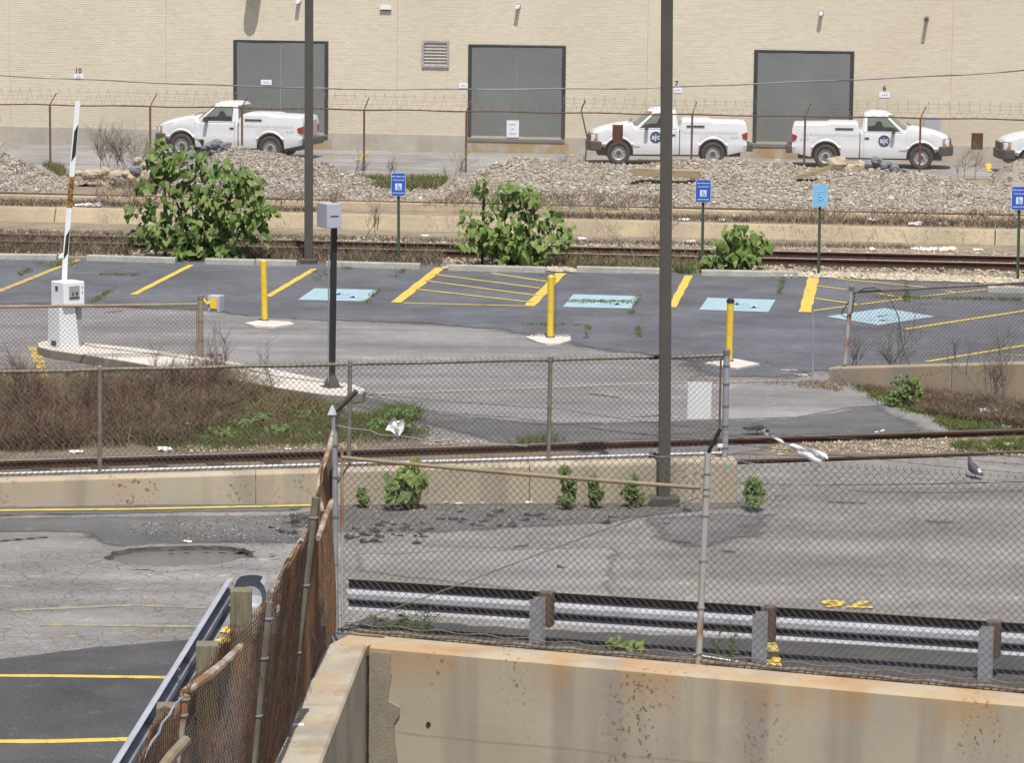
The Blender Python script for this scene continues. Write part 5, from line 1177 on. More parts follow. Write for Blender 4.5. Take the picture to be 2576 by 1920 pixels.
def onface(nrm, ax_, half, x, z, w2, h2, m, name, par, th=0.006):
    m2 = MB(); m2.box(cb_ + nrm * (half + th/2) + ax_ * x + UZ * z, (w2, th, h2), (ax_, nrm, UZ)); return m2.build(name, m, par)
fr_, fl_ = -e1, -e0
sc = onface(fr_, e0, 0.18, 0.0, 0.03, 0.20, 0.21, 'alu', 'display_recess', cab_)
onface(fr_, e0, 0.186, -0.0, -0.055, 0.19, 0.03, 'ink', 'slot', cab_); onface(fr_, e0, 0.186, -0.03, 0.01, 0.03, 0.05, 'ink', 'slot', cab_); onface(fr_, e0, 0.186, 0.045, 0.01, 0.04, 0.05, 'ink', 'slot', cab_)
onface(fr_, e0, 0.18, 0.155, 0.10, 0.015, 0.02, 'ink', 'lock', cab_); onface(fr_, e0, 0.18, 0.155, 0.02, 0.015, 0.02, 'ink', 'lock', cab_)
onface(fl_, e1, 0.20, 0.02, 0.09, 0.07, 0.07, 'ink', 'badge', cab_)
m2 = MB(); m2.box(p + UZ * 0.07 - e0 * 0.213 + e1 * 0.0, (0.13, 0.008, 0.08), (e1, e0, UZ)); m2.build('grille', 'ink', t)
m2 = MB(); m2.box(p + e0 * 0.20 + UZ * 0.33 - e1*0.0, (0.10, 0.24, 0.66), (e0, e1, UZ), taper=1.0); m2.build('rear_housing', 'cabgrey', t, bevel=0.006)
# arm
Y = p.y + 0.18; t = thing('barrier_arm', 'raised black and white striped barrier arm beside the ticket machine', 'barrier arm', V(160, 712, Y))
def armc(v): return V(160 + (196 - 160) * (705 - v) / 451 if v < 705 else 160, v, Y)
sg = [(254, 318, 'cabinet'), (318, 404, 'black'), (404, 444, 'cabinet'), (444, 523, 'orange'), (523, 582, 'cabinet'), (582, 650, 'black'), (650, 760, 'cabinet')]
for i, (a, b, m) in enumerate(sg):
    A_, B_ = armc(a), armc(b); wd = 0.042; sl_ = 0.10 if m == 'black' else 0
    mb = MB(); yd = Vector((0, 0.012, 0)); X = Vector((1, 0, 0))
    q = [A_ - X * wd, A_ + X * wd, B_ + X * wd, B_ - X * wd]
    mb.v = [tuple(x - yd) for x in q] + [tuple(x + yd) for x in q]; mb.f = [(3, 2, 1, 0), (4, 5, 6, 7)] + [(j, (j+1) % 4, 4+(j+1) % 4, 4+j) for j in range(4)]
    if m == 'black':
        mb.build('arm_section', 'cabinet', t)
        mb = MB(); e = Vector((0, -0.0135, 0)); dn = Vector((0, 0, 0.085)); lw_ = 0.025
        mb.face([A_ + X * wd + e + Vector((0, 0, 0.04)), A_ - X * lw_ + e - dn * 0.9, B_ - X * wd + e - dn * .3 + X * 0.012, B_ + X * (wd) + e + dn])
        mb.build('black_stripe', 'black', t)
    else: mb.build('arm_section', m, t)
mb = MB(); c = V(186, 638, Y) ; mb.box(V(155, 643, Y), (0.13, 0.02, 0.07), (Vector((0.94, 0, 0.35)), Vector((0, 1, 0)), Vector((-0.35, 0, 0.94))), taper=0.5); mb.build('arm_wing', 'cabinet', t, bevel=0.01)

# gooseneck box beside the left gate fence
Y = G(503, 912).y + 0.35; p = V(507, 900, Y); p.z = 0
t = thing('card_reader', 'grey card reader box on a yellow gooseneck pipe', 'card reader', p)
mb = MB(); mb.tube([p, Vector((p.x, p.y, 0.92)), Vector((p.x + .02, p.y, 0.99)), V(520, 764, Y), V(541, 760, Y)], 0.026, 10); mb.build('pipe', 'yellow', t)
c = V(543, 763, Y + 0.08); mb = MB(); mb.box(c, (0.20, 0.2, 0.26), (Vector((0.94, -0.3, 0)), Vector((0.3, 0.94, 0)), UZ), taper=1.05); bo = mb.build('box', 'boxgrey', t, bevel=0.012)
mb = MB(); mb.box(V(537, 763, Y - 0.045), (0.11, 0.02, 0.17)); mb.build('mounting_plate', 'yellow', bo)
p = G(548, 948); q = V(538, 827, p.y); mb = MB(); mb.box((p + q) / 2, (0.05, 0.012, (q - p).length), (Vector((1, 0, 0)), Vector((0, 1, 0)), (q - p).normalized())); tag(mb.build('marker_post', 'galv'), 'thin leaning grey marker post beside the kerb island', 'post')
p = G(2044, 948); q = V(2045, 766, p.y); mb = MB(); mb.tube([p, q], 0.017, 8); tag(mb.build('thin_post', 'galv'), 'thin bare metal post at the lot entrance left of the right fence', 'post')

# ---------------------------------------------------------------- left gate fence, middle fence, right fence
GP = Plane(G(0, 928), G(505, 919)); gf = thing('chain_link_fence', 'waist-high chain link fence panel with a tan rail in front of the ticket machine', 'fence', GP.P(2, 0))
zt_ = GP.tz(250, 769)[1]; tl = -3.5; tr_ = GP.tz(497, 850)[0]
mb = MB(); mb.tube([GP.P(tl, zt_), GP.P(tr_, zt_)], 0.024, 10); mb.build('top_rail', 'railbeige', gf)
te = GP.tz(505, 850)[0]; o = post(GP.P(te, 0), GP.P(te, GP.tz(505, 745)[1]), 0.042, 'railbeige', gf)
mb = MB(); mb.tube([GP.P(te - 0.06, 0.05), GP.P(te - 0.06, zt_ - 0.05)], 0.008, 5); mb.build('tension_bar', 'rust', gf)
mb = BandSet()
for z in (0.1, 0.4, 0.7): band(mb, GP.P(te, z), 0.048)
mb.build('tension_band', 'galvd', gf)
mb = MB(); chainlink(mb, GP.P, tl, te - 0.06, lambda t: 0.04, lambda t: zt_ + 0.03, r=0.0028, step=4, seed=2); mb.build('wire_mesh', 'wire', gf, kind='stuff')

MF = lambda t, z, off=0.0: MW.P(t, z, off - 0.2)
mf = thing('chain_link_fence', 'long chain link fence on top of the middle wall, ending at a thick post', 'fence', MW.P(5, 0.5))
def mft(u, v):                                 # intersect fence plane
    d = ray(u, v); k = (MW.a - MW.n * 0.2 - CAM).dot(MW.n) / d.dot(MW.n); p = CAM + d * k; return (p - MW.a).dot(MW.t), p.z
tl, z0 = mft(0, 936); tr_, z1 = mft(1820, 895)
def mtz(t): return z0 + (z1 - z0) * (t - tl) / (tr_ - tl)
mb = MB(); n = 26; mb.tube([MF(tl - 5 + (tr_ - tl + 5) * i / n, mtz(tl - 5 + (tr_ - tl + 5) * i / n) + 0.006 * math.sin(i * 2.2)) for i in range(n + 1)], 0.021, 8); mb.build('top_rail', 'galvd', mf)
mb = MB(); mb.tube([MF(tl - 5 + (tr_ - tl + 5.05) * i / n, mtop(tl - 5 + (tr_ - tl + 5) * i / n) + 0.035) for i in range(n + 1)], 0.021, 8); mb.build('bottom_rail', 'galv', mf)
for u in (-260, 250, 878, 1381):
    tt, _ = mft(u, 1050); post(MF(tt, mtop(tt)), MF(tt + 0.01, mtz(tt) + 0.02), 0.028, 'galvd', mf)
te, _ = mft(1825, 1050); o = post(MF(te, mtop(te) - .02), MF(te, mft(1826, 884)[1]), 0.04, 'galv', mf)
mb = MB(); mb.tube([MF(te - 0.07, mtop(te) + .03), MF(te - 0.07, mtz(te) - 0.05)], 0.013, 6); mb.build('tension_bar', 'rust', mf)
mb = BandSet()
for f in (0.08, 0.3, 0.5, 0.72, 0.9): band(mb, MF(te, mtop(te) + f * (mtz(te) - mtop(te))), 0.047)
mb.build('tension_band', 'galvd', mf)
mb = MB(); tt, _ = mft(1825, 1112); mb.box(MF(te - 0.05, mtop(te) + 0.12), (0.09, 0.05, 0.05)); mb.build('latch', 'litter', mf, bevel=0.01)
mb = MB(); chainlink(mb, MF, tl - 4, te - 0.07, lambda t: mtop(t) + 0.02, lambda t: mtz(t) + 0.035, r=0.0028, step=4, seed=3); mb.build('wire_mesh', 'wire', mf, kind='stuff')
mb = BandSet()
for i in range(60):
    t_ = tl - 2 + i * 0.33; 
    if t_ > te: break
    band(mb, MF(t_, mtz(t_)), 0.026, 0.012)
mb.build('tie_wires', 'galvd', mf)
wrap(mf, MF(tl - 1, mtop(tl - 1) + 0.035), MF(te, mtop(te) + 0.035), 0.021, wr=0.005); wrap(mf, MF(tl - 1, mtz(tl - 1)), MF(te - .05, mtz(te)), 0.021, wr=0.005)
a, zA = mft(1731, 962); b, zB = mft(1789, 1055); mb = MB(); mb.box(MF((a+b)/2, (zA+zB)/2, -0.02), (b - a, 0.006, zA - zB), (MW.t, MW.n, UZ)); tag(mb.build('sign_board', mat('white_board', (0.85, 0.85, 0.86), (0.82, 0.82, 0.83), 3, 0.6)), 'blank white board hung behind the mesh of the middle fence', 'sign')
mb = MB(); mb.tube([MF(mft(1632, 1131)[0], mtop(8) + .03), MF(mft(1650, 1131)[0], mtop(8) + .03)], 0.03, 8); mb.build('dark_rail_sleeve', 'blackpl', mf)  # short black sleeve round the bottom rail
mb = MB(); ta_, tb_ = mft(1632, 897)[0], mft(1655, 897)[0]; mb.tube([MF(ta_, mtz(ta_)), MF(tb_, mtz(tb_))], 0.027, 8); mb.build('dark_rail_sleeve', 'blackpl', mf)

RF = lambda t, z, off=0.0: RW.P(t, z, off - 0.15)
rf = thing('chain_link_fence', 'leaning chain link fence panel on the right wall with a tangled cable', 'fence', RW.P(2, 0.3))
pa, pb2 = RW.at(2112, 917, -0.15), RW.at(2129, 725, -0.15)
ra, rb = RW.at(2131, 737, -0.15), RW.at(2700, 706, -0.15)
o = post(pa, pb2, 0.036, 'postmix', rf)
mb = MB(); mb.tube([ra, rb], 0.02, 8); mb.build('top_rail', 'galvd', rf)
def rtop(t):
    A_ = (ra - RW.a).dot(RW.t); B_ = (rb - RW.a).dot(RW.t); return ra.z + (rb.z - ra.z) * (t - A_) / (B_ - A_) - 0.02
mb = MB(); chainlink(mb, RF, (ra - RW.a).dot(RW.t) - 0.05, 7.5, lambda t: zlR + (zrR - zlR) * t / RW.L + 0.02, rtop, r=0.0026, step=4, seed=5); mb.build('wire_mesh', 'wire', rf, kind='stuff')
cab = [RW.at(u, v, -0.12) for u, v in ((2125, 760), (2110, 782), (2106, 793), (2118, 800), (2132, 790), (2140, 740), (2165, 727), (2190, 725), (2212, 735), (2235, 765), (2250, 800), (2256, 850), (2262, 880), (2275, 915), (2290, 940))]
mb = MB(); mb.tube(cab, 0.010, 6); tag(mb.build('loose_cable', 'ink'), 'dark loose cable looped over the right fence', 'cable')
# ---------------------------------------------------------------- near fence
NF0 = Plane(G(845, 1590, 0.2), G(1757, 1672, 0.2)); NFz = 0.22
nf = thing('chain_link_fence', 'tall near chain link fence with barbed wire along the foreground wall', 'fence', NF0.P(3, 0.2))
pc = NF0.P(0, 0.2); tp = NF0.tz(1757, 1672)[0]
pp = NF0.P(tp, 0.2); zc = NF0.tz(841, 1035)[1]
# corner posts
mb = MB(); o = post(pc + Vector((-0.0, 0, 0)), NF0.at(841, 1036), 0.030, 'galv', nf, cap=False)
mb = MB(); c = NF0.at(836, 1031); mb.box(c + Vector((0, 0, 0.0)), (0.09, 0.09, 0.09), taper=0.15); mb.build('pointed_cap', 'galv', o)
arm = [NF0.at(847, 1080), NF0.at(848, 1040), NF0.at(856, 1025), NF0.at(897, 984)]; mb = MB(); mb.tube(arm, 0.026, 8); mb.build('barb_arm', 'poleb', nf)
mb = MB(); mb.tube([NF0.P(0.07, 0.2), NF0.P(0.055, 2.0)], 0.016, 8); mb.build('rusty_stay', 'postmix', nf)
o = post(pc + Vector((-0.06, 0.03, 0)), NF0.at(828, 1085) , 0.026, 'rust', nf, cap=False)
mb = BandSet()
for v in (1120, 1200, 1300, 1420, 1530): band(mb, NF0.at(843, v), 0.035)
mb.build('tension_band', 'galvd', nf)
# right post, leaning
q = NF0.at(1781, 1140); o = post(pp, q, 0.031, 'postmix', nf, cap=False)
mb = MB(); mb.tube([NF0.at(1780, 1150), NF0.at(1785, 1132), NF0.at(1797, 1108), NF0.at(1812, 1079)], 0.019, 8); mb.build('barb_arm', 'black', nf)
mb = BandSet()
for v, u in ((1190, 1779), (1228, 1777), (1245, 1776), (1296, 1774), (1410, 1768), (1530, 1763), (1645, 1758)): band(mb, NF0.at(u, v), 0.038, 0.014)
mb.build('tension_band', 'galv', nf)
mb = MB(); a_, b_ = NF0.at(862, 1152), NF0.at(1762, 1228); L_ = [a_.lerp(b_, i / 12) + Vector((0, 0, -0.012 * math.sin(math.pi * i / 12))) for i in range(13)]; mb.tube(L_, 0.020, 10); mb.build('top_rail', 'railbeige', nf)
mb = MB(); br = [NF0.at(853, 1232), NF0.at(868, 1160), NF0.at(880, 1140)]
mb.tube([NF0.at(848, 1215), NF0.at(880, 1165)], 0.014, 6); mb.build('brace', 'galvd', nf)
mb = MB(); tR2 = NF0.tz(2640, 1700)[0]; n = 40; mb.tube([NF0.P(-0.02 + (tR2) * i / n, 0.235 + 0.008 * math.sin(i * 1.9) , 0.0) for i in range(n + 1)], 0.021, 8); mb.build('bottom_rail', 'galvd', nf)
mb = MB(); mb.tube([NF0.P(0.1 + tR2 * i / 90, 0.30 + 0.012 * math.sin(i * 1.1), 0.03) for i in range(91)], 0.005, 4); mb.build('tension_wire', 'galvd', nf)
wrap(nf, NF0.P(0, 0.235), NF0.P(tR2, 0.235), 0.022, wr=0.006)
tops = [(NF0.tz(u, v)) for u, v in ((850, 1155), (1300, 1168), (1480, 1152), (1593, 1143), (1736, 1136), (1858, 1150), (2134, 1172), (2356, 1186), (2532, 1202), (2700, 1212))]
def ntop(t): return lerp_list(t, tops)
mb = MB(); chainlink(mb, NF0.P, 0.03, tR2, lambda t: 0.22, ntop, r=0.0029, step=2, seed=7, wob=0.022); mb.build('wire_mesh', 'wire', nf, kind='stuff')
mb = MB(); mb.tube([NF0.at(862, 1578, 0.04), NF0.at(1100, 1492, 0.04), NF0.at(1330, 1404, 0.04), NF0.at(1560, 1318, 0.04), NF0.at(1762, 1250, 0.04)], 0.006, 6); mb.build('brace_cable', 'galvd', nf)
mb = MB(); barbed(mb, [NF0.at(899, 986), NF0.at(1400, 1028), NF0.at(1812, 1082), NF0.at(1836, 1098), NF0.at(2300, 1142), NF0.at(2640, 1172)], sag=0.015)
barbed(mb, [NF0.at(862, 1008), NF0.at(1300, 1052), NF0.at(1797, 1110), NF0.at(2158, 1150), NF0.at(2640, 1196)], sag=0.012)
barbed(mb, [NF0.at(1490, 1078), NF0.at(1660, 1096), NF0.at(1812, 1080), NF0.at(2160, 1105), NF0.at(2640, 1158)], sag=0.01)
mb.build('barbed_wire', 'wire', nf)
mb = MB(); W1 = [(850, 1070), (890, 1078), (935, 1082), (960, 1094), (1010, 1096), (1050, 1102), (1090, 1110), (1140, 1108), (1180, 1115), (1230, 1118), (1280, 1117), (1330, 1122)]
mb.tube([NF0.at(u, v, 0.03) for u, v in W1], 0.0045, 4); mb.tube([NF0.at(u, v, 0.02) for u, v in ((1622, 1143), (1660, 1149), (1690, 1148), (1860, 1160), (1930, 1171), (2000, 1176), (2080, 1188), (2200, 1190), (2400, 1208), (2576, 1217))], 0.0035, 4); mb.build('loose_wire', 'galv', nf)

# ---------------------------------------------------------------- rusted fence running towards the camera
def onl(y, off=0.0, z=0.2):                     # point on the wing wall at distance y; off to the left of its right edge
    x = lwx(y); return Vector((x + sd.x * off, y, z))
cb = G(845, 1590, 0.2); 
postsL = [(cb, NF0.at(832, 1060)), (G(721, 1853, 0.2), None), (None, None), (None, None)]
pA = G(721, 1853, 0.2); tA = V(795, 1252, pA.y)
YB = 24.6; tB = V(677, 1515, YB); bB = V(617, 2165, YB); bB.z = 0.2
YC = 21.5; tC = V(465, 1750, YC); bC = Vector((tC.x - 0.24, YC, 0.2))
YD = 18.5; bD = Vector((bC.x - 0.16, YD, 0.2)); tD = Vector((tC.x - 0.16, YD, 2.1))
lf = thing('chain_link_fence', 'rusted leaning chain link fence with torn rails at the left of the foreground', 'fence', pA)
B_ = [cb, pA, bB, bC, bD]; T_ = [NF0.at(826, 1062), tA, tB, tC, tD]
for i in (1, 2, 3): post(B_[i], T_[i], 0.032, 'postg' if i < 3 else 'postmix', lf, cap=False)
pm = B_[0].lerp(B_[1], 0.45); tm = T_[0].lerp(T_[1], 0.45)
def LF(t, z, off=0.0):                          # t in metres from the corner
    s = 0
    for i in range(4):
        L_ = (B_[i+1] - B_[i]).length
        if t <= s + L_ or i == 3:
            f = (t - s) / L_; b, tp_ = B_[i].lerp(B_[i+1], f), T_[i].lerp(T_[i+1], f); k = (z - 0.2) / max(0.1, tp_.z - b.z)
            return b + (tp_ - b) * k + Vector((off, 0, 0))
        s += L_
LT = sum((B_[i+1] - B_[i]).length for i in range(4))
def ltz(t): return 2.02 + 0.05 * math.sin(t * 2.3) + 0.04 * math.sin(t * 5.1)
mb = MB(); chainlink(mb, LF, 0.03, LT, lambda t: 0.22, ltz, r=0.0034, step=2, seed=11, wob=0.045); mb.build('wire_mesh', 'wirer', lf, kind='stuff')
# bottom fringe and torn, curled mesh along the top
mb = MB()
def rag(a, b, n=20, r=0.02, amp=0.03): return [LF(a[0] + (b[0]-a[0])*i/n, a[1] + (b[1]-a[1])*i/n, 0.02 + amp * noise.noise(Vector((i * .7, a[0], 2)))) for i in range(n + 1)]
mb = MB(); mb.tube([V(838, 1085, NF0.P(0,0).y - .2), V(828, 1130, 31.0), V(808, 1185, 30.6), V(800, 1240, 30.4), V(812, 1290, 30.2)], [0.02, 0.026, 0.024, 0.026, 0.02], 8); mb.build('broken_rail', 'rustpaint', lf)
mb = MB(); mb.tube([V(835, 1262, 30.2), V(815, 1310, 29.6), V(800, 1355, 29.2)], 0.026, 8); mb.build('broken_rail', 'rustpaint', lf)
mb = MB(); mb.tube([V(758, 1362, 27.4), V(722, 1425, 26.6), V(700, 1475, 26.0), V(683, 1500, 25.6)], [0.026, 0.03, 0.034, 0.028], 8); mb.build('broken_rail', 'rustpaint', lf)
mb = MB(); mb.tube([V(690, 1500, 25.5), V(696, 1535, 25.2)], [0.03, 0.024], 8); mb.build('broken_rail', 'rustpaint', lf)
mb = MB(); mb.tube([V(606, 1628, 23.0), V(560, 1672, 22.4), V(520, 1705, 22.1), V(462, 1745, 21.7)], [0.028, 0.03, 0.034, 0.03], 8); mb.build('broken_rail', 'rustpaint', lf)
mb = MB(); mb.tube([V(466, 1866, 20.6), V(430, 1905, 20.0), V(400, 1945, 19.5)], 0.036, 10); mb.build('broken_rail', 'railbeige', lf)
mb = MB(); mb.tube([V(u + R.uniform(-3, 3), v, 21 - i * 0.15) for i, (u, v) in enumerate(((460, 1756), (440, 1775), (425, 1800), (410, 1820), (398, 1845), (380, 1865), (370, 1890), (355, 1925), (340, 1950)))], 0.008, 5); mb.build('tension_wire', 'galv', lf)
mb = BandSet()
for i, vs in ((1, (1300, 1470, 1640)), (2, (1555, 1655, 1800)), (3, (1760, 1800, 1862))):
    for v in vs:
        d_ = T_[i] - B_[i]; y = B_[i].y; pz = V(600, v, y).z; f = (pz - 0.2) / d_.z; band(mb, B_[i] + d_ * f, 0.04, 0.012)
mb.build('tension_band', 'galv', lf)
mb = MB()                                       # dead vine and rust flakes caught in the mesh
for _ in range(420):
    t = R.uniform(0.1, LT - .1); z = 0.2 + abs(R.gauss(0, 0.75)); 
    if z > 1.9: continue
    c = LF(t, z, R.uniform(-.05, .03)); d = Vector((R.uniform(-.3, .3), R.uniform(-1, 1), R.uniform(-1, 1))).normalized() * R.uniform(.03, .11); col = R.choice([(0.12, 0.055, 0.025), (0.09, 0.06, 0.03), (0.16, 0.09, 0.04), (0.07, 0.09, 0.025), (0.05, 0.03, 0.02)])
    mb.face([c - d, c - d + Vector((.004, 0, .004)), c + d + Vector((.003, 0, 0)), c + d], col)
mb.build('dead_vines', 'vtwig', lf, kind='stuff')

# ---------------------------------------------------------------- guardrails
WB = [(0.0, 0.0), (-0.008, 0.014), (-0.05, 0.03), (-0.07, 0.045), (-0.07, 0.07), (-0.05, 0.085), (-0.012, 0.098), (0.0, 0.115), (0.0, 0.165), (-0.012, 0.182), (-0.05, 0.202), (-0.07, 0.216), (-0.07, 0.278), (-0.05, 0.292), (-0.008, 0.304), (0.0, 0.312)]
M['trough_shade'] = mat('guardrail_trough_shade', (0.05, 0.045, 0.045), (0.075, 0.068, 0.066), 3, 0.8)  # near-black colour carrying the shade inside the beam's recesses
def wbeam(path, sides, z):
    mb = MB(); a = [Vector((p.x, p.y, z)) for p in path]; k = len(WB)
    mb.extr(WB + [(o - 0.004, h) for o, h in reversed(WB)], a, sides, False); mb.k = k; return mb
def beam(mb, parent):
    o = mb.build('rail_beam', 'beam', parent); o.data.materials.append(M['trough_shade']); K = 2 * mb.k; nf_ = len(o.data.polygons)
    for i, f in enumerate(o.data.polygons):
        if i < nf_ - 2 and (i % K) in (3, 4, 5, 11, 12, 13, 14): f.material_index = 1   # rear troughs painted near-black in place of their shade
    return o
gA, gB = G(872, 1457, 0.52), G(2576, 1569, 0.52); gd = (gB - gA); gd.z = 0; gL = gd.length; gd.normalize(); gn = Vector((gd.y, -gd.x, 0)); gn = gn if gn.y < 0 else -gn
gr = thing('guardrail', 'long grey steel guardrail behind the foreground fence', 'guardrail', (gA.x, gA.y, 0))
n = 6
for k in range(4):
    s0, s1 = k * 2.05 * 0.995, (k + 1) * 2.05 * 0.995 + .05
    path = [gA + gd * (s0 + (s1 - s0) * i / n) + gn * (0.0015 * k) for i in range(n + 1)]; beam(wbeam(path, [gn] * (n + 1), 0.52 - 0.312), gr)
for k, u in enumerate((858, 1347, 1908, 2478, 3060)):
    d = ray(u, 1560 + 0.05 * (u - 1347)); s = (gA + gn * 0.30 - CAM).dot(gn) / d.dot(gn); c = CAM + d * s
    if not k: continue
    mb = MB()
    mb.box((c.x, c.y, 0.235), (0.12, 0.008, 0.53), (gd, gn, UZ)); cc = c - gn * 0.14; mb.box((cc.x, cc.y, 0.235), (0.12, 0.008, 0.53), (gd, gn, UZ)); c3 = c - gn * 0.07; mb.box((c3.x, c3.y, 0.235), (0.008, 0.13, 0.53), (gd, gn, UZ))
    mb.build('post', 'galv', gr)
    c2 = c - gn * 0.22 + gd * 0.05; mb = MB(); mb.box((c2.x, c2.y, 0.37), (0.13, 0.14, 0.34), (gd, gn, UZ)); mb.build('blockout', 'block', gr, bevel=0.008)
g0, g1 = G(588, 1452, 0.72), G(300, 1920, 0.72); hd = (g1 - g0); hd.z = 0; hd.normalize(); hn = Vector((-hd.y, hd.x, 0)); hn = hn if hn.x > 0 else -hn
gl = thing('guardrail', 'grey steel guardrail with a curled end on wooden posts at the left', 'guardrail', (g0.x, g0.y, 0))
path = [g0 + hd * (k * 0.9) for k in range(15)]; lb_ = beam(wbeam(path, [hn] * 15, 0.72 - 0.312), gl); lb_.data.materials.append(mat('dull_shaded_zinc', (0.26, 0.265, 0.285), (0.19, 0.19, 0.205), 3, 0.7))
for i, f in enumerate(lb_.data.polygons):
    if i < len(lb_.data.polygons) - 2 and 1 <= i % 32 <= 14: f.material_index = 2  # inner faces: weathered dull zinc with shade painted into its colour
# curled terminal
cc = g0 + hn * 0.17; arc = []; sds = []
for i in range(13):
    a = math.pi * i / 12; r = 0.17; v_ = -hn * math.cos(a) - hd * math.sin(a)
    arc.append(cc + v_ * r); sds.append(-v_)
arc += [cc + hn * 0.17 + hd * 0.22]; sds += [-hn]
mb = MB(); mb.extr([(0.06, 0.0), (0.03, 0.03), (0.0, 0.1), (0.0, 0.21), (0.03, 0.28), (0.06, 0.312), (0.056, 0.312), (0.026, 0.28), (-0.004, 0.21), (-0.004, 0.1), (0.026, 0.03), (0.056, 0.0)], [Vector((p.x, p.y, 0.408)) for p in arc], sds, False); mb.build('curled_end', 'beam', gl)
for k, (u, v) in enumerate(((606, 1484), (522, 1620), (425, 1775), (318, 1960), (190, 2180))):
    p = G(u, v, 0.76); s = 0.20; mb = MB(); mb.box((p.x, p.y + 0.02, 0.375), (s, s, 0.77), (Vector((1, 0.05, 0)).normalized(), Vector((-0.05, 1, 0)).normalized(), UZ)); mb.build('post', 'wood', gl, bevel=0.008)
for k in range(3):
    c = g0 + hd * (0.12 + k * 3.8); mb = MB()
    for i in (0, .05):
        for z in (.63, .69): q = c + hd * i - hn * (-.001); mb.tube([Vector((q.x, q.y, z)), Vector((q.x, q.y, z)) - hn * 0.012 + hn * .02], 0.012, 6)
    mb.build('bolt', 'galvd', gl)
# ---------------------------------------------------------------- plants
def leafshape(fold=0.12, droop=0.25):
    r = [(0, .05), (0, .5), (0, 1.05)]; s = [(.27, -.08), (.48, .18), (.42, .5), (.2, .82)]
    z = lambda x, y: fold * abs(x) * 2 - droop * y * y
    V_ = [(x, y, z(x, y)) for x, y in r] + [(x, y, z(x, y)) for x, y in s] + [(-x, y, z(x, y)) for x, y in s]
    F_ = [(0, 3, 4, 1), (1, 4, 5), (1, 5, 6, 2), (0, 1, 8, 7), (1, 9, 8), (1, 2, 10, 9)]
    return V_, F_
LEAFM = []
for k, (fo, dr) in enumerate(((.12, .25), (.25, .4), (.05, .15))):
    V_, F_ = leafshape(fo, dr)
    for m in ('leaf', 'leafd'):
        me = bpy.data.meshes.new('leaf'); me.from_pydata(V_, [], F_); me.materials.append(M[m]); LEAFM.append(me)
def bush(u, v, blobs, label, n, size, depth=0.6, maxparts=300, cat='bush', name='leafy_bush', stems=True, group=None, dark=0.3):
    p = G(u, v); t = thing(name, label, cat, p, group); pxm = (p - CAM).length / F; sm_ = MB(); cs = []
    wts = [b[2] * b[3] for b in blobs]; leaves = []
    for (bu, bv, ru, rv) in blobs:
        c = V(bu, bv, p.y + R.uniform(-.15, .15)); cs.append((c, ru * pxm, rv * pxm))
        mid_ = p.lerp(c, 0.5) + Vector((R.uniform(-.08, .08), R.uniform(-.08, .08), R.uniform(0, .1)))
        if stems: sm_.tube([p + Vector((R.uniform(-.06, .06), 0, 0)), mid_, c], [0.022, 0.015, 0.006], 5)
    for _ in range(n):
        c, rx_, rz_ = R.choices(cs, wts)[0]
        while True:
            a, b, d = R.uniform(-1, 1), R.uniform(-1, 1), R.uniform(-1, 1)
            if a*a + b*b + d*d <= 1: break
        if R.random() < .14: a *= 1.35; b *= 1.3
        q = c + Vector((a * rx_, d * min(depth, rx_ * 1.1), b * rz_))
        if q.z < 0.05: q.z = 0.05 + R.random() * .1
        leaves.append((q, c))
    leaves.sort(key=lambda l: l[0].y); extra = MB(); nm = len(sm_.v)
    for i, (q, c) in enumerate(leaves):
        out = (q - c); yaw_ = math.atan2(out.y - 0.55 * (0.3 + out.length), out.x + 1e-3) - math.pi / 2 + R.gauss(0, .65)
        s = size * R.uniform(0.6, 1.25); mt = Matrix.Rotation(yaw_, 4, 'Z') @ Matrix.Rotation(R.gauss(-0.78, 0.42), 4, 'X') @ Matrix.Rotation(R.gauss(0, .35), 4, 'Y')
        me = LEAFM[R.randrange(3) * 2 + (1 if R.random() < dark else 0)]
        if i < maxparts:
            o = bpy.data.objects.new('leaf', me); C.objects.link(o); o.parent = t; o.matrix_local = Matrix.Translation(q - p) @ mt @ Matrix.Scale(s, 4)
        else:
            n0 = len(extra.v); extra.v += [tuple(q + (mt @ Vector(x.co * s))) for x in me.vertices]; extra.f += [tuple(n0 + k for k in f.vertices) for f in me.polygons]
        if stems and i % 2 == 0: sm_.tube([c.lerp(q, 0.15), q + Vector((0, 0, -.01))], 0.0035, 3, caps=False)
    if extra.v: extra.build('foliage', 'leafd', t, kind='stuff')
    if stems: sm_.build('stem', 'stem', t)
    return t
bush(500, 655, [(395, 372, 30, 28), (410, 420, 45, 40), (400, 470, 55, 40), (470, 400, 55, 42), (560, 440, 70, 48), (620, 460, 48, 42), (500, 500, 95, 50), (600, 520, 75, 45), (440, 560, 80, 50), (540, 590, 95, 50), (640, 570, 48, 40), (345, 530, 40, 20), (385, 590, 60, 35), (335, 590, 20, 14), (490, 630, 60, 30), (560, 635, 50, 28), (655, 520, 35, 40)], 'tallest leafy bush at the left of the kerb, hiding a green post', 980, 0.165)
bush(1290, 672, [(1213, 470, 24, 20), (1270, 485, 30, 26), (1325, 490, 32, 30), (1255, 520, 42, 28), (1330, 525, 38, 30), (1175, 540, 28, 28), (1190, 575, 36, 26), (1255, 570, 55, 36), (1330, 570, 45, 38), (1400, 560, 36, 32), (1410, 600, 34, 30), (1340, 610, 55, 30), (1240, 610, 62, 30), (1165, 615, 30, 12), (1290, 645, 72, 24), (1340, 655, 40, 20)], 'leafy bush in the middle, growing behind a wheel stop', 460, 0.165)
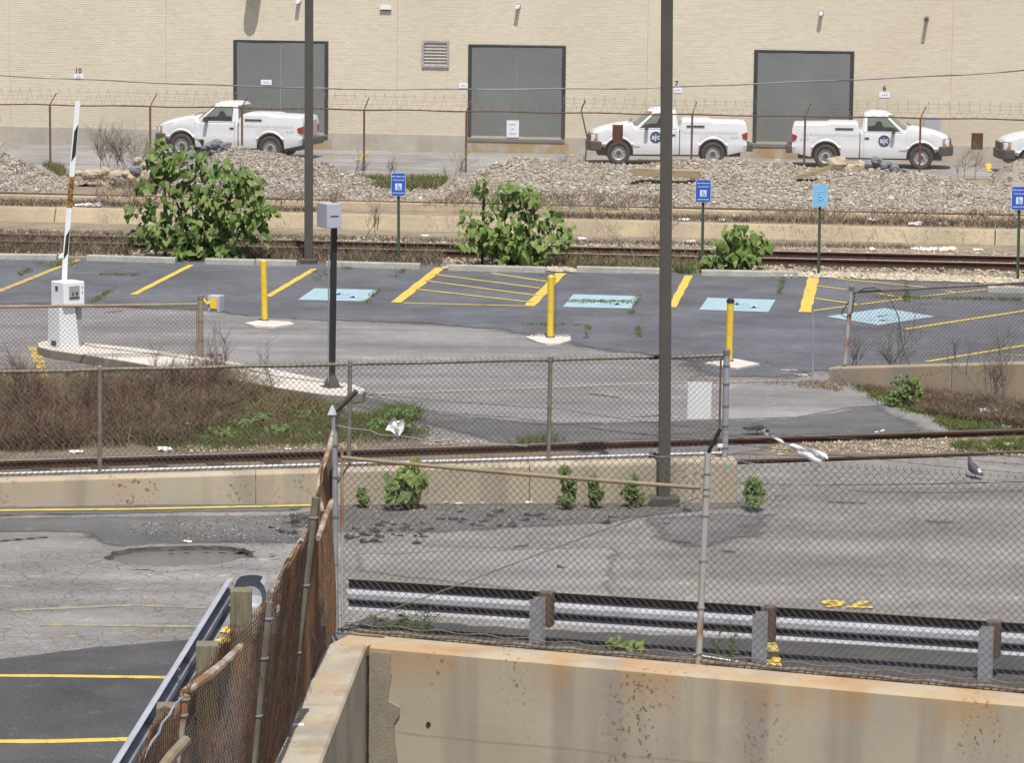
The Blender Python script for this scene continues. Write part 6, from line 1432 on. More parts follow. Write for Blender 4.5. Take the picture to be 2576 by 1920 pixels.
bush(1840, 688, [(1850, 575, 30, 16), (1870, 600, 40, 24), (1910, 610, 36, 20), (1815, 610, 24, 12), (1835, 640, 48, 22), (1875, 640, 42, 22), (1830, 665, 42, 18), (1890, 668, 30, 14), (1785, 655, 20, 18), (1770, 672, 22, 14)], 'smallest of the three leafy bushes behind the wheel stops, on the right', 230, 0.16)
bush(1025, 1280, [(1030, 1195, 40, 22), (990, 1205, 30, 20), (1055, 1200, 26, 18), (1000, 1230, 30, 16), (1020, 1250, 26, 16), (1040, 1165, 20, 12)], 'broad-leaved weed growing from the foot of the middle wall', 62, 0.135, depth=0.2)
bush(2275, 1020, [(2280, 965, 38, 24), (2275, 995, 48, 26), (2300, 1005, 40, 22), (2250, 1010, 30, 18)], 'small dense green bush against the right wall', 420, 0.055, depth=0.35, maxparts=0, name='green_bush')
bush(1897, 1284, [(1895, 1215, 24, 16), (1898, 1240, 28, 20), (1900, 1258, 26, 12)], 'round bright green weed at the right end of the middle wall', 380, 0.038, depth=0.16, maxparts=0, name='weed_clump', cat='weed', stems=False, dark=0.0)
for u, v, bl, l in ((1428, 1279, [(1420, 1190, 16, 22), (1432, 1225, 20, 30), (1425, 1255, 22, 12)], 'leftmost upright weed against the middle wall'), (1495, 1280, [(1490, 1215, 10, 24), (1500, 1240, 18, 22)], 'middle upright weed against the middle wall'), (1595, 1280, [(1600, 1210, 10, 20), (1585, 1235, 20, 24), (1605, 1250, 20, 14)], 'upright weed against the middle wall nearest the lamp pole'), (912, 1279, [(910, 1240, 10, 14), (915, 1255, 12, 8)], 'tiny weed at the foot of the wall behind the fence corner')):
    bush(u, v, bl, l, 300, 0.045, depth=0.12, maxparts=0, name='weed_clump', cat='weed')
bush(1568, 1640, [(1545, 1616, 22, 9), (1575, 1622, 22, 8), (1600, 1632, 22, 8)], 'flat bright weed on the near wall edge, left of the leaning post', 60, 0.07, depth=0.12, maxparts=60, name='weed_clump', cat='weed', stems=False, dark=0.0)
def stalks(u, v, w_, h, n, label, lf=True, y=None):
    p = G(u, v) if y is None else y; t = thing('tall_weed', label, 'weed', p); mb = MB(); ml = MB()
    for _ in range(n):
        a = p + Vector((R.uniform(-w_, w_), R.uniform(-.05, .05), 0)); hh = h * R.uniform(.6, 1.1); b = a + Vector((R.uniform(-.08, .08), R.uniform(-.05, .05), hh)); mb.tube([a, a.lerp(b, .5) + Vector((R.uniform(-.02, .02), 0, 0)), b], [.004, .003, .002], 4)
        for k in range(14):
            c = a.lerp(b, R.random()); d = Vector((R.uniform(-1, 1), R.uniform(-1, .5), R.uniform(-.1, .8))).normalized() * R.uniform(.03, .08); s_ = Vector((-d.y, d.x, .2)).normalized() * .009; ml.face([c, c + d * .5 - s_, c + d, c + d * .5 + s_])
    mb.build('stem', 'leafd', t); ml.build('leaves', 'leafd', t, kind='stuff'); return t
yy = NF0.at(1812, 1660, -0.15); yy.z = 0.0; stalks(0, 0, 0.10, 0.62, 9, 'tall thin weeds between the near fence and the guardrail', y=yy)
yy = NF0.at(985, 1600, -0.3); yy.z = 0.0; stalks(0, 0, 0.30, 0.42, 34, 'spiky green weeds behind the near fence left of the first guardrail post', y=yy)
stalks(2282, 760, 0.08, 0.45, 8, 'tall dry grass stalk growing through the blue pad near the right fence')

GR = [(0.09, 0.15, 0.03), (0.12, 0.17, 0.04), (0.06, 0.11, 0.03), (0.15, 0.16, 0.05)]
BRN = [(0.13, 0.095, 0.06), (0.17, 0.13, 0.085), (0.09, 0.065, 0.045), (0.21, 0.17, 0.12), (0.11, 0.075, 0.055)]
TAN = [(0.30, 0.24, 0.16), (0.24, 0.19, 0.13), (0.19, 0.15, 0.105), (0.34, 0.28, 0.19)]
OLV = [(0.15, 0.16, 0.05), (0.19, 0.17, 0.06), (0.11, 0.13, 0.04), (0.22, 0.2, 0.08)]
def scrub(name, regs, n, h, cols, wd=0.006, mt='vtwig', z=0.0, twig=True, lean=0.5, label=None, cat='brush', pf=G, stray=2, jit=0):
    """thin bent blades or twigs rooted inside photo-pixel polygons on the ground"""
    mb = MB(); A_ = []
    for rg_ in regs:
        us_ = [q[0] for q in rg_]; vs_ = [q[1] for q in rg_]; A_.append((max(us_) - min(us_)) * (max(vs_) - min(vs_)))
    cnt = 0; sd0 = R.uniform(0, 99)
    while cnt < n:
        rg_ = R.choices(regs, A_)[0]; us_ = [q[0] for q in rg_]; vs_ = [q[1] for q in rg_]; u, v = R.uniform(min(us_), max(us_)), R.uniform(min(vs_), max(vs_))
        if not inpoly(u, v, rg_): continue
        if jit and noise.noise(Vector((u * .022, v * .05, sd0))) < -0.1 and R.random() < .85: continue
        u += R.gauss(0, jit) if jit else 0; v += R.gauss(0, jit * .35) if jit else 0
        zz = z(u, v) if callable(z) else z
        p = pf(u, v, zz); cnt += 1; hh = (h(u, v) if callable(h) else h) * R.uniform(.45, 1.15); g_ = R.uniform(.7, 1.2); col = tuple(c * g_ for c in R.choice(cols)); a = R.uniform(0, 6.28); k = lean * hh
        q1 = p + Vector((math.cos(a) * k * .3, math.sin(a) * k * .3, hh * .5)); q2 = p + Vector((math.cos(a) * k + R.uniform(-.3, .3) * k, math.sin(a) * k, hh * R.uniform(.7, 1)))
        s_ = Vector((1, R.uniform(-.5, .5), 0)) * wd / 2
        mb.face([p - s_, p + s_, q1 + s_ * .8, q1 - s_ * .8], col); mb.face([q1 - s_ * .8, q1 + s_ * .8, q2], col)
        if twig:
            for _ in range(stray):
                b0 = p.lerp(q1, R.uniform(.4, 1)) if R.random() < .5 else q1.lerp(q2, R.random()); d = Vector((R.uniform(-1, 1), R.uniform(-1, 1), R.uniform(0, 1.2))) * hh * .3
                mb.face([b0 - s_ * .5, b0 + s_ * .5, b0 + d], col)
    o = mb.build(name, mt, kind='stuff'); tag(o, label, cat); return o
# bramble bank at left
def bh(u, v): return (0.26 + 0.16 * noise.noise(Vector((u * .02, v * .03, 0)))) * (1.35 if 430 < u < 590 and v < 1030 else 1) * (1.2 if u < 330 else 1)
DBR = [(0.13, 0.08, 0.05), (0.165, 0.105, 0.068), (0.08, 0.05, 0.034), (0.21, 0.155, 0.105), (0.13, 0.07, 0.046), (0.105, 0.105, 0.04), (0.15, 0.09, 0.06)]
scrub('brambles', [[(-60, 1005), (160, 1000), (350, 985), (430, 965), (560, 960), (600, 1010), (570, 1060), (480, 1120), (-60, 1140)]], 22000, bh, DBR, 0.009, lean=1.3, label='brown bramble thicket between the near track and the kerb island', stray=3, jit=10)
scrub('olive_weeds', [[(-60, 990), (430, 965), (560, 960), (600, 1010), (520, 1100), (380, 1130), (300, 1060), (-60, 1030)]], 6500, 0.2, OLV + GR[:1], 0.009, 'vgrass', label='olive weeds scattered through the brown brambles', lean=1.1, cat='weeds', jit=14)
scrub('brambles', [[(560, 1010), (700, 985), (790, 1015), (820, 1060), (700, 1080), (560, 1080)]], 4500, 0.16, DBR + OLV, 0.009, lean=1.1, label='brown scrub beside the end of the kerb island', jit=12)
scrub('olive_weeds', [[(500, 935), (600, 945), (690, 985), (640, 1015), (540, 1000), (480, 965)]], 5200, 0.22, OLV + OLV + DBR[:2], 0.009, 'vgrass', label='olive green weeds at the end of the brambles', lean=1.0, cat='weeds', jit=10)
scrub('grass', [[(600, 1030), (800, 1010), (860, 1040), (1000, 1060), (1060, 1085), (1060, 1105), (900, 1115), (560, 1128), (430, 1138), (450, 1100)], [(1290, 1112), (1400, 1106), (1400, 1118), (1290, 1124)], [(180, 965), (230, 990), (260, 1080), (215, 1080), (190, 1010)]], 12000, 0.11, GR + GR + OLV + DBR[:2] + DBR[:2], 0.009, 'vgrass', label='green weeds and grass beside the near track', lean=1.1, cat='grass', jit=16)
scrub('grass', [[(1000, 1035), (1025, 1030), (1050, 1060), (900, 1065)]], 900, 0.15, GR, 0.011, 'vgrass', label='taller green weeds behind the litter near the track', lean=.9, cat='grass', jit=16)
scrub('dry_weeds', [[(-60, 940), (500, 930), (480, 965), (-60, 1005)]], 3800, 0.12, DBR + OLV + TAN[2:], 0.008, lean=1.2, label='low dry weeds between the brambles and the kerb', jit=8)
scrub('grass', [[(2150, 980), (2230, 990), (2330, 1030), (2400, 1060), (2576, 1075), (2576, 1095), (2400, 1085), (2340, 1050), (2220, 1010)], [(2390, 1120), (2576, 1108), (2576, 1135), (2420, 1140)]], 6500, 0.09, GR + OLV, 0.009, 'vgrass', label='green grass edge below the right wall', lean=1.1, cat='grass', jit=9)
scrub('dry_weeds', [[(2100, 965), (2250, 985), (2600, 1030), (2600, 1085), (2420, 1065), (2330, 1040), (2200, 990)]], 11000, lambda u, v: .10 + .20 * max(0, noise.noise(Vector((u * .015, v * .03, 3)))) + (.08 if u > 2300 else 0), TAN[2:3] + BRN + DBR, 0.007, lean=1.2, label='dry brown weeds along the foot of the right wall', jit=6)
scrub('dry_weeds', [[(1720, 960), (2090, 962), (2120, 985), (1950, 972)]], 700, 0.07, TAN[1:], 0.008, lean=1.1, label='dry weeds at the lot entrance joint', jit=5)
scrub('dry_weeds', [[(240, 505), (400, 508), (400, 430), (240, 430)], [(480, 506), (860, 512), (860, 490), (480, 490)], [(1050, 520), (1700, 535), (1700, 480), (1200, 470)], [(1900, 545), (2600, 560), (2600, 540), (1900, 528)]], 5200, 0.16, TAN[1:] + BRN, 0.010, z=0.62, lean=1.0, label='thin dry weeds growing up the faces of the gravel heaps', jit=6)
# between the lot and the far track, and on the banks
scrub('dry_weeds', [[(-60, 640), (-60, 605), (330, 612), (330, 648), (200, 646)], [(560, 655), (560, 625), (1110, 645), (1110, 672)]], 7000, 0.27, BRN + BRN + TAN[2:], 0.010, lean=.8, label='brown weeds between the wheel stops and the far track on the left')
scrub('dry_weeds', [[(1380, 678), (1380, 650), (1760, 655), (1790, 690), (1640, 686)]], 3200, 0.24, BRN + TAN[1:] + OLV, 0.010, lean=.8, label='brown weeds behind the wheel stops near the near lamp pole')
scrub('grass', [[(1430, 670), (1500, 660), (1560, 680), (1450, 684)], [(1700, 670), (1740, 670), (1745, 692), (1700, 690)], [(860, 668), (905, 668), (905, 674), (860, 674)]], 1300, 0.16, GR, 0.011, 'vgrass', label='green weeds behind the wheel stops', lean=.8, cat='grass')
kz = lambda u, v: 0.31
scrub('dry_weeds', [[(-40, 506), (400, 513), (400, 522), (-40, 518)], [(640, 524), (840, 530), (840, 534), (640, 530)], [(1380, 540), (2600, 562), (2600, 576), (1380, 548)]], 6500, 0.15, BRN + TAN[1:], 0.012, z=kz, lean=.9, label='dry weeds on the ledge between the two platform walls')
scrub('dry_weeds', [[(-40, 583), (600, 592), (1100, 604), (1700, 612), (2300, 622), (2300, 628), (1700, 620), (1100, 612), (-40, 592)]], 4500, 0.13, BRN + TAN[1:], 0.011, lean=.8, label='dry weeds at the foot of the lower platform wall')
def dead(u, v, w_, h, n, label, z=0.0, Y=None, name='dead_shrub', cols=None):
    """leafless shrub: a few crooked stems that keep forking into fine twigs"""
    p = G(u, v, z); mb = MB(); cols = cols or [(0.17, 0.14, 0.11), (0.13, 0.10, 0.08), (0.21, 0.18, 0.145)]; cnt = [0]
    def grow(a, d, L_, wd, lev, col):
        q = a; seg = 3
        for k in range(seg):
            d = (d + Vector((R.uniform(-1, 1), R.uniform(-1, 1), R.uniform(-.5, .7))) * .28).normalized(); b = q + d * L_ / seg; s_ = Vector((wd, 0, 0)); t_ = Vector((0, 0, wd))
            mb.face([q - s_, q + s_, b + s_ * .8, b - s_ * .8], col)
            if abs(d.x) > .6: mb.face([q - t_, q + t_, b + t_ * .8, b - t_ * .8], col)
            cnt[0] += 1; q = b; wd *= .88
            if lev < 3 and cnt[0] < n * 5:
                for _q in range(2 if lev < 2 else 1): grow(b, (d + Vector((R.uniform(-1, 1), R.uniform(-1, 1), R.uniform(-.4, .6))) * .8).normalized(), L_ * R.uniform(.45, .7), wd * .7, lev + 1, col)
    k = 0
    while cnt[0] < n * 5 and k < 90:
        a = 6.28 * R.random(); q = p + Vector((R.uniform(-.5, .5) * w_, R.uniform(-.3, .3) * w_, 0)); g_ = R.uniform(.8, 1.25); col = tuple(c * g_ for c in R.choice(cols))
        grow(q, Vector((math.cos(a) * .5 * w_, math.sin(a) * .4 * w_, h)).normalized(), h * R.uniform(.5, .8), 0.0085, 0, col); k += 1
    o = mb.build(name, 'vtwig'); tag(o, label, 'dead shrub'); return o
dead(300, 425, 1.1, 1.0, 1500, 'large leafless shrub on the rocks left of the left pickup', z=0.3)
dead(370, 435, .6, 0.8, 420, 'leafless shrub between the rocks and the tall bush', z=0.4)
dead(905, 452, .35, 0.7, 160, 'thin leafless shrub at the fence foot left of the middle loading door', z=0.4)
dead(985, 452, .35, 0.6, 130, 'small leafless shrub left of the long gravel heap', z=0.4, name='dead_shrub')
dead(1140, 455, .4, 0.8, 200, 'thin leafless shrub at the fence post by the middle loading door', z=0.4)
dead(1425, 455, .6, 0.6, 900, 'grey leafless shrub on the long heap left of the middle pickup', z=0.45)
dead(2430, 448, .5, 0.75, 300, 'leafless shrub by the fence right of the right pickup', z=0.4)
dead(930, 600, .6, 1.1, 120, 'tall bare shrub in front of the platform wall left of the leftmost sign', z=0.0)
dead(1620, 640, .7, 0.8, 200, 'bare shrub before the platform wall left of the near lamp pole', z=0.0)
dead(2150, 940, .4, 0.6, 140, 'bare twiggy shrub at the left end of the right wall', z=0.0)
dead(2260, 960, .5, 0.95, 260, 'tall bare shrub in front of the right wall beside the green bush', z=0.0)
dead(2470, 1010, .65, 0.95, 300, 'wide bare shrub in front of the right wall near the right edge', z=0.0)
dead(700, 1010, .35, 0.85, 90, 'thin bare sapling by the kerb island end', z=0.0)
dead(560, 975, .4, 0.8, 160, 'bare shrub top at the end of the brambles', z=0.0)
for q_, (u, v, w_, h_) in enumerate(((30, 1060, .5, .75), (110, 1040, .45, .8), (190, 1075, .5, .75), (270, 1050, .5, .7), (340, 1085, .5, .7), (400, 1040, .45, .6), (455, 1010, .5, .7), (520, 1000, .45, .6), (60, 1110, .5, .6), (150, 1115, .5, .6))):
    dead(u, v, w_, h_, 420, nth(q_, 'reddish bare bramble bush') + ' in the thicket beside the near track', cols=[(0.15, 0.09, 0.06), (0.11, 0.065, 0.045), (0.19, 0.13, 0.09)], name='bramble_bush')
for q_, (u, v) in enumerate(((610, 1080), (655, 1065), (700, 1095), (560, 1105), (760, 1060))):
    bush(u, v, [(u, v - 14, 26, 12), (u + 14, v - 8, 20, 9)], nth(q_, 'low bright green weed') + ' in the grass beside the near track', 130, 0.06, depth=.2, maxparts=0, name='weed_clump', cat='weed', stems=False, dark=.2)
for q_, (u, v) in enumerate(((990, 1062), (1030, 1056), (950, 1085), (1000, 1095))):
    bush(u, v, [(u, v - 16, 24, 14), (u + 10, v - 24, 12, 12)], nth(q_, 'leafy green weed') + ' behind the plastic caught on the wire', 120, 0.06, depth=.2, maxparts=0, name='weed_clump', cat='weed', stems=False, dark=.2)
scrub('grass', [[(105, 418), (155, 420), (170, 440), (150, 446)], [(880, 452), (1130, 452), (1100, 478), (900, 474)]], 2600, 0.22, OLV + GR + TAN[1:], 0.013, 'vgrass', z=0.44, label='yellow-green grass among the heaps near the far fence', cat='grass')
scrub('grass', [[(2025, 440), (2080, 425), (2085, 432), (2040, 446)]], 500, 0.2, GR, 0.013, 'vgrass', z=0.9, label='green grass on the heap under the right pickup rear wheel', cat='grass')
scrub('crack_weeds', [[(90, 662), (205, 655), (205, 662), (100, 680)], [(40, 690), (75, 676), (80, 682), (50, 694)], [(775, 682), (840, 680), (840, 712), (790, 708)], [(250, 690), (350, 690), (350, 693), (250, 693)], [(860, 672), (880, 668), (885, 678), (866, 680)], [(980, 698), (1018, 676), (1022, 680), (990, 703)], [(912, 760), (950, 728), (956, 731), (925, 764)], [(1430, 756), (1590, 758), (1590, 764), (1430, 762)], [(1582, 790), (1602, 744), (1608, 746), (1592, 793)], [(1470, 850), (1478, 822), (1485, 822), (1480, 855)], [(1605, 850), (1600, 820), (1612, 828), (1612, 850)], [(1955, 740), (1968, 700), (1974, 702), (1962, 742)], [(225, 760), (300, 715), (305, 718), (235, 764)], [(1300, 815), (1480, 818), (1480, 820), (1300, 817)], [(1915, 905), (1968, 925), (1980, 929), (1925, 912)], [(2200, 745), (2570, 752), (2570, 757), (2200, 750)]], 3600, 0.045, GR + OLV, 0.010, 'vgrass', z=0.012, lean=1.3, jit=4, label='small green weeds sprouting from cracks in the parking lot', cat='weeds')
# ballast and loose stones
def strew(name, regs, n, smin, smax, z, label, pal=PAL, cat='gravel'):
    mb = MB(); A_ = [(max(q[0] for q in r) - min(q[0] for q in r)) * (max(q[1] for q in r) - min(q[1] for q in r)) for r in regs]; c = 0
    while c < n:
        r = R.choices(regs, A_)[0]; u = R.uniform(min(q[0] for q in r), max(q[0] for q in r)); v = R.uniform(min(q[1] for q in r), max(q[1] for q in r))
        if not inpoly(u, v, r): continue
        p = G(u, v, z); s = R.uniform(smin, smax); stone(mb, (p.x, p.y, z + s * .2), s, R.choice(pal)); c += 1
    o = mb.build(name, 'stone', kind='stuff'); tag(o, label, cat); return o
BALL = [(0.42, 0.37, 0.29), (0.35, 0.30, 0.23), (0.48, 0.43, 0.35), (0.26, 0.22, 0.17), (0.54, 0.50, 0.43), (0.38, 0.30, 0.2)]
strew('ballast', [[(-50, 636), (-50, 575), (2700, 640), (2700, 726), (2576, 716), (2050, 690), (1200, 672)]], 9000, .025, .055, 0.01, 'pale ballast stones around the far railway track', BALL, 'ballast')
strew('ballast', [[(1780, 690), (2576, 716), (2700, 724), (2700, 705), (2576, 700), (1900, 680)], [(1110, 676), (1130, 668), (1450, 676), (1450, 686)]], 2600, .03, .065, 0.02, 'pale ballast heaped along the lot edge behind the wheel stops', [(0.52, 0.47, 0.38), (0.46, 0.40, 0.31), (0.60, 0.56, 0.48)], 'ballast')
strew('gravel', [[(1060, 1095), (1300, 1125), (1450, 1125), (1450, 1135), (1060, 1120)], [(1960, 1106), (2600, 1100), (2600, 1148), (1930, 1140)], [(400, 1128), (900, 1112), (900, 1130), (400, 1140)]], 2600, .012, .03, 0.005, 'pale gravel between the rails of the near track', BALL)
strew('gravel', [[(850, 1264), (1630, 1262), (1630, 1290), (1200, 1340), (860, 1350)], [(300, 1320), (780, 1290), (780, 1370), (640, 1372), (300, 1345)], [(1920, 1200), (1990, 1230), (1960, 1280), (1920, 1275)]], 2600, .006, .018, 0.006, 'loose grit and pebbles scattered on the street before the middle wall', PAL + [(0.12, 0.11, 0.10)] * 5)
# asphalt chunks at the foot of the middle wall
def chunk(u, v, s, label, group):
    p = G(u, v); mb = MB(); n = R.randint(5, 7); a0 = R.random() * 6; th = s * R.uniform(.35, .6)
    ring = [(p.x + s * R.uniform(.6, 1.1) * math.cos(a0 + 2*math.pi*i/n), p.y + s * .8 * R.uniform(.6, 1.1) * math.sin(a0 + 2*math.pi*i/n)) for i in range(n)]
    mb.prism(ring, 0.004, lambda q: 0.006 + th * (0.7 + 0.5 * math.sin(q[0] * 40))); o = mb.build('asphalt_chunk', 'chunk'); tag(o, label, 'rubble', group)
for _ in range(62):
    if R.random() < .55: u, v = R.uniform(870, 1080), R.gauss(1345, 12)
    else: u, v = R.uniform(1100, 1700), R.gauss(1312, 13)
    chunk(u, v, R.uniform(.028, .075), 'piece of broken dark asphalt strewn before the middle wall', 'broken asphalt pieces before the middle wall')
for q_, (u, v) in enumerate(((700, 1336), (716, 1342), (735, 1345), (684, 1330), (560, 1384), (600, 1386), (520, 1383), (470, 1384), (430, 1386), (628, 1392))): chunk(u, v, R.uniform(.04, .08), ['upper', 'right-hand', 'rightmost', 'leftmost'][q_] + ' asphalt lump of the small group between the pothole and rusted fence' if q_ < 4 else nth(q_ - 4, 'asphalt lump') + ' on the far rim of the pothole', 'broken asphalt by the pothole')
chunk(1411, 1430, .05, 'single dark stone on the pale lane between the lamp pole and the guardrail', None); chunk(1728, 1287, .07, 'dark lump just right of the near lamp pole base', None)

# litter
def scrap(u, v, w_, h_, label, z=0.0, m='litter', group='scraps of litter', name='litter', cat='litter', up=0.5):
    p = G(u, v, z); mb = MB(); nx, ny = 6, 5; sd_ = R.uniform(0, 99)
    for j in range(ny + 1):
        for i in range(nx + 1):
            x = (i / nx - .5) * w_ * (1 - .25 * abs(j / ny - .5)); y = (j / ny - .5); q = Vector((p.x + x + .12 * w_ * noise.noise(Vector((i, j, sd_))), p.y + y * h_ * 1.2, z + 0.008 + h_ * up * (.5 + noise.noise(Vector((i * .9, j * .9, sd_ + 5)))) + (j / ny) * h_ * .35))
            mb.v.append(tuple(q))
    mb.f = [(j*(nx+1)+i, j*(nx+1)+i+1, (j+1)*(nx+1)+i+1, (j+1)*(nx+1)+i) for j in range(ny) for i in range(nx)]
    o = mb.build(name, m); tag(o, label, cat, group); return o
for (u, v, w_, h_, l, m, z) in [(210, 520, .42, .10, 'crumpled white cloth on the ledge right of the striped arm', 'litter', .31), (238, 520, .35, .12, 'grey plastic beside the crumpled white cloth on the ledge', 'galv', .31), (155, 508, .3, .12, 'grey clear plastic on the ledge left of the striped arm', 'alu', .31),
    (1720, 555, .26, .08, 'flat white scrap on the ledge beside the blue sign', 'litter', .31), (1848, 549, .24, .12, 'white bag above the small leafy bush', 'litter', .31), (1818, 557, .18, .08, 'grey-blue scrap left of the white bag above the small bush', 'alu', .31), (2303, 568, .3, .12, 'largest white bag on the ledge right of the faded sign', 'litter', .31), (2196, 559, .28, .12, 'crumpled grey-white bag on the ledge just right of the faded sign', 'litter', .31), (2372, 566, .24, .1, 'greyish bag on the ledge, third right of the faded sign', 'alu', .31), (2468, 560, .22, .08, 'white scrap on the ledge near the right sign', 'litter', .31),
    (2305, 629, .24, .07, 'white tray beside the far track, leftmost of the pale items', 'litter', 0), (2336, 634, .38, .13, 'big grey-white foam slab beside the far track', 'litter', 0), (2384, 632, .4, .12, 'cream foam slab beside the far track', 'litterc', 0), (2460, 632, .24, .08, 'white oval tray beside the far track near the right sign', 'litter', 0), (2195, 632, .14, .1, 'cream lump beside the far track under the faded sign', 'litterc', 0),
    (1735, 612, .3, .08, 'white scrap at the wall foot left of the blue sign post', 'litter', 0), (1465, 604, .2, .08, 'white scrap at the platform wall foot right of the middle bush', 'litter', 0), (1352, 546, .16, .06, 'white scrap on the ledge behind the middle bush', 'litter', .31), (1070, 596, .2, .07, 'white twist at the platform wall foot right of the leftmost sign', 'litterc', 0), (1058, 503, .06, .1, 'small white cup on the upper ledge right of the leftmost sign', 'litter', .44),
    (192, 1142, .18, .06, 'white crumpled cup by the near rail at the left', 'litter', 0), (243, 1148, .06, .04, 'small red can by the near rail', 'redp', 0), (415, 1138, .2, .09, 'crumpled white paper by the near rail in the middle of the brambles', 'litter', 0), (512, 1106, .11, .06, 'grey-blue scrap in the weeds above the near rail', 'boxgrey', 0), (475, 1070, .08, .05, 'white scrap high in the brambles', 'litter', .1), (405, 1092, .1, .06, 'grey scrap in the lower brambles', 'alu', 0), (640, 1112, .1, .05, 'dark and white wrapper in the grass by the rail', 'alu', 0), (725, 1133, .09, .03, 'white scrap just above the rail left of the fence corner', 'litter', 0), (805, 1096, .06, .05, 'small white scrap left of the fence corner', 'litter', 0), (445, 1090, .06, .05, 'cream scrap in the lower brambles', 'litterc', 0),
    (2488, 1052, .28, .16, 'biggest crumpled white bag in the weeds under the right wall', 'litter', 0), (2452, 1058, .3, .05, 'torn white strip left of the biggest bag under the right wall', 'litter', 0), (2342, 1032, .09, .08, 'pale blue-white cup beside the green bush', 'boxgrey', 0), (2390, 1058, .07, .05, 'small white scrap at the grass edge under the right wall', 'litter', 0), (2555, 1056, .16, .05, 'white scrap near the right edge under the wall', 'litter', 0), (2532, 1080, .14, .06, 'white scrap just above the rail at the right', 'litter', 0), (2538, 1126, .13, .08, 'pale scrap below the rail at the right edge', 'litter', 0), (2215, 992, .1, .03, 'brown-white scrap in front of the right wall', 'litterc', 0),
    (2205, 1090, .05, .02, 'white scrap on the crossing, left one', 'litter', 0), (2222, 1085, .05, .02, 'white scrap on the crossing, upper right one', 'litter', 0), (2218, 1088, .06, .02, 'flat white scrap on the crossing beside the rail', 'litter', 0), (1968, 1146, .13, .02, 'cream card lying below the near track', 'litterc', 0),
    (1383, 1262, .12, .05, 'white scrap at the foot of the middle wall left of the upright weeds', 'litter', 0), (1330, 1269, .09, .04, 'white crumb at the foot of the middle wall', 'litter', 0), (1125, 1268, .1, .04, 'cream scrap by the broad-leaved weed', 'litterc', 0), (1155, 1270, .12, .03, 'flat cream scrap right of the broad-leaved weed', 'litterc', 0), (1215, 1268, .06, .03, 'tiny white scrap before the middle wall', 'litter', 0), (472, 1366, .1, .03, 'pinkish scrap behind the pothole', 'litterc', 0), (1115, 940 + 60, .02, .01, 'tiny white crumb on the lane', 'litter', .012),
    (1985, 934, .28, .03, 'broken pale slab on the lot entrance, upper one', 'pale', .014), (2015, 946, .22, .04, 'broken pale slab on the lot entrance beside the thin post', 'pale', .014)]:
    scrap(u, v, w_, h_, l, z, m, group='scraps of litter')
p = G(745, 1826, 0.2); mb = MB(); mb.box(p + Vector((0, 0, .006)), (.13, .08, .008), (Vector((1, .1, 0)).normalized(), Vector((-.1, 1, 0)).normalized(), UZ)); tag(mb.build('litter', 'litter'), 'white paper lying on the coping at the foot of the rusted fence', 'litter', 'scraps of litter')
# plastic sheet caught on the near fence wires
def film(pts, label, m='plastic', wob=.015):
    mb = MB(); n = len(pts)
    for i, (a, b) in enumerate(pts):
        for j in range(6):
            q = a.lerp(b, j / 5) + Vector((0, wob * noise.noise(Vector((i * .8, j * 1.3, 4))) * 6, wob * noise.noise(Vector((i * .9, j * 1.1, 8))))); mb.v.append(tuple(q))
    mb.f = [(i*6+j, i*6+j+1, (i+1)*6+j+1, (i+1)*6+j) for i in range(n-1) for j in range(5)]
    o = mb.build('plastic_film', m, smooth=True); tag(o, label, 'plastic bag'); return o
seq = [((1930, 1076), (1929, 1079)), ((1919, 1078), (1922, 1082)), ((1917, 1083), (1921, 1086)), ((1928, 1085), (1926, 1090)), ((1940, 1092), (1936, 1095)), ((1955, 1096), (1949, 1103)), ((1972, 1106), (1966, 1112)), ((1980, 1112), (1976, 1114)), ((2000, 1116), (1994, 1124)), ((2022, 1122), (2010, 1136)), ((2046, 1128), (2028, 1148)), ((2068, 1134), (2044, 1160)), ((2084, 1142), (2056, 1167)), ((2087, 1152), (2066, 1164))]
film([(NF0.at(a[0], a[1], .05), NF0.at(b[0], b[1], .05)) for a, b in seq], 'white plastic bag streaming to the right from the barbed wire')
film([(NF0.at(a[0], a[1], .02), NF0.at(b[0], b[1], .02)) for a, b in [((992, 1049), (998, 1053)), ((985, 1056), (1003, 1062)), ((978, 1070), (1018, 1054)), ((972, 1080), (1019, 1066)), ((985, 1083), (1018, 1080)), ((996, 1092), (1012, 1090)), ((1002, 1099), (1006, 1098))]], 'crumpled clear plastic caught on the wire left of centre', wob=.02)

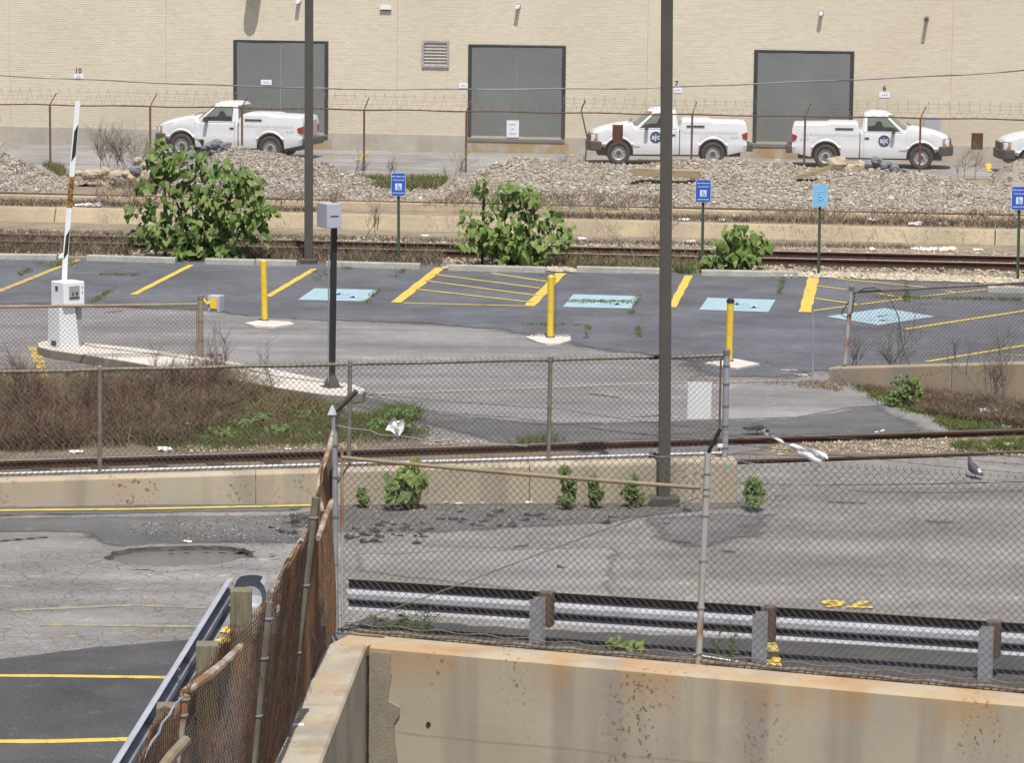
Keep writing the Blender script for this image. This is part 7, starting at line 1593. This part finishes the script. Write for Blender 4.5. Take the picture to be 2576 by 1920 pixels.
# pigeons
def pigeon(loc, rz, head_down, label, rear_white=False):
    t = thing('pigeon', label, 'pigeon', loc, 'pigeons', rz)
    # rings along the spine, x forward
    if not head_down: sp = [(-.17, .055, .004, .018), (-.12, .07, .022, .026), (-.06, .10, .045, .045), (0, .125, .058, .058), (.05, .155, .05, .055), (.08, .185, .034, .036), (.095, .215, .024, .026), (.10, .24, .026, .026), (.11, .255, .021, .019), (.125, .258, .006, .006)]
    else: sp = [(-.20, .085, .004, .018), (-.14, .085, .02, .028), (-.07, .095, .045, .045), (0, .10, .058, .055), (.06, .09, .05, .05), (.10, .07, .034, .034), (.13, .05, .025, .026), (.15, .04, .026, .024), (.17, .032, .018, .018), (.185, .028, .005, .006)]
    mb = MB(); n = 12
    for i, (x, z, hz, hy) in enumerate(sp):
        a = sp[min(i+1, len(sp)-1)]; b = sp[max(i-1, 0)]; d = Vector((a[0]-b[0], 0, a[1]-b[1])).normalized(); nz_ = Vector((-d.z, 0, d.x))
        for k in range(n): th = 2*math.pi*k/n; mb.v.append(tuple(Vector((x, 0, z)) + nz_ * hz * math.sin(th) + Vector((0, 1, 0)) * hy * math.cos(th)))
    mb.f = [(i*n+k, i*n+(k+1) % n, (i+1)*n+(k+1) % n, (i+1)*n+k) for i in range(len(sp)-1) for k in range(n)] + [tuple(reversed(range(n))), tuple((len(sp)-1)*n + k for k in range(n))]
    mb.build('body', 'feather', t, smooth=True, local=True)
    for s in (-1, 1):
        mb = MB(); z0 = .13 if not head_down else .11; mb.v = [(.05, s*.05, z0+.005), (.0, s*.064, z0 + .012), (-.06, s*.06, z0 - .02), (-.15, s*.03, z0 - .062), (-.19, s*.018, z0 - .075), (-.10, s*.05, z0 - .065), (-.02, s*.062, z0 - .05), (.04, s*.056, z0 - .03)]
        if head_down: mb.v = [(x, y, z + .03 if x < -.1 else z) for x, y, z in mb.v]
        mb.f = [(0, 1, 6, 7), (1, 2, 5, 6), (2, 3, 4, 5)]; wg = mb.build('wing', 'ink' if not rear_white else 'feather', t, local=True)
        so_ = wg.modifiers.new('solid', 'SOLIDIFY'); so_.thickness = .012; so_.offset = 1
        mb = MB(); mb.tube([(0.0, s*.025, .08), (.005, s*.027, .02), (.01, s*.028, .004)], .004, 5)
        for q in (-.4, 0, .4): mb.tube([(.01, s*.028, .004), (.01 + .03*math.cos(q), s*.028 + .03*math.sin(q), .003)], .0025, 4)
        mb.build('leg', 'redp', t, local=True)
    hx, hz = (.125, .258) if not head_down else (.185, .028); mb = MB(); mb.tube([(hx - .005, 0, hz), (hx + .018, 0, hz - .006)], [.005, .0015], 6); mb.build('beak', 'ink', t, local=True)
    if rear_white: mb = MB(); mb.box((-.10, -.012, .108), (.075, .045, .022), (Vector((.8, 0, .6)), Vector((0, 1, 0)), Vector((-.6, 0, .8)))); mb.build('rump_patch', 'featherw', t, local=True, bevel=.008)
    return t
pigeon(G(2449, 1203), math.radians(118), False, 'pigeon standing with a white rump behind the near fence at the right', True)
pigeon(G(1903, 1091, .02), math.radians(8), True, 'dark pigeon pecking beside the near track, end of the white plastic')
